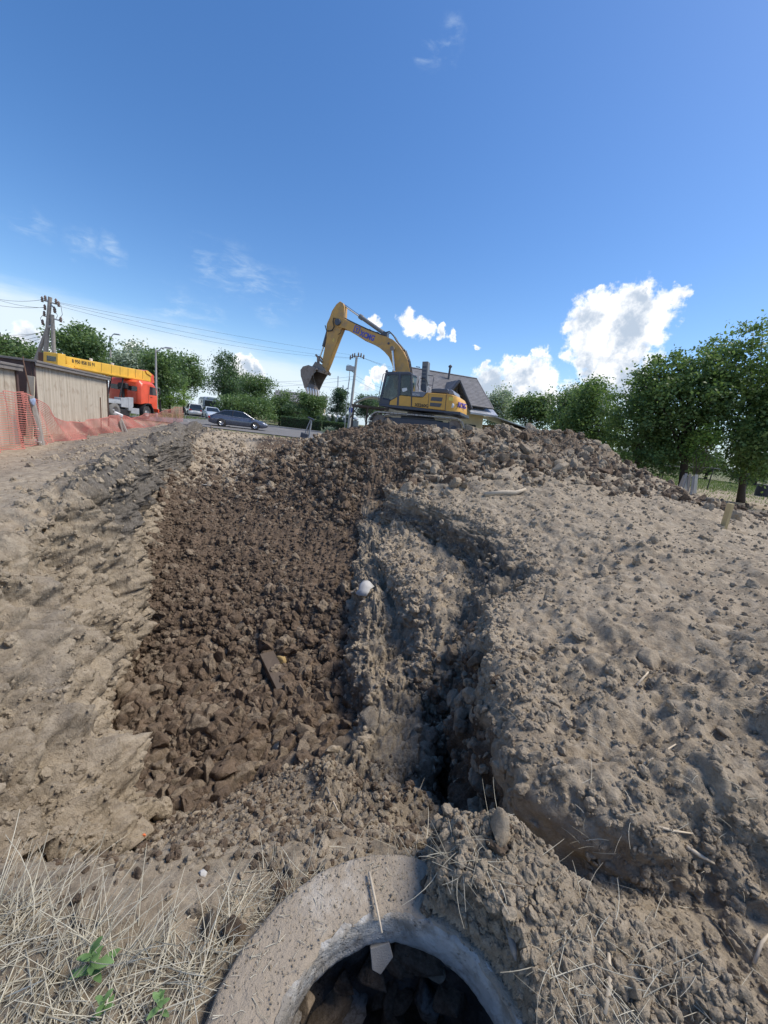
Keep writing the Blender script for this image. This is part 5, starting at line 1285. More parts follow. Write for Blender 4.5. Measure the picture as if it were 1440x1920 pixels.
# street lamp behind the truck
def lamp(px, py, Y, arm, label):
    t = at_y(px, py, Y); e = empty('street_lamp', (t.x, t.y, -.1), 0, label, 'street lamp'); h_ = t.z+.1
    MB().tube([(0, 0, 0), (0, 0, h_)], [.11, .07], 8).build('shaft', 'concrete_pole', e)
    MB().tube([(0, 0, h_-.3), (arm*.5, 0, h_+.15), (arm, 0, h_+.25)], .04, 6).build('arm', 'galv', e)
    MB().box((arm+.15*np.sign(arm), 0, h_+.24), (.6, .22, .12)).build('lamp_head', 'galv', e, bevel=.04)
lamp(292, 655, 36, 1.0, 'street lamp with curved arm standing behind the crane truck')
lamp(206, 630, 42, .6, 'street lamp nearly hidden in the trees above the crane boom')
# ================================================================== STREET: road, vehicles, houses, fences
def asphalt(name, c1, c2):
    m, nt, b, out = mat_new(name); q = NT(nt); v = q.geo_pos()
    n = q.noise(v, .6, 6, .6); n2 = q.noise(v, 60, 3, .6)
    c = q.mix(q.rng(n, .3, .7), c1, c2); c = q.mix(q.rng(n2, .4, .7, 0, .3), c, (.25, .24, .22)); q.l(c, b.inputs['Base Color']); b.inputs['Roughness'].default_value = .9
    q.bump(n2, .4, .006, b); MATS[name] = m
asphalt('asphalt', (.13, .125, .12), (.19, .18, .17)); asphalt('kerb_stone', (.33, .32, .30), (.42, .40, .37)); asphalt('pavement', (.24, .225, .20), (.30, .28, .25))
asphalt('verge', (.075, .11, .035), (.11, .14, .05))
RD = R_(3); rdc = Vector((-34, 38.3, 0))
def strip(name, c, an, L, w, z, mat):
    u = Vector((math.cos(an), math.sin(an), 0)); n = Vector((-u.y, u.x, 0)); mb = MB(); k = 24
    vs_ = []
    for i in range(k+1):
        p = c+u*(L*(i/k-.5)); vs_ += [p-n*w/2+Vector((0, 0, z)), p+n*w/2+Vector((0, 0, z))]
    mb.add(vs_, [(2*i, 2*i+1, 2*i+3, 2*i+2) for i in range(k)])
    o = mb.build(name, mat); return tag(o, kind='structure')
strip('road', rdc, RD, 66, 18.0, .0, 'asphalt')
st_c = Vector((-26.0, 58.0, 0)); st_an = math.atan2(24, -13.0)
strip('road', st_c-Vector((math.cos(st_an), math.sin(st_an), 0))*(-34), st_an, 118, 9.0, -.006, 'asphalt')
strip('road', Vector((-17, 40, 0)), st_an, 16, 16.0, -.012, 'asphalt')
nn_ = Vector((-math.sin(RD), math.cos(RD), 0)); uu_ = Vector((math.cos(RD), math.sin(RD), 0))
kr = MB()
c_ = rdc+nn_*9.1
kb = MB().box((0, 0, .03), (26, .25, .26)).build('kerb', 'kerb_stone', None, bevel=.02, loc=c_+uu_*22, rot=(0, 0, RD)); tag(kb, kind='structure')
strip('verge', rdc+nn_*10.6+uu_*22, RD, 26, 2.6, .03, 'verge')
pv = strip('pavement', rdc+nn_*12.6+uu_*22, RD, 26, 1.2, .045, 'pavement')

# ------------------------------------------------------------------ cars
simple('car_slate', (.10, .115, .155), .25, metal=.3, coat=.8, var=.05); simple('car_white', (.74, .75, .76), .3, coat=.6, var=.04); simple('car_pale', (.60, .66, .72), .3, metal=.2, coat=.6, var=.04)
simple('car_dark', (.015, .017, .02), .3, coat=.6); simple('bus_grey', (.33, .38, .42), .4, coat=.3); simple('plastic_black', (.02, .02, .02), .6)
simple('lamp_red', (.45, .02, .02), .2, coat=.5); simple('lamp_clear', (.75, .75, .72), .15, coat=.8); simple('plate_white', (.7, .7, .68), .5)
def car(name, loc, rz, L, W, H, mat, label, prof, green, hubs, r=.32, rim='rim_bright', tail=True, spokes=5):
    """prof: (x fraction, z) of the lower body's top line from rear to front; green: (x0 base, x0 roof, x1 roof, x1 base)"""
    c = empty(name, loc, rz, label, 'car')
    rings = []
    xs = [p[0] for p in prof]; zs = [p[1] for p in prof]
    for f in np.linspace(0, 1, 34):
        x = -L/2+L*f; zt = float(np.interp(f, xs, zs)); e = min(f, 1-f)
        w = W/2*(1-.16*max(0, 1-e/.10)**2); zb = .20+.12*max(0, 1-e/.08)
        sh_ = zb+(zt-zb)*.55
        rings.append([(x, -w*.90, zb), (x, -w, zb+.12), (x, -w*1.0, sh_), (x, -w*.965, zt-.07), (x, -w*.86, zt), (x, 0, zt+.025), (x, w*.86, zt), (x, w*.965, zt-.07), (x, w*1.0, sh_), (x, w, zb+.12), (x, w*.90, zb)])
    body = MB().loft(rings).build('body', mat, c, smooth=True)
    b0, t0, t1, b1 = [-L/2+L*q_ for q_ in green]
    def zb_(x): return float(np.interp((x+L/2)/L, xs, zs))-.02
    rings = []; roofr = []
    zr = H
    for f in np.linspace(0, 1, 15):
        # greenhouse: side outline interpolated between belt and roof
        rings.append(None)
    levels = [(0, 1.0), (.35, .95), (.75, .86), (.95, .80), (1.0, .70)]
    gr = []
    for lv, wf in levels:
        x0 = b0+(t0-b0)*lv; x1 = b1+(t1-b1)*lv; n = 12; ring = []
        for i in range(n+1):
            f = i/n; x = x0+(x1-x0)*f; z = zb_(x)*(1-lv)+lv*(zr-.05*(2*f-1)**2)
            ring.append((x, -W/2*.93*wf, z))
        for i in range(n, -1, -1):
            p_ = ring[i]; ring.append((p_[0], -p_[1], p_[2]))
        gr.append(ring)
    MB().loft(gr).build('windows', 'car_glass', c, smooth=False)
    rf = MB()
    n = 12; top = []
    for lv, wf in ((.97, .815), (1.015, .72)):
        x0 = b0+(t0-b0)*lv; x1 = b1+(t1-b1)*lv; ring = []
        for i in range(n+1):
            f = i/n; x = x0+(x1-x0)*f; z = zb_(x)*(1-min(lv, 1))+lv*(zr-.05*(2*f-1)**2); ring.append((x, -W/2*.93*wf, z))
        for i in range(n, -1, -1): p_ = ring[i]; ring.append((p_[0], -p_[1], p_[2]))
        top.append(ring)
    MB().loft(top).build('roof', mat, c, smooth=False)
    def zroof(f): return zr-.05*(2*f-1)**2
    for sy in (-1, 1):
        for nm, fb, ft in (('pillar', 0, 0), ('pillar', .47, .47), ('pillar', 1, 1)):
            xb = b0+(b1-b0)*fb; xt = t0+(t1-t0)*ft
            pts = []
            for lv, wf in levels:
                x = xb+(xt-xb)*lv; pts.append((x, sy*W/2*.94*wf, zb_(xb)*(1-lv)+lv*(zroof(ft))))
            MB().tube(pts, .045 if fb != .47 else .035, 6).build(nm, mat if fb != .47 else 'plastic_black', c)
        ps = [(b0+(b1-b0)*f, sy*W/2*.945, zb_(b0+(b1-b0)*f)+.012) for f in np.linspace(0, 1, 8)]; MB().tube(ps, .014, 5).build('belt_trim', 'rim_bright', c)
        MB().box((b1-.18, sy*(W/2+.07), zb_(b1)+.10), (.12, .17, .12)).build('mirror', mat, c, bevel=.03)
        for x in hubs:
            wheel('wheel', c, (x, sy*(W/2-.045), r), r, .20, 'y', rim=rim, side=sy, spokes=spokes)
            MB().lathe([(r*1.04, W/2+.01), (r*1.12, W/2+.02), (r*1.16, W/2-.03)], (0, sy, 0), (x, 0, r), 24).build('wheel_arch', 'plastic_black', c)
        MB().box((L/2-.10, sy*W*.36, float(np.interp(.95, xs, zs))-.13), (.16, W*.20, .12)).build('headlight', 'lamp_clear', c, bevel=.03)
        MB().box((-L/2+.06, sy*W*.38, float(np.interp(.04, xs, zs))-.15), (.14, W*.17, .16)).build('tail_light', 'lamp_red', c, bevel=.03)
    MB().box((L/2-.03, 0, .42), (.10, W*.52, .17)).build('grille', 'plastic_black', c, bevel=.02)
    MB().box((-L/2+.0, 0, .62), (.04, .52, .12)).build('number_plate', 'plate_white', c)
    MB().box((L/2-.0, 0, .30), (.05, .52, .11)).build('number_plate', 'plate_white', c)
    MB().box((0, 0, .27), (L*.82, W*.86, .16)).build('underbody', 'plastic_black', c)
    return c
sp = [(0, .62), (.03, .86), (.10, .97), (.22, 1.0), (.45, .94), (.70, .92), (.78, .88), (.93, .72), (.985, .60), (1, .45)]
p = at_z(443, 802.5, .0)
car('sedan_car', (p.x, p.y+.55, .0), R_(20), 4.85, 1.80, 1.45, 'car_slate', 'dark slate-blue sedan crossing the street beyond the trench', sp, (.06, .26, .56, .76), (-1.38, 1.36), .33)
hp = [(0, .60), (.02, .95), (.08, 1.02), (.3, 1.0), (.6, .97), (.76, .95), (.9, .83), (.975, .68), (1, .48)]
p = at_z(386, 785.5, .0); dS = math.atan2(-24, 13)
car('hatchback_car', (p.x, p.y+1.5, .0), dS+.12, 4.1, 1.76, 1.50, 'car_pale', 'pale silver hatchback coming down the street in front of the bus', hp, (.02, .12, .52, .76), (-1.25, 1.25), .31)
p = at_z(355, 779, .0)
car('suv_car', (p.x, p.y+1.2, .0), dS+math.pi+.1, 4.5, 1.85, 1.66, 'car_white', 'white SUV seen from behind, driving up the tree-lined street', hp, (.01, .08, .55, .76), (-1.35, 1.35), .36)
p = at_y(374, 765, 62.)
car('hatchback_car', (p.x, p.y, .0), dS+math.pi, 4.3, 1.78, 1.55, 'car_white', 'small white car far up the street between SUV and bus', hp, (.02, .10, .52, .76), (-1.3, 1.3), .32)
p = at_y(425, 772, 57.)
car('parked_car', (p.x, p.y, .0), dS+.5, 4.6, 1.8, 1.6, 'car_dark', 'black car parked under the trees beside the bus', hp, (.02, .12, .52, .76), (-1.35, 1.35), .33)
# bus
p = at_z(391, 778, 0)
p = at_y(391, 770, 60.)
bus = empty('bus', (p.x, p.y, 0), dS+.06, 'grey minibus with a wide windscreen behind the silver hatchback', 'bus')
rings = []
for x, k in ((-3.6, .93), (-3.4, 1.), (3.2, 1.), (3.5, .97), (3.62, .90)):
    rings.append([(x, -1.12*k, .35), (x, -1.15*k, 1.5), (x, -1.08*k, 2.55), (x, -.85*k, 2.85*(.5+.5*k)), (x, .85*k, 2.85*(.5+.5*k)), (x, 1.08*k, 2.55), (x, 1.15*k, 1.5), (x, 1.12*k, .35)])
MB().loft(rings).build('body', 'bus_grey', bus, bevel=.05)
MB().prism([(-.98, 1.45), (.98, 1.45), (.92, 2.35), (-.92, 2.35)], 'x', 3.50, 3.66).build('windscreen', 'car_glass', bus, bevel=.03)
MB().box((3.55, 0, 2.75), (.3, 1.3, .26)).build('destination_box', 'bus_grey', bus, bevel=.05)
for sy in (-1, 1):
    for k in range(4): MB().span(-3.0+k*1.55, -1.65+k*1.55, sy*1.12-.012+sy*.005, sy*1.12+.012+sy*.005, 1.45, 2.25).build('side_window', 'car_glass', bus)
    for x in (-2.2, 2.3): wheel('wheel', bus, (x, sy*1.0, .42), .42, .26, 'y', side=sy)
    MB().box((3.62, sy*.8, .85), (.12, .32, .2)).build('headlight', 'lamp_clear', bus, bevel=.03)
    MB().box((3.55, sy*1.32, 2.1), (.12, .14, .36)).build('mirror', 'plastic_black', bus, bevel=.03)
MB().box((3.62, 0, .5), (.1, 2.1, .25)).build('bumper', 'plastic_black', bus, bevel=.04)

# ------------------------------------------------------------------ house behind the excavator
simple('house_wall', (.52, .43, .27), .85, wear=.2, wearcol=(.42, .34, .22), scale=1.5); simple('roof_shingle', (.17, .165, .17), .8, var=.22, scale=1.5, bump=.01)
simple('roof_trim', (.075, .075, .085), .6); simple('sheet_metal', (.42, .44, .47), .35, metal=.5, wear=.3, wearcol=(.25, .2, .17)); simple('timber_dark', (.10, .075, .055), .7)
A_ = at_y(752, 687, 37.); B_ = at_y(893, 710.6, 39.2)
ux = Vector((B_.x-A_.x, B_.y-A_.y, 0)); HL = ux.length; han = math.atan2(ux.y, ux.x); zr = (A_.z+B_.z)/2
hs_ = empty('house', (A_.x, A_.y, 0), han, 'cream house with steep grey shingle roof and gabled dormer behind the excavator', 'house')
HD, EZ = 3.9, 4.35       # half depth of the roof, eave height
def roof_side(sgn, x0, x1, parent, nm='roof'):
    r_ = MB().add([(x0, 0, zr), (x1, 0, zr), (x1, sgn*HD, EZ), (x0, sgn*HD, EZ), (x0, 0, zr-.16), (x1, 0, zr-.16), (x1, sgn*HD, EZ-.16), (x0, sgn*HD, EZ-.16)],
             [(0, 1, 2, 3), (7, 6, 5, 4), (0, 4, 5, 1), (1, 5, 6, 2), (2, 6, 7, 3), (3, 7, 4, 0)]).build(nm, 'roof_trim', parent)
    nC = 20
    dv = Vector((0, sgn*HD, EZ-zr)); nrm_ = Vector((0, sgn*(zr-EZ), HD)).normalized(); cl = dv.length/nC; dn = dv.normalized()
    for k in range(nC):
        p0 = Vector((0, 0, zr))+dn*(cl*k); p1 = p0+dn*(cl*1.12)
        lo_, hi_ = nrm_*.012, nrm_*.035
        vs_ = [p0+lo_+Vector((x0, 0, 0)), p0+lo_+Vector((x1, 0, 0)), p1+hi_+Vector((x1, 0, 0)), p1+hi_+Vector((x0, 0, 0)), p1+lo_*.2+Vector((x0, 0, 0)), p1+lo_*.2+Vector((x1, 0, 0))]
        MB().add(vs_, [(0, 1, 2, 3), (3, 2, 5, 4)]).build('shingle_course', 'roof_shingle', r_)
    return r_
roof_side(-1, -.6, HL+.05, hs_); roof_side(1, -.6, HL+.05, hs_)
MB().span(-.2, HL-.4, -HD+.55, HD-.55, -.1, EZ+.05).build('wall', 'house_wall', hs_)
for x in (-.2, HL-.4):
    MB().prism([(-HD+.55, EZ), (HD-.55, EZ), (0, zr-.35)], 'x', x-(.0 if x > 0 else 0), x+(-.15 if x > 0 else .15)).build('gable', 'house_wall', hs_)
MB().tube([(-.6, 0, zr+.02), (HL+.05, 0, zr+.02)], .09, 6).build('ridge_cap', 'roof_trim', hs_)
for sgn in (-1, 1): MB().tube([(HL+.04, 0, zr-.06), (HL+.04, sgn*HD, EZ-.06)], .10, 6).build('barge_board', 'roof_trim', hs_)
MB().tube([(-.6, -HD-.05, EZ-.08), (HL+.1, -HD-.05, EZ-.08)], .08, 6).build('gutter', 'roof_trim', hs_)
# skirt roof below the eave at the gable end
MB().prism([(-HD-.5, EZ-.65), (-HD+.5, EZ-.12), (-HD+.5, EZ-.30), (-HD-.5, EZ-.80)], 'x', HL-2.3, HL+.4).build('skirt_roof', 'sheet_metal', hs_)
MB().tube([(HL*.58, -.8, zr-1.0), (HL*.58, -.8, zr+.55)], .10, 8).build('flue_pipe', 'roof_trim', hs_)
MB().lathe([(.001, .0), (.17, .0), (.17, .12), (.001, .25)], 'z', (HL*.58, -.8, zr+.5), 10).build('flue_cap', 'roof_trim', hs_)
# dormer facing the street
HM = Matrix.Translation((A_.x, A_.y, 0)) @ Matrix.Rotation(han, 4, 'Z'); HI = HM.inverted(); HN = HM.to_3x3() @ Vector((0, 1, 0))
def hl(px, py, yl): return HI @ at_plane(px, py, HM @ Vector((0, yl, 0)), HN)
yf = -HD-.15
ap = hl(862, 712, yf); l0 = hl(834, 748, yf); r0 = hl(892, 766, yf); le = hl(848, 738, yf)
dm = empty('dormer', (0, 0, 0)); dm.parent = hs_
dx = .5*(r0.x-l0.x); cx_ = ap.x; zl = (l0.z+r0.z)/2-.2
MB().prism([(cx_-dx*.82, zl+.2), (cx_+dx*.82, zl+.2), (cx_, ap.z-.35)], 'y', yf+.9, yf+1.0).build('dormer_gable', 'house_wall', dm)
for sgn in (-1, 1):
    e_ = (cx_+sgn*dx, zl); a0 = (cx_, ap.z)
    MB().add([(a0[0], yf, a0[1]), (e_[0], yf, e_[1]), (e_[0], 0, e_[1]), (a0[0], 0, a0[1]), (a0[0], yf, a0[1]-.18), (e_[0], yf, e_[1]-.18), (e_[0], 0, e_[1]-.18), (a0[0], 0, a0[1]-.18)],
             [(0, 1, 2, 3), (7, 6, 5, 4), (0, 4, 5, 1), (1, 5, 6, 2), (2, 6, 7, 3), (3, 7, 4, 0)]).build('dormer_roof', 'roof_shingle', dm)
    MB().tube([(a0[0], yf-.02, a0[1]-.08), (e_[0], yf-.02, e_[1]-.08)], .12, 6).build('barge_board', 'roof_trim', dm)
MB().tube([(cx_-dx*.4, yf+.3, zl+.9), (cx_+dx*.4, yf+.3, zl+.9)], .08, 6).build('tie_beam', 'timber_dark', dm)
MB().tube([(cx_, yf+.3, zl+.9), (cx_, yf+.3, ap.z-.2)], .08, 6).build('king_post', 'timber_dark', dm)
MB().span(cx_-.45, cx_+.45, yf+.84, yf+.90, zl+.25, zl+.85).build('dormer_window', 'car_glass', dm)
for x in np.linspace(1.2, HL-1.6, 4):
    w = MB().span(x-.55, x+.55, -HD+.50, -HD+.56, 1.2, 2.7).build('window', 'car_glass', hs_); MB().span(x-.62, x+.62, -HD+.46, -HD+.52, 1.1, 1.18).build('sill', 'plate_white', w)
# lean-to right of the house
p = at_y(918, 778, 37.); e = empty('lean_to', (p.x, p.y, 0), han, 'low lean-to with sheet metal roof against the right end of the house', 'shed')
MB().box((1.9, 0, p.z-.55), (4.4, 3.0, .09), (0, R_(10), 0)).build('roof', 'sheet_metal', e); MB().span(.1, 3.7, -1.2, 1.2, -.1, p.z-.9).build('wall', 'timber_dark', e)
# far roofs
def far_house(px, py, Y, w, label, mat='roof_shingle'):
    t = at_y(px, py, Y); e = empty('house', (t.x, t.y, 0), R_(8), label, 'house')
    MB().span(-w/2, w/2, -3, 3, -.1, t.z-1.8).build('wall', 'house_wall', e); MB().prism([(-3.4, t.z-1.9), (3.4, t.z-1.9), (0, t.z)], 'x', -w/2-.3, w/2+.3).build('roof', mat, e)
    for x in (-w/4, w/4):
        wd = MB().span(x-.5, x+.5, -3.05, -2.98, 1.0, 2.2).build('window', 'car_glass', e)
far_house(566, 737, 75, 9, 'far low house with grey roof showing above the bushes'); 
# footbridge-like pergola left of the cab
p = at_y(700, 752, 40); g = empty('garden_pergola', (p.x, p.y, 0), R_(5), 'dark timber pergola with arched sheet roof beside the cab of the excavator', 'pergola')
rf = [(-1.9+.3*i, p.z-.55+.95*math.sin(math.pi*(i+.6)/14.2)) for i in range(14)]
m_ = MB()
for i in range(13): m_.prism([rf[i], rf[i+1], (rf[i+1][0], rf[i+1][1]-.1), (rf[i][0], rf[i][1]-.1)], 'y', -1.6, 1.6)
m_.build('arched_roof', 'sheet_metal', g)
MB().span(-2.1, 2.3, -1.65, -1.5, p.z-.75, p.z-.58).build('beam', 'timber_dark', g); MB().span(-2.1, 2.3, 1.5, 1.65, p.z-.75, p.z-.58).build('beam', 'timber_dark', g)
for x in (-1.9, -.5, .9, 2.1):
    for y in (-1.57, 1.57): MB().span(x-.07, x+.07, y-.07, y+.07, -.1, p.z-.7).build('post', 'timber_dark', g)
for x in (-1.5, 0., 1.4): MB().tube([(x, -1.57, p.z-.8), (x-.6, -1.57, p.z-1.9)], .06, 6).build('brace', 'timber_dark', g)
# pale wall with rounded cap stones
simple('garden_wall', (.45, .44, .41), .85, wear=.3, wearcol=(.32, .31, .28)); simple('cap_white', (.72, .72, .70), .6)
a = at_y(590, 790, 62.); b = at_y(672, 795, 60.); gw = empty('garden_wall', (a.x, a.y, 0), math.atan2(b.y-a.y, b.x-a.x), 'pale garden wall with white mushroom caps beyond the hedge', 'wall')
Lw = math.hypot(b.x-a.x, b.y-a.y); MB().span(0, Lw, -.12, .12, -.1, 2.0).build('wall_body', 'garden_wall', gw)
for k in range(8):
    x = .5+k*(Lw-1)/7; pl_ = MB().span(x-.2, x+.2, -.2, .2, -.1, 2.2).build('pillar', 'garden_wall', gw)
    MB().lathe([(.42, 2.15), (.45, 2.25), (.32, 2.48), (.001, 2.58)], 'z', (x, 0, 0), 12).build('cap', 'cap_white', gw, smooth=True)
# three-legged gin pole with chain hoist standing at the end of the trench
b, _ = hit(570, 822); e = empty('survey_tripod', b, 0, 'small steel tripod frame with hoist standing at the end of the trench', 'tripod')
s_ = 1.0
top = Vector(at_y(583, 785, b.y))-b
for f in ((0, 0), (.35, .3), (.55, -.2)): MB().tube([(f[0]*1.0-.1, f[1], -.05), tuple(top+Vector((f[0]*.15, 0, 0)))], .045, 6).build('leg', 'galv', e)
MB().box(tuple(top), (.55, .25, .12), (0, R_(18), 0)).build('head', 'digger_dark', e, bevel=.03)
MB().tube([tuple(top), (.2, 0, .35)], .02, 5).build('chain', 'hose_black', e)
MB().box((.0, .0, .22), (.55, .35, .42), (0, .2, .4)).build('motor', 'digger_dark', e, bevel=.06)
# ------------------------------------------------------------------ right side: fence, boards, stakes
simple('fence_dark', (.025, .027, .03), .6); simple('board_grey', (.30, .24, .18), .85, wear=.4, wearcol=(.22, .19, .16), scale=5., bump=.004)
simple('stake_yellow', (.52, .40, .20), .8, wear=.4, wearcol=(.35, .25, .14), scale=6.); simple('slate_board', (.25, .29, .36), .8, wear=.3, wearcol=(.18, .2, .24)); simple('barrel_dark', (.02, .025, .035), .55)
fp = [(1128, 857, 879), (1155, 860, 890), (1243, 872, 912), (1331, 876, 920), (1402, 888, 922), (1480, 905, 940)]
fe = None; pts = []
for k, (x, yt, yb) in enumerate(fp):
    g = at_z(x-6 if k > 1 else x, yb, 0.); 
    if k < 2: g = at_y(x, yb, 22.); g.z = 0
    t = at_y(x, yt, g.y); pts.append((g, t))
fe = empty('wire_fence', (pts[0][0].x, pts[0][0].y, 0), 0, 'dark wire fence with thin metal posts along the orchard', 'fence'); o0 = Vector((pts[0][0].x, pts[0][0].y, 0))
for g, t in pts: MB().tube([(g.x-o0.x, g.y-o0.y, -.15), tuple(Vector((g.x, g.y, t.z))-o0)], .035, 6).build('post', 'fence_dark', fe)
for (g, t), (g2, t2) in zip(pts[:-1], pts[1:]):
    MB().tube([Vector((g.x, g.y, t.z-.03))-o0, Vector((g2.x, g2.y, t2.z-.03))-o0], .025, 5).build('top_rail', 'fence_dark', fe)
    mb = MB(); n = 22
    for i in range(n+6):
        for sg in (1, -1):
            f0 = (i-3)/n; f1 = f0+sg*3/n; za, zb2 = 0.0, 1.0
            if f1 > 1: zb2 = (1-f0)/(f1-f0); f1 = 1
            if f1 < 0: zb2 = (0-f0)/(f1-f0); f1 = 0
            if f0 > 1 or f0 < 0: continue
            A1 = Vector((g.x, g.y, 0)).lerp(Vector((g2.x, g2.y, 0)), f0); A2 = Vector((g.x, g.y, 0)).lerp(Vector((g2.x, g2.y, 0)), f1)
            h_ = t.z+(t2.z-t.z)*f0-.05
            mb.tube([A1-o0+Vector((0, 0, h_*za)), A2-o0+Vector((0, 0, h_*zb2))], .004, 3, False)
    tag(mb.build('wire_mesh', 'fence_dark', fe), kind='stuff')
# boards leaning on the tree, each its own
rb = random.Random(4)
for k, (xb, yb, xt, yt, w) in enumerate(((1269, 915, 1284, 893, .10), (1277, 918, 1287, 890, .09), (1284, 922, 1291, 897, .10), (1293, 925, 1294, 891, .09), (1299, 930, 1300, 895, .08), (1306, 932, 1306, 892, .10))):
    g = at_y(xb, yb, 14.3); t = at_y(xt, yt-2, 14.9); gz = terrain_z(g.x, g.y)
    d = t-Vector((g.x, g.y, gz-.1)); L_ = d.length; q_ = d.to_track_quat('Z', 'Y')
    o = MB().box((0, 0, L_/2), (w, .03, L_)).build('plank', ('board_grey', 'old_wood', 'pale_board')[k % 3], None, bevel=.005, loc=(g.x, g.y, gz-.1)); o.rotation_mode = 'QUATERNION'; o.rotation_quaternion = q_
    tag(o, 'weathered plank in the row leaning against the cherry tree trunk', 'plank', 'planks leaning on the tree')
b, _ = hit(1357, 988); t = at_y(1370, 945, b.y)
d = t-b; o = MB().box((0, 0, d.length/2-.04), (.10, .05, d.length+.1)).build('marker_stake', 'stake_yellow', None, bevel=.006, loc=b); o.rotation_mode = 'QUATERNION'; o.rotation_quaternion = d.to_track_quat('Z', 'Y'); tag(o, 'yellowish wooden stake stuck upright in the clods by the orchard', 'stake')
b, _ = hit(1446, 965); t = at_y(1446, 945, b.y); tag(MB().tube([b-Vector((0, 0, .1)), t], .05, 6).build('fence_stub', 'board_grey'), 'short grey post stub in the grass beside the dirt heap', 'post')
p = at_y(1115, 865, 21.); tag(MB().box((0, 0, 0), (.75, .06, .62), (0, 0, 0)).build('slate_panel', 'slate_board', None, bevel=.01, loc=(p.x, p.y, p.z-.05), rot=(0, R_(7), R_(20))), 'small grey-blue panel fixed to the first fence post behind the heap', 'panel')
MBp = MB().tube([(p.x, p.y+.05, -.1), (p.x, p.y+.05, p.z+.2)], .04, 6).build('panel_post', 'fence_dark'); tag(MBp, 'thin post carrying the grey-blue panel behind the heap', 'post')
p = at_z(1428, 932, 0.); e = tag(MB().lathe([(.001, 0), (.38, 0), (.40, .05), (.41, .45), (.40, .80), (.42, .84), (.38, .86), (.001, .80)], 'z', (p.x, p.y, -.03), 20).build('water_barrel', 'barrel_dark', None, smooth=False), 'dark barrel standing in the orchard grass', 'barrel')
# ================================================================== TREES, HEDGES, GRASS
def leaf_mat(name, dark, light, tr=.45, hue=None):
    m, nt, b, out = mat_new(name); q = NT(nt)
    t = q.attr('tint').outputs['Fac']
    c = q.mix(t, dark, light)
    if hue: c = q.mix(q.rng(q.noise(q.coord('Object'), .9, 4, .6), .5, .66, 0, .8), c, hue)
    q.l(c, b.inputs['Base Color']); b.inputs['Roughness'].default_value = .5; b.inputs['Specular IOR Level'].default_value = .45
    tl = q.n('ShaderNodeBsdfTranslucent'); q.l(q.mix(.5, c, (.16, .26, .04)), tl.inputs[0])
    mx = q.n('ShaderNodeMixShader'); mx.inputs[0].default_value = tr; q.l(b.outputs[0], mx.inputs[1]); q.l(tl.outputs[0], mx.inputs[2]); q.l(mx.outputs[0], out.inputs[0])
    MATS[name] = m
leaf_mat('leaf_cherry', (0.067, 0.132, 0.047), (0.244, 0.349, 0.115)); leaf_mat('leaf_mid', (0.076, 0.139, 0.058), (0.244, 0.349, 0.136)); leaf_mat('leaf_dark', (0.038, 0.080, 0.047), (0.140, 0.223, 0.113))
leaf_mat('leaf_bright', (0.144, 0.251, 0.053), (0.395, 0.560, 0.129)); leaf_mat('leaf_silver', (0.191, 0.251, 0.169), (0.701, 0.769, 0.607)); leaf_mat('leaf_pine', (0.033, 0.071, 0.053), (0.115, 0.187, 0.129))
simple('bark', (.065, .05, .04), .9, wear=.4, wearcol=(.12, .10, .08), scale=4., bump=.02)
simple('bark_pale', (.17, .14, .11), .9, wear=.4, wearcol=(.09, .07, .055), scale=4., bump=.02)

def leaves_mesh(name, C, size, rng, up=.35, tint=None):
    n = len(C)
    nr = rng.normal(size=(n, 3)); nr[:, 2] += up*2; nr /= np.linalg.norm(nr, axis=1, keepdims=True)
    a = np.cross(nr, rng.normal(size=(n, 3))); a /= np.maximum(np.linalg.norm(a, axis=1, keepdims=True), 1e-6); b = np.cross(nr, a)
    s = size*rng.uniform(.6, 1.35, (n, 1)); fold = nr*s*.12
    V = np.stack([C-a*s*.5, C+b*s*.32+fold, C+a*s*.5, C-b*s*.32+fold], 1).reshape(-1, 3)
    F = np.arange(4*n).reshape(n, 4)
    me = bpy.data.meshes.new(name); me.vertices.add(4*n); me.vertices.foreach_set('co', V.astype(np.float32).ravel())
    me.loops.add(4*n); me.loops.foreach_set('vertex_index', F.astype(np.int32).ravel()); me.polygons.add(n); me.polygons.foreach_set('loop_start', np.arange(0, 4*n, 4, dtype=np.int32))
    me.update(calc_edges=True)
    t = np.clip(rng.normal(.4, .28, n)+(tint if tint is not None else 0), 0, 1)
    at = me.attributes.new('tint', 'FLOAT', 'POINT'); at.data.foreach_set('value', np.repeat(t, 4).astype(np.float32))
    return me
def crown_points(lobes, ncl, per, crad, rng, droop=0.):
    C = []; tn = []; cl = []
    vol = np.array([l[1][0]*l[1][1]*l[1][2] for l in lobes])**.75; vol /= vol.sum()
    for k in range(ncl):
        l = lobes[rng.choice(len(lobes), p=vol)]
        d = rng.normal(size=3); d /= np.linalg.norm(d); r = rng.uniform(.30, 1.02)**.55
        c = np.array(l[0])+d*r*np.array(l[1]); m = int(per*rng.uniform(.5, 1.5)); cr = crad*rng.uniform(.55, 1.4)
        p = rng.normal(size=(m, 3))*np.array([1, 1, .62])*cr*.6
        p[:, 2] -= droop*np.abs(p[:, 0]+p[:, 1])
        C.append(c+p); tn.append(np.full(m, rng.normal(0, .16)+.12*d[2])); cl.append(c)
    return np.concatenate(C), np.concatenate(tn), np.array(cl)
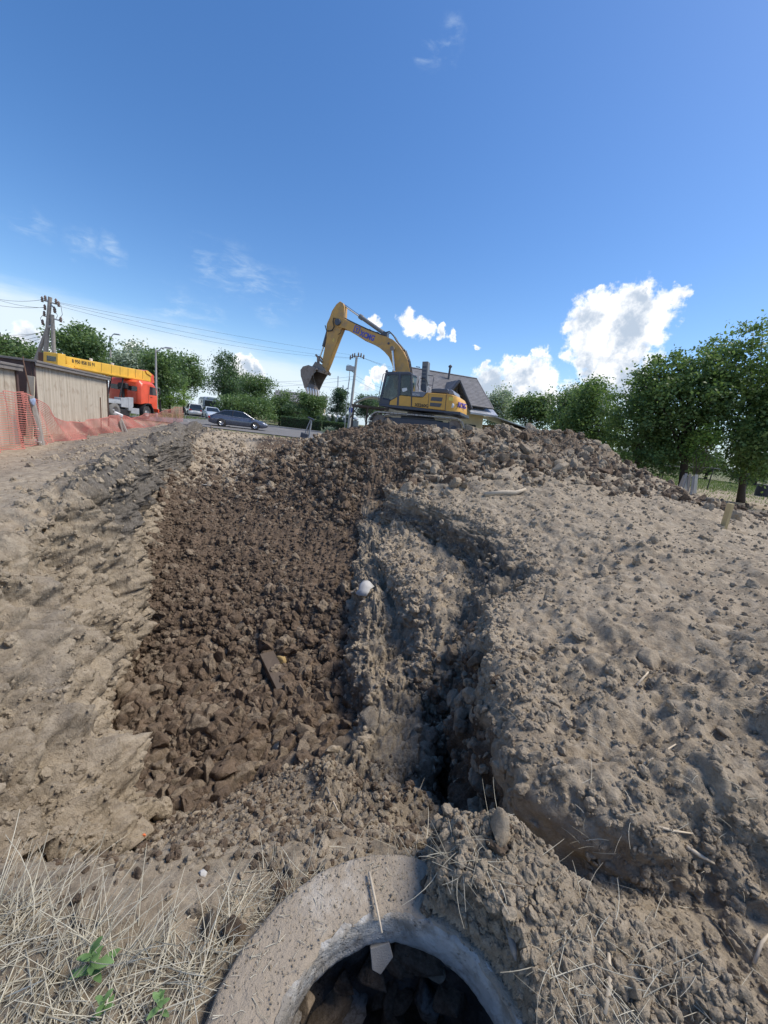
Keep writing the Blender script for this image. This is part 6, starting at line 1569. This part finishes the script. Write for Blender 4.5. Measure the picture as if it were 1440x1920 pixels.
def trunk_mb(base, top, r0, targets, rng, split=.45):
    mb = MB(); base = Vector(base); top = Vector(top); P = []
    for i in range(7):
        t = i/6; p = base.lerp(top, t); p += Vector((rng.normal()*.06, rng.normal()*.06, 0))*(top-base).length*.25*t*(1 if i < 6 else 0); P.append(p)
    mb.tube(P, [r0*(1.25 if i == 0 else 1)*(1-.72*i/6) for i in range(7)], 9)
    for c in targets:
        s = P[int(rng.integers(2, 6))]; c = Vector(c); mid = s.lerp(c, .5)+Vector((rng.normal()*.2, rng.normal()*.2, (c-s).length*.10))
        r = r0*.32*rng.uniform(.6, 1.1); mb.tube([s, mid, c], [r, r*.6, r*.18], 5)
    return mb
def lobes_in(hw, hd, hh, n, rng):
    L = [((0, 0, 0), (hw*.58, hd*.58, hh*.60))]
    for k in range(n):
        a = rng.uniform(0, 6.28); z = rng.uniform(-.9, .92); s = math.sqrt(max(.22, 1-z*z))*rng.uniform(.75, 1.12)
        f = rng.uniform(.20, .44)
        L.append(((math.cos(a)*hw*s*(1-f), math.sin(a)*hd*s*(1-f), z*hh*(1-f*.8)), (hw*f, hd*f, hh*f*.9)))
    return L
def tree(name, label, px, py, Y, w, h, mat, seed, leaf=.26, ncl=210, per=34, crad=.75, trunk_px=None, group=None, bark='bark', r0=None, lob=8, cat='tree', lean=0, depthk=.9):
    rng = np.random.default_rng(seed)
    d = ray(px, py); t = Y/d.y; c = CAM+d*t; k = t/FPX
    hw, hh = w*k/2, h*k/2
    if trunk_px is not None: bx_ = at_y(trunk_px[0], trunk_px[1], Y); gx_, gy_ = bx_.x, bx_.y
    else: gx_, gy_ = c.x+lean, c.y
    gz_ = terrain_z(gx_, gy_)-.08
    if cat in ('bush', 'shrub'):                       # bushes are leafy down to the ground
        top_ = c.z+hh; hh = (top_-gz_)/2*1.02; c = Vector((c.x, c.y, gz_+hh))
    e = empty(name, (gx_, gy_, gz_), 0, label, cat, group)
    rel = np.array([c.x-gx_, c.y-gy_, c.z-gz_])
    lobes = [((np.array(a)+rel), b) for a, b in lobes_in(hw, hw*depthk, hh, lob, rng)]
    C, tn, cl = crown_points(lobes, ncl, per, crad, rng)
    C = C[C[:, 2] > .15] if False else C
    ok = C[:, 2] > .12; C = C[ok]; tn = tn[ok]
    me = leaves_mesh('crown', C, leaf, rng, tint=tn); me.materials.append(M(mat)); o = bpy.data.objects.new('crown', me); COL.objects.link(o); o.parent = e
    sel = cl[rng.choice(len(cl), min(26, len(cl)), replace=False)]
    sel = sel[sel[:, 2] > .5]
    trunk_mb((0, 0, -.1), tuple(rel+np.array([0, 0, hh*.25])), r0 or max(.09, hw*.06), [tuple(s) for s in sel], rng).build('trunk', bark, e, smooth=True)
    return e
GL = 'trees lining the street'
tree('leafy_tree', 'low dark green tree behind the lower beige garage', 15, 668, 33, 150, 70, 'leaf_mid', 1, .24, 230, 34, .7)
tree('leafy_tree', 'leafy green tree behind the wooden utility pole and crane boom', 150, 655, 38, 125, 100, 'leaf_mid', 2, .26, 230, 34, .8)
tree('silvery_tree', 'pale silvery-green tree above the middle of the crane boom', 240, 685, 52, 110, 90, 'leaf_silver', 3, .32, 240, 30, 1.0)
tree('leafy_tree', 'green shrubby tree between crane boom and beige garage', 110, 700, 36, 130, 70, 'leaf_mid', 4, .24, 170, 32, .7)
tree('leafy_tree', 'bushy green tree hanging over the crane truck cab', 300, 705, 44, 80, 90, 'leaf_mid', 5, .26, 200, 34, .8)
tree('leafy_bush', 'bright green bush at the roadside right of the truck cab', 318, 742, 58, 84, 62, 'leaf_bright', 6, .20, 170, 36, .6, cat='bush')
tree('leafy_tree', 'tall green tree behind the bright roadside bush', 345, 705, 66, 76, 92, 'leaf_mid', 7, .32, 200, 34, 1.1)
tree('leafy_tree', 'dense dark rounded tree standing over the bus and cars', 424, 718, 84, 100, 112, 'leaf_dark', 8, .34, 330, 40, 1.2)
tree('leafy_tree', 'loose green tree right of the dense dark tree', 475, 738, 66, 84, 76, 'leaf_mid', 9, .28, 210, 34, .9)
tree('leafy_bush', 'wide drooping green bush behind the slate-blue sedan', 470, 772, 54, 120, 58, 'leaf_mid', 10, .25, 260, 44, .8, cat='bush')
tree('leafy_bush', 'tall green bush between the sedan and the hedge', 525, 762, 60, 62, 64, 'leaf_mid', 11, .25, 200, 40, .75, cat='bush')
tree('leafy_bush', 'grey-green bush under the excavator bucket', 580, 768, 60, 75, 62, 'leaf_mid', 12, .25, 230, 40, .75, cat='bush')
tree('pine_tree', 'dark spreading pine beside the concrete utility pole', 632, 757, 64, 56, 58, 'leaf_pine', 13, .18, 220, 40, .5)
tree('leafy_bush', 'dark green bush behind the hedge left of the pine', 556, 775, 58, 60, 50, 'leaf_dark', 14, .18, 150, 36, .5, cat='bush')
tree('pine_tree', 'low dark pine between concrete pole and pergola', 690, 765, 62, 62, 50, 'leaf_pine', 15, .18, 170, 36, .5)
tree('leafy_tree', 'far tree on the skyline left of the excavator cab', 705, 760, 66, 60, 44, 'leaf_mid', 16, .3, 110, 30, .9)
for k, (px, py, w, h) in enumerate(((598, 783, 10, 22), (611, 781, 10, 24), (624, 782, 10, 22), (640, 783, 12, 24), (652, 785, 10, 20))):
    tree('thuja_shrub', 'small upright conical conifer planted behind the clipped hedge', px, py, 57, w, h, 'leaf_pine', 30+k, .10, 60, 40, .18, group='conifers behind the hedge', lob=3, cat='shrub')
tree('leafy_tree', 'pale tree right of the house lean-to', 940, 768, 46, 78, 84, 'leaf_silver', 40, .26, 190, 32, .8)
tree('leafy_tree', 'green tree behind the heap, next to the pale tree', 1000, 768, 38, 96, 84, 'leaf_mid', 41, .22, 230, 36, .7)
tree('leafy_tree', 'green tree behind the lump at the top of the soil heap', 1070, 768, 31, 110, 100, 'leaf_mid', 42, .18, 260, 40, .6)
tree('leafy_tree', 'broad green tree between the heap and the forked dark tree', 1125, 795, 25, 150, 170, 'leaf_cherry', 43, .16, 300, 44, .6)
tree('cherry_tree', 'dark forked cherry tree nearest the soil heap by the fence', 1200, 798, 20.0, 205, 225, 'leaf_cherry', 44, .14, 300, 46, .40, trunk_px=(1196, 890), r0=.17, depthk=.8, lob=15)
tree('cherry_tree', 'cherry tree with boards leaning on its dark trunk', 1282, 775, 18.2, 225, 280, 'leaf_cherry', 45, .14, 370, 48, .38, trunk_px=(1287, 905), r0=.20, depthk=.75, lob=17)
tree('cherry_tree', 'tall cherry tree beyond the fence, right of the leaning boards', 1400, 762, 17.6, 225, 305, 'leaf_cherry', 46, .14, 380, 48, .38, trunk_px=(1402, 905), r0=.15, depthk=.75, lob=17)
tree('cherry_tree', 'cherry tree half outside the view at the end of the fence', 1490, 760, 15.8, 190, 280, 'leaf_cherry', 47, .14, 320, 48, .42, trunk_px=(1500, 915), r0=.16, depthk=.75)
tree('cherry_sapling', 'pale young leafy shoots beside the boards at the cherry trunk', 1322, 842, 16.6, 60, 110, 'leaf_bright', 48, .10, 70, 30, .32, trunk_px=(1300, 905), r0=.05, cat='sapling', bark='bark_pale')
for k, (px, py, w, h, Y, lab) in enumerate(((1165, 868, 90, 46, 42, 'far green bush behind the orchard, below the forked cherry tree'), (1245, 868, 90, 44, 46, 'far green bush behind the orchard, left of the planks'), (1330, 872, 100, 48, 48, 'far green bush behind the orchard, above the barrel'), (1425, 878, 110, 52, 44, 'far green bush behind the orchard at the fence end'))):
    tree('orchard_bush', lab, px, py, Y, w, h, 'leaf_dark', 60+k, .22, 170, 36, .6, cat='bush')
# clipped hedge
def hedge(a, b, hgt, th, n, mat, leaf, label, seed):
    rng = np.random.default_rng(seed); a = Vector(a); b = Vector(b); L = (b-a).length
    e = empty('clipped_hedge', (a.x, a.y, -.05), math.atan2(b.y-a.y, b.x-a.x), label, 'hedge')
    C = np.stack([rng.uniform(0, L, n), rng.uniform(-th/2, th/2, n), rng.uniform(.05, hgt, n)], 1); f = rng.integers(0, 3, n)
    C[f == 0, 2] = hgt+rng.normal(0, .04, (f == 0).sum()); C[f == 1, 1] = -th/2+rng.normal(0, .05, (f == 1).sum())
    me = leaves_mesh('foliage', C, leaf, rng); me.materials.append(M(mat)); o = bpy.data.objects.new('foliage', me); COL.objects.link(o); o.parent = e
    MB().span(.1, L-.1, -th/2+.1, th/2-.1, 0, hgt-.1).build('dark_core', 'bark', e)  # solid dark box inside the leaves, stands in for the hedge's shaded interior
pa, pb = at_y(526, 797, 53.), at_y(604, 806, 53.6)
hedge((pa.x, 53.0, 0), (pb.x, 53.6, 0), 1.45, 1.0, 9000, 'leaf_dark', .12, 'long clipped dark green hedge along the street', 71)
pa, pb = at_y(602, 800, 55.5), at_y(650, 806, 55.8)
hedge((pa.x, 55.5, 0), (pb.x, 55.8, 0), 1.45, 1.0, 6000, 'leaf_dark', .12, 'shorter clipped hedge in front of the pale garden wall', 72)
tree('leafy_bush', 'low olive bush at the foot of the heap beside the hedge', 618, 806, 40, 34, 18, 'leaf_silver', 73, .12, 60, 30, .25, cat='bush', lob=3)

# grass of the orchard and of the verges
def blades(name, XY, hgt, wid, mat, rng, zfun=None):
    n = len(XY); z = np.zeros(n)-.03 if zfun is None else zfun
    a = rng.uniform(0, 6.28, n); h = hgt*rng.uniform(.45, 1.3, n); ln = rng.normal(0, .35, (n, 2))*h[:, None]
    base = np.c_[XY, z]; w = np.stack([np.cos(a), np.sin(a), 0*a], 1)*wid
    mid = base+np.c_[ln*.4, h*.6]; tip = base+np.c_[ln, h]
    V = np.stack([base-w, base+w, mid+w*.7, mid-w*.7, tip], 1).reshape(-1, 3)
    k = np.arange(n)*5
    me = bpy.data.meshes.new(name); me.from_pydata(V.tolist(), [], [f for i in k for f in ((i, i+1, i+2, i+3), (i+3, i+2, i+4))])
    t = np.clip(rng.normal(.45, .28, n), 0, 1); at = me.attributes.new('tint', 'FLOAT', 'POINT'); at.data.foreach_set('value', np.repeat(t, 5).astype(np.float32))
    me.materials.append(M(mat)); o = bpy.data.objects.new(name, me); COL.objects.link(o); return o
leaf_mat('grass_blade', (.085, .140, .022), (.22, .30, .065), .35)
rng = np.random.default_rng(91)
XY = np.stack([rng.uniform(10.6, 46, 26000), rng.uniform(9.5, 44, 26000)], 1); XY = XY[(XY[:, 0] > 10.6) & (XY[:, 0] < XY[:, 1]*1.25+3)]
tag(blades('meadow_grass', XY, .20, .016, 'grass_blade', rng), 'green meadow grass of the orchard beyond the fence', 'grass', kind='stuff')
XY = np.stack([rng.uniform(-44, -22, 9000), rng.uniform(26, 48, 9000)], 1)
tag(blades('roadside_grass', XY, .25, .02, 'grass_blade', rng), 'rough roadside grass behind the crane truck', 'grass', kind='stuff')
# ================================================================== FOREGROUND DETAIL
def straw_mat(name, c1, c2):
    m, nt, b, out = mat_new(name); q = NT(nt); t = q.attr('tint').outputs['Fac']; c = q.mix(t, c1, c2); q.l(c, b.inputs['Base Color']); b.inputs['Roughness'].default_value = .65; MATS[name] = m
straw_mat('straw', (.27, .235, .165), (.64, .59, .46)); straw_mat('weed_leaf', (.07, .14, .035), (.16, .26, .09))
simple('stick_pale', (.50, .42, .31), .8, wear=.4, wearcol=(.3, .24, .17), scale=20.); simple('paper_white', (.46, .44, .40), .8, wear=.2, wearcol=(.5, .45, .38), scale=12.)
simple('plank_wet', (.095, .07, .05), .75, wear=.4, wearcol=(.17, .13, .095), scale=9., bump=.004); simple('clay_yellow', (.40, .28, .12), .9, wear=.3, wearcol=(.25, .18, .1), scale=12., bump=.004)
simple('flint_black', (.03, .032, .035), .18); simple('orange_scrap', (.75, .20, .07), .6); simple('shard_grey', (.30, .28, .25), .85, wear=.4, wearcol=(.25, .22, .18), scale=20., bump=.003)
def stems(name, bases, nrm, lens, rad, rng, flat, mat='straw', curl=.35, prefer=None):
    """loose stems lying on or rising from the soil"""
    n = len(bases); V = []; F = []; T = []
    a = rng.uniform(0, 2*math.pi, n) if prefer is None else prefer
    el = np.clip(rng.normal(flat[0], flat[1], n), -.05, 1.5)
    d = np.stack([np.cos(a)*np.cos(el), np.sin(a)*np.cos(el), np.sin(el)], 1)
    side = np.cross(d, [0, 0, 1.]); side /= np.maximum(np.linalg.norm(side, axis=1, keepdims=True), 1e-6); upv = np.cross(side, d)
    cv = rng.normal(0, curl, n)[:, None]; dr_ = -np.abs(rng.normal(0, curl*.7, n))[:, None]
    k = 5; cnt = 0
    for i in range(k):
        t = i/(k-1); c = bases+d*(lens*t)[:, None]+side*cv*(lens*t*t)[:, None]*.5+upv*dr_*(lens*t*t)[:, None]*.6
        r = (rad*(1-.55*t))[:, None]
        V.append(np.stack([c+side*r, c-side*r*.5+upv*r*.87, c-side*r*.5-upv*r*.87], 1))
    V = np.stack(V, 1).reshape(n, k*3, 3)
    f = []
    for i in range(k-1):
        for j in range(3): f.append((i*3+j, i*3+(j+1) % 3, (i+1)*3+(j+1) % 3, (i+1)*3+j))
    f = np.array(f); Fq = (f[None]+(np.arange(n)*k*3)[:, None, None]).reshape(-1, 4)
    me = bpy.data.meshes.new(name); Vf = V.reshape(-1, 3); me.vertices.add(len(Vf)); me.vertices.foreach_set('co', Vf.astype(np.float32).ravel())
    me.loops.add(Fq.size); me.loops.foreach_set('vertex_index', Fq.astype(np.int32).ravel()); me.polygons.add(len(Fq)); me.polygons.foreach_set('loop_start', np.arange(0, Fq.size, 4, dtype=np.int32)); me.update(calc_edges=True)
    at = me.attributes.new('tint', 'FLOAT', 'POINT'); at.data.foreach_set('value', np.repeat(np.clip(rng.normal(.55, .28, n), 0, 1), k*3).astype(np.float32))
    me.materials.append(M(mat)); o = bpy.data.objects.new(name, me); COL.objects.link(o); return o
rng = np.random.default_rng(77)
def sow(n, x0, x1, y0, y1, cond=None):
    P = []; 
    while len(P) < n:
        x, y = rng.uniform(x0, x1), rng.uniform(y0, y1)
        if cond is not None and not cond(x, y): continue
        h, nn2 = hit(x, y)
        if math.hypot(h.x-RC[0], h.y-RC[1]) < R_IN+.06: continue
        P.append(tuple(h))
    return np.array(P)
c1 = lambda x, y: (y > 1735-50*math.sin(x*.02) + max(0, (x-330))*.5) and (x < 440-(y-1790)*.62)
B1 = sow(480, -60, 470, 1650, 1990, c1)
o = stems('dry_straw', B1+np.array([0, 0, .004]), None, rng.uniform(.04, .24, len(B1)), rng.uniform(.0009, .0030, len(B1)), rng, (.16, .26)); tag(o, 'matted dry straw stems at the left of the well ring', 'straw', kind='stuff')
# upright tufts
tb, tln = [], []
for (px, py, n, ln) in ((165, 1795, 55, .24), (30, 1735, 50, .22), (-20, 1730, 50, .26), (235, 1810, 30, .22), (330, 1830, 35, .16), (120, 1900, 30, .16), (400, 1790, 20, .14)):
    h, _ = hit(px, py); b_ = np.array(h)+np.c_[rng.normal(0, .05, n), rng.normal(0, .035, n), np.zeros(n)]
    for i in range(n): b_[i, 2] = terrain_z(b_[i, 0], b_[i, 1])
    tb.append(b_); tln.append(rng.uniform(.5, 1., n)*ln)
tb = np.concatenate(tb); tln = np.concatenate(tln)
o = stems('standing_straw', tb, None, tln, rng.uniform(.0010, .0024, len(tb)), rng, (.85, .35)); tag(o, 'tufts of long dry straw standing among the matted stems', 'straw', kind='stuff')
B2 = np.concatenate([sow(170, 420, 600, 1625, 1740), sow(90, 740, 920, 1570, 1700), sow(90, 760, 1200, 1600, 1900), sow(110, 900, 1330, 1800, 1915), sow(60, 600, 1200, 1440, 1620), sow(90, 1050, 1440, 1450, 1900), sow(70, 900, 1440, 1000, 1400)])
o = stems('scattered_straw', B2+np.array([0, 0, .004]), None, rng.uniform(.03, .15, len(B2)), rng.uniform(.0008, .0020, len(B2)), rng, (.22, .3)); tag(o, 'straw stems and rootlets scattered over the crumbled soil', 'straw', kind='stuff')
tf = np.concatenate([np.array(hit(*q_)[0])+np.c_[rng.normal(0, .045, 28), rng.normal(0, .03, 28), np.zeros(28)] for q_ in ((445, 1690), (500, 1680), (555, 1668), (430, 1740))])
for i in range(len(tf)): tf[i, 2] = terrain_z(tf[i, 0], tf[i, 1])
o = stems('straw_fringe', tf, None, rng.uniform(.03, .11, len(tf)), rng.uniform(.0008, .0016, len(tf)), rng, (.75, .4)); tag(o, 'fringe of dry grass growing along the outer edge of the well ring', 'dry grass', kind='stuff')
# grit and short bits lying on the slab itself
n = 260; ang_ = rng.uniform(R_(95), R_(300), n); rr_ = np.sqrt(rng.uniform(.36**2, .53**2, n)); bs = np.c_[RC[0]+rr_*np.cos(ang_), RC[1]+rr_*np.sin(ang_), np.full(n, RING_Z+.010)]
o = stems('straw_bits', bs, None, rng.uniform(.008, .035, n), rng.uniform(.0006, .0014, n), rng, (.05, .08)); tag(o, 'short straw bits strewn over the concrete ring', 'straw', kind='stuff')
n = 1100; ang_ = rng.uniform(R_(60), R_(300), n); rr_ = np.sqrt(rng.uniform(.362**2, .528**2, n)); bs = np.c_[RC[0]+rr_*np.cos(ang_), RC[1]+rr_*np.sin(ang_), np.full(n, RING_Z+.006)]
o = clod_stuff('ring_grit', 'soil_clod_dry', bs, np.clip(np.exp(rng.normal(math.log(.0015), .5, n)), .0008, .005)); tag(o, 'grit and soil crumbs lying on the concrete ring', 'grit', kind='stuff')

def weed(px, py, s, nl, seed, label):
    r = random.Random(seed); h, _ = hit(px, py); e = empty('weed_plant', h, r.uniform(0, 6), label, 'weed')
    MB().tube([(0, 0, -.02), (.01*s, 0, .5*s), (0, .01*s, 1.0*s)], [.006*s*3, .004*s*3, .002*s*3], 5).build('stem', M('weed_leaf'), e)
    for k in range(nl):
        a = k*2.4+r.uniform(-.3, .3); z = s*(.15+.85*k/nl); L_ = s*r.uniform(.45, .75)*(1-.4*k/nl); wd = L_*.17; mb = MB(); el = .35+.7*k/nl
        rows_ = []
        for i in range(6):
            t = i/5; x = L_*t*math.cos(el); zz_ = z+L_*t*math.sin(el)-L_*.35*t*t; w_ = wd*math.sin(math.pi*min(1, t*.9+.08))+.001
            rows_.append([(x, -w_, zz_+.15*w_), (x, 0, zz_), (x, w_, zz_+.15*w_)])
        k0 = 0; vs_ = [p for r_ in rows_ for p in r_]; fs = [(i*3+j, i*3+j+1, (i+1)*3+j+1, (i+1)*3+j) for i in range(5) for j in range(2)]
        mb.add(vs_, fs); Mz = Matrix.Rotation(a, 3, 'Z'); mb.v = [tuple(Mz @ Vector(p)) for p in mb.v]
        o = mb.build('leaf', 'weed_leaf', e, smooth=True); me = o.data; at = me.attributes.new('tint', 'FLOAT', 'POINT'); at.data.foreach_set('value', [r.uniform(.1, .9)]*len(me.vertices))
weed(175, 1835, .11, 14, 1, 'green weed with narrow leaves growing up through the dry straw'); weed(300, 1900, .07, 8, 2, 'small pale green weed beside the concrete ring'); weed(195, 1905, .07, 7, 3, 'tiny green weed below the taller weed in the straw')

def stick(pts, r, label, mat='stick_pale', name='dry_stick', lift=.004, onring=False):
    P = []
    for q_ in pts:
        if onring: h = at_z(q_[0], q_[1], RING_Z+.014)
        else: h, n_ = hit(*q_)
        P.append(Vector(h)+Vector((0, 0, lift+r*.5)))
    return tag(MB().tube(P, [r]*(len(P)-1)+[r*.5], 6).build(name, mat, None, smooth=True), label, 'stick')
stick([(692, 1638), (703, 1690), (716, 1752)], .005, 'thin pale stick lying across the concrete ring to its inner rim', onring=True)
stick([(1286, 1590), (1310, 1606), (1338, 1622)], .009, 'pale stick lying on the dark bank right of the well ring'); stick([(1232, 1552), (1262, 1560), (1298, 1565)], .005, 'short bent twig above the pale stick on the dark bank')
stick([(908, 930), (945, 926), (965, 927), (985, 920)], .05, 'pale thick root lying on the slope of the soil heap'); stick([(612, 1478), (622, 1500), (636, 1528)], .006, 'thin curled root on the bare ledge before the ring')
stick([(775, 1510), (782, 1488), (796, 1468)], .004, 'thin root sticking up on the ledge near the dark notch'); stick([(1205, 1440), (1265, 1402)], .006, 'short straight twig on the clod-strewn slope', lift=.02)
stick([(1192, 1288), (1215, 1262)], .010, 'thin pale twig among clods below the marker stake'); stick([(1410, 1815), (1425, 1775), (1442, 1755)], .006, 'bent dry stem rising at the foot of the dark bank', lift=.02)
stick([(1130, 1905), (1142, 1850), (1140, 1790)], .009, 'stout broken stalk lying on crumbled soil right of the ring')
def chunk(px, py, size, mat, label, cat, name, seed=1, flat=(1, 1, 1), rot=(0, 0, 0), z=None):
    h, n_ = hit(px, py) if z is None else (at_z(px, py, z), Vector((0, 0, 1)))
    me = clod_variants(1, 3, 1500+seed)[0]; me.name = name; me.materials.append(M(mat)); o = bpy.data.objects.new(name, me); COL.objects.link(o)
    o.location = Vector(h)+Vector(n_)*size*flat[2]*.3; o.scale = [size*f for f in flat]; o.rotation_euler = rot
    return tag(o, label, cat)
b, n_ = hit(500, 1232); b2, _ = hit(533, 1298); mid = (b+b2)/2; d = b2-b
o = MB().box((0, 0, 0), (.20, d.length*1.0, .07)).build('buried_plank', 'plank_wet', None, bevel=.008, loc=mid+Vector((0, -.02, .06))); o.rotation_mode = 'QUATERNION'; o.rotation_quaternion = d.to_track_quat('Y', 'Z'); tag(o, 'dark wet plank end lying among brown clods in the pit', 'plank')
chunk(528, 1243, .10, 'clay_yellow', 'yellowish clay stone beside the dark plank in the pit', 'stone', 'clay_stone', 1)
chunk(527, 1408, .13, 'flint_black', 'shiny black stone low in the pit among brown clods', 'stone', 'black_stone', 2)
chunk(447, 1286, .09, 'paper_white', 'small crumpled white scrap on the brown clods', 'scrap', 'white_scrap', 3, (1.3, .7, .35), (0, .3, 1))
chunk(368, 1508, .05, 'paper_white', 'white plastic scrap at the foot of the tan clay lump', 'scrap', 'white_scrap', 4, (.6, 1.6, .4), (0, .2, .5))
chunk(268, 1566, .022, 'orange_scrap', 'tiny orange plastic scrap at the foot of the left bank', 'scrap', 'orange_scrap', 5, (1.5, .6, .4))
chunk(652, 1552, .016, 'paper_white', 'small white crumb on the bare ledge before the ring', 'scrap', 'white_scrap', 6)
chunk(382, 1640, .014, 'paper_white', 'tiny white crumb on the gravelly pit edge', 'scrap', 'white_scrap', 7)
chunk(1358, 1372, .07, 'soil_clod_dry', 'flat pale stone slab lying on the clod-strewn slope', 'stone', 'stone_slab', 8, (1.0, .8, .4), (.2, .1, .4))
chunk(958, 1752, .052, 'shard_grey', 'grey splinter of concrete lying in the crumbled soil on the ring', 'concrete chunk', 'concrete_splinter', 9, (.45, 1.2, .3), (.5, .2, .3))
chunk(935, 1562, .055, 'soil_clod_dry', 'large loose clod perched on the crest of the crumbled soil', 'clod', 'perched_clod', 10)
chunk(1210, 1240, .09, 'soil_clod_dry', 'big grey clod lying alone on the slope', 'clod', 'perched_clod', 11)
chunk(1185, 1862, .03, 'soil_clod_dry', 'pale rounded stone low on the crumbled soil ridge', 'stone', 'round_stone', 12)
chunk(440, 1745, .045, 'soil_clod_mixed', 'dark overturned sod clod with dry roots beside the ring', 'clod', 'sod_clod', 13, (1.2, 1, .9))
# broken shard wedged under the inner rim
o = MB().prism([(-.035, 0), (.03, .012), (.045, -.03), (.005, -.075), (-.025, -.06)], 'y', -.008, .008).build('rim_shard', 'shard_grey', None, bevel=.003); p = at_z(712, 1800, RING_Z-.13); o.location = (p.x, RC[1]+R_IN-.01, RING_Z-.13); o.rotation_euler = (R_(-25), 0, .15); tag(o, 'pale broken shard hanging under the inner rim of the well', 'shard')
# torn sheet of paper-like bark lying on the block of soil
h, n_ = hit(685, 1108); mb = MB(); vs_ = []
for i in range(7):
    for j in range(4):
        u, v = i/6-.5, j/3-.5; vs_.append((u*.20+.012*math.sin(j*2.3), v*.30*(1-.5*abs(u+.1)), .012*math.cos(u*5)+.02*math.sin(v*5+i*.4)))
mb.add(vs_, [(i*4+j, i*4+j+1, (i+1)*4+j+1, (i+1)*4+j) for i in range(6) for j in range(3)])
o = mb.build('paper_sheet', 'paper_white', None, smooth=True, loc=h+Vector(n_)*.045)
o.rotation_mode = 'QUATERNION'; o.rotation_quaternion = (Vector(n_)+Vector((0, -.5, .2))).normalized().to_track_quat('Z', 'Y'); sm = o.modifiers.new('thick', 'SOLIDIFY'); sm.thickness = .006; tag(o, 'crumpled greyish-white sheet lying on the soil block beside the pit', 'sheet')
chunk(398, 912, .16, 'paper_white', 'pale broken clump on the far floor of the trench', 'scrap', 'pale_scrap', 20, (1.6, .8, .35))
chunk(432, 801, .16, 'paper_white', 'white lump on the bank in front of the sedan', 'scrap', 'white_lump', 21, (1.4, .6, .8))
chunk(355, 791, .16, 'paper_white', 'flat white lump on the bank crest by the netting end', 'scrap', 'white_lump', 22, (1.6, .8, .4))
chunk(590, 905, .12, 'soil_clod_brown', 'solitary round clod on the slope of loose brown soil', 'clod', 'perched_clod', 23)
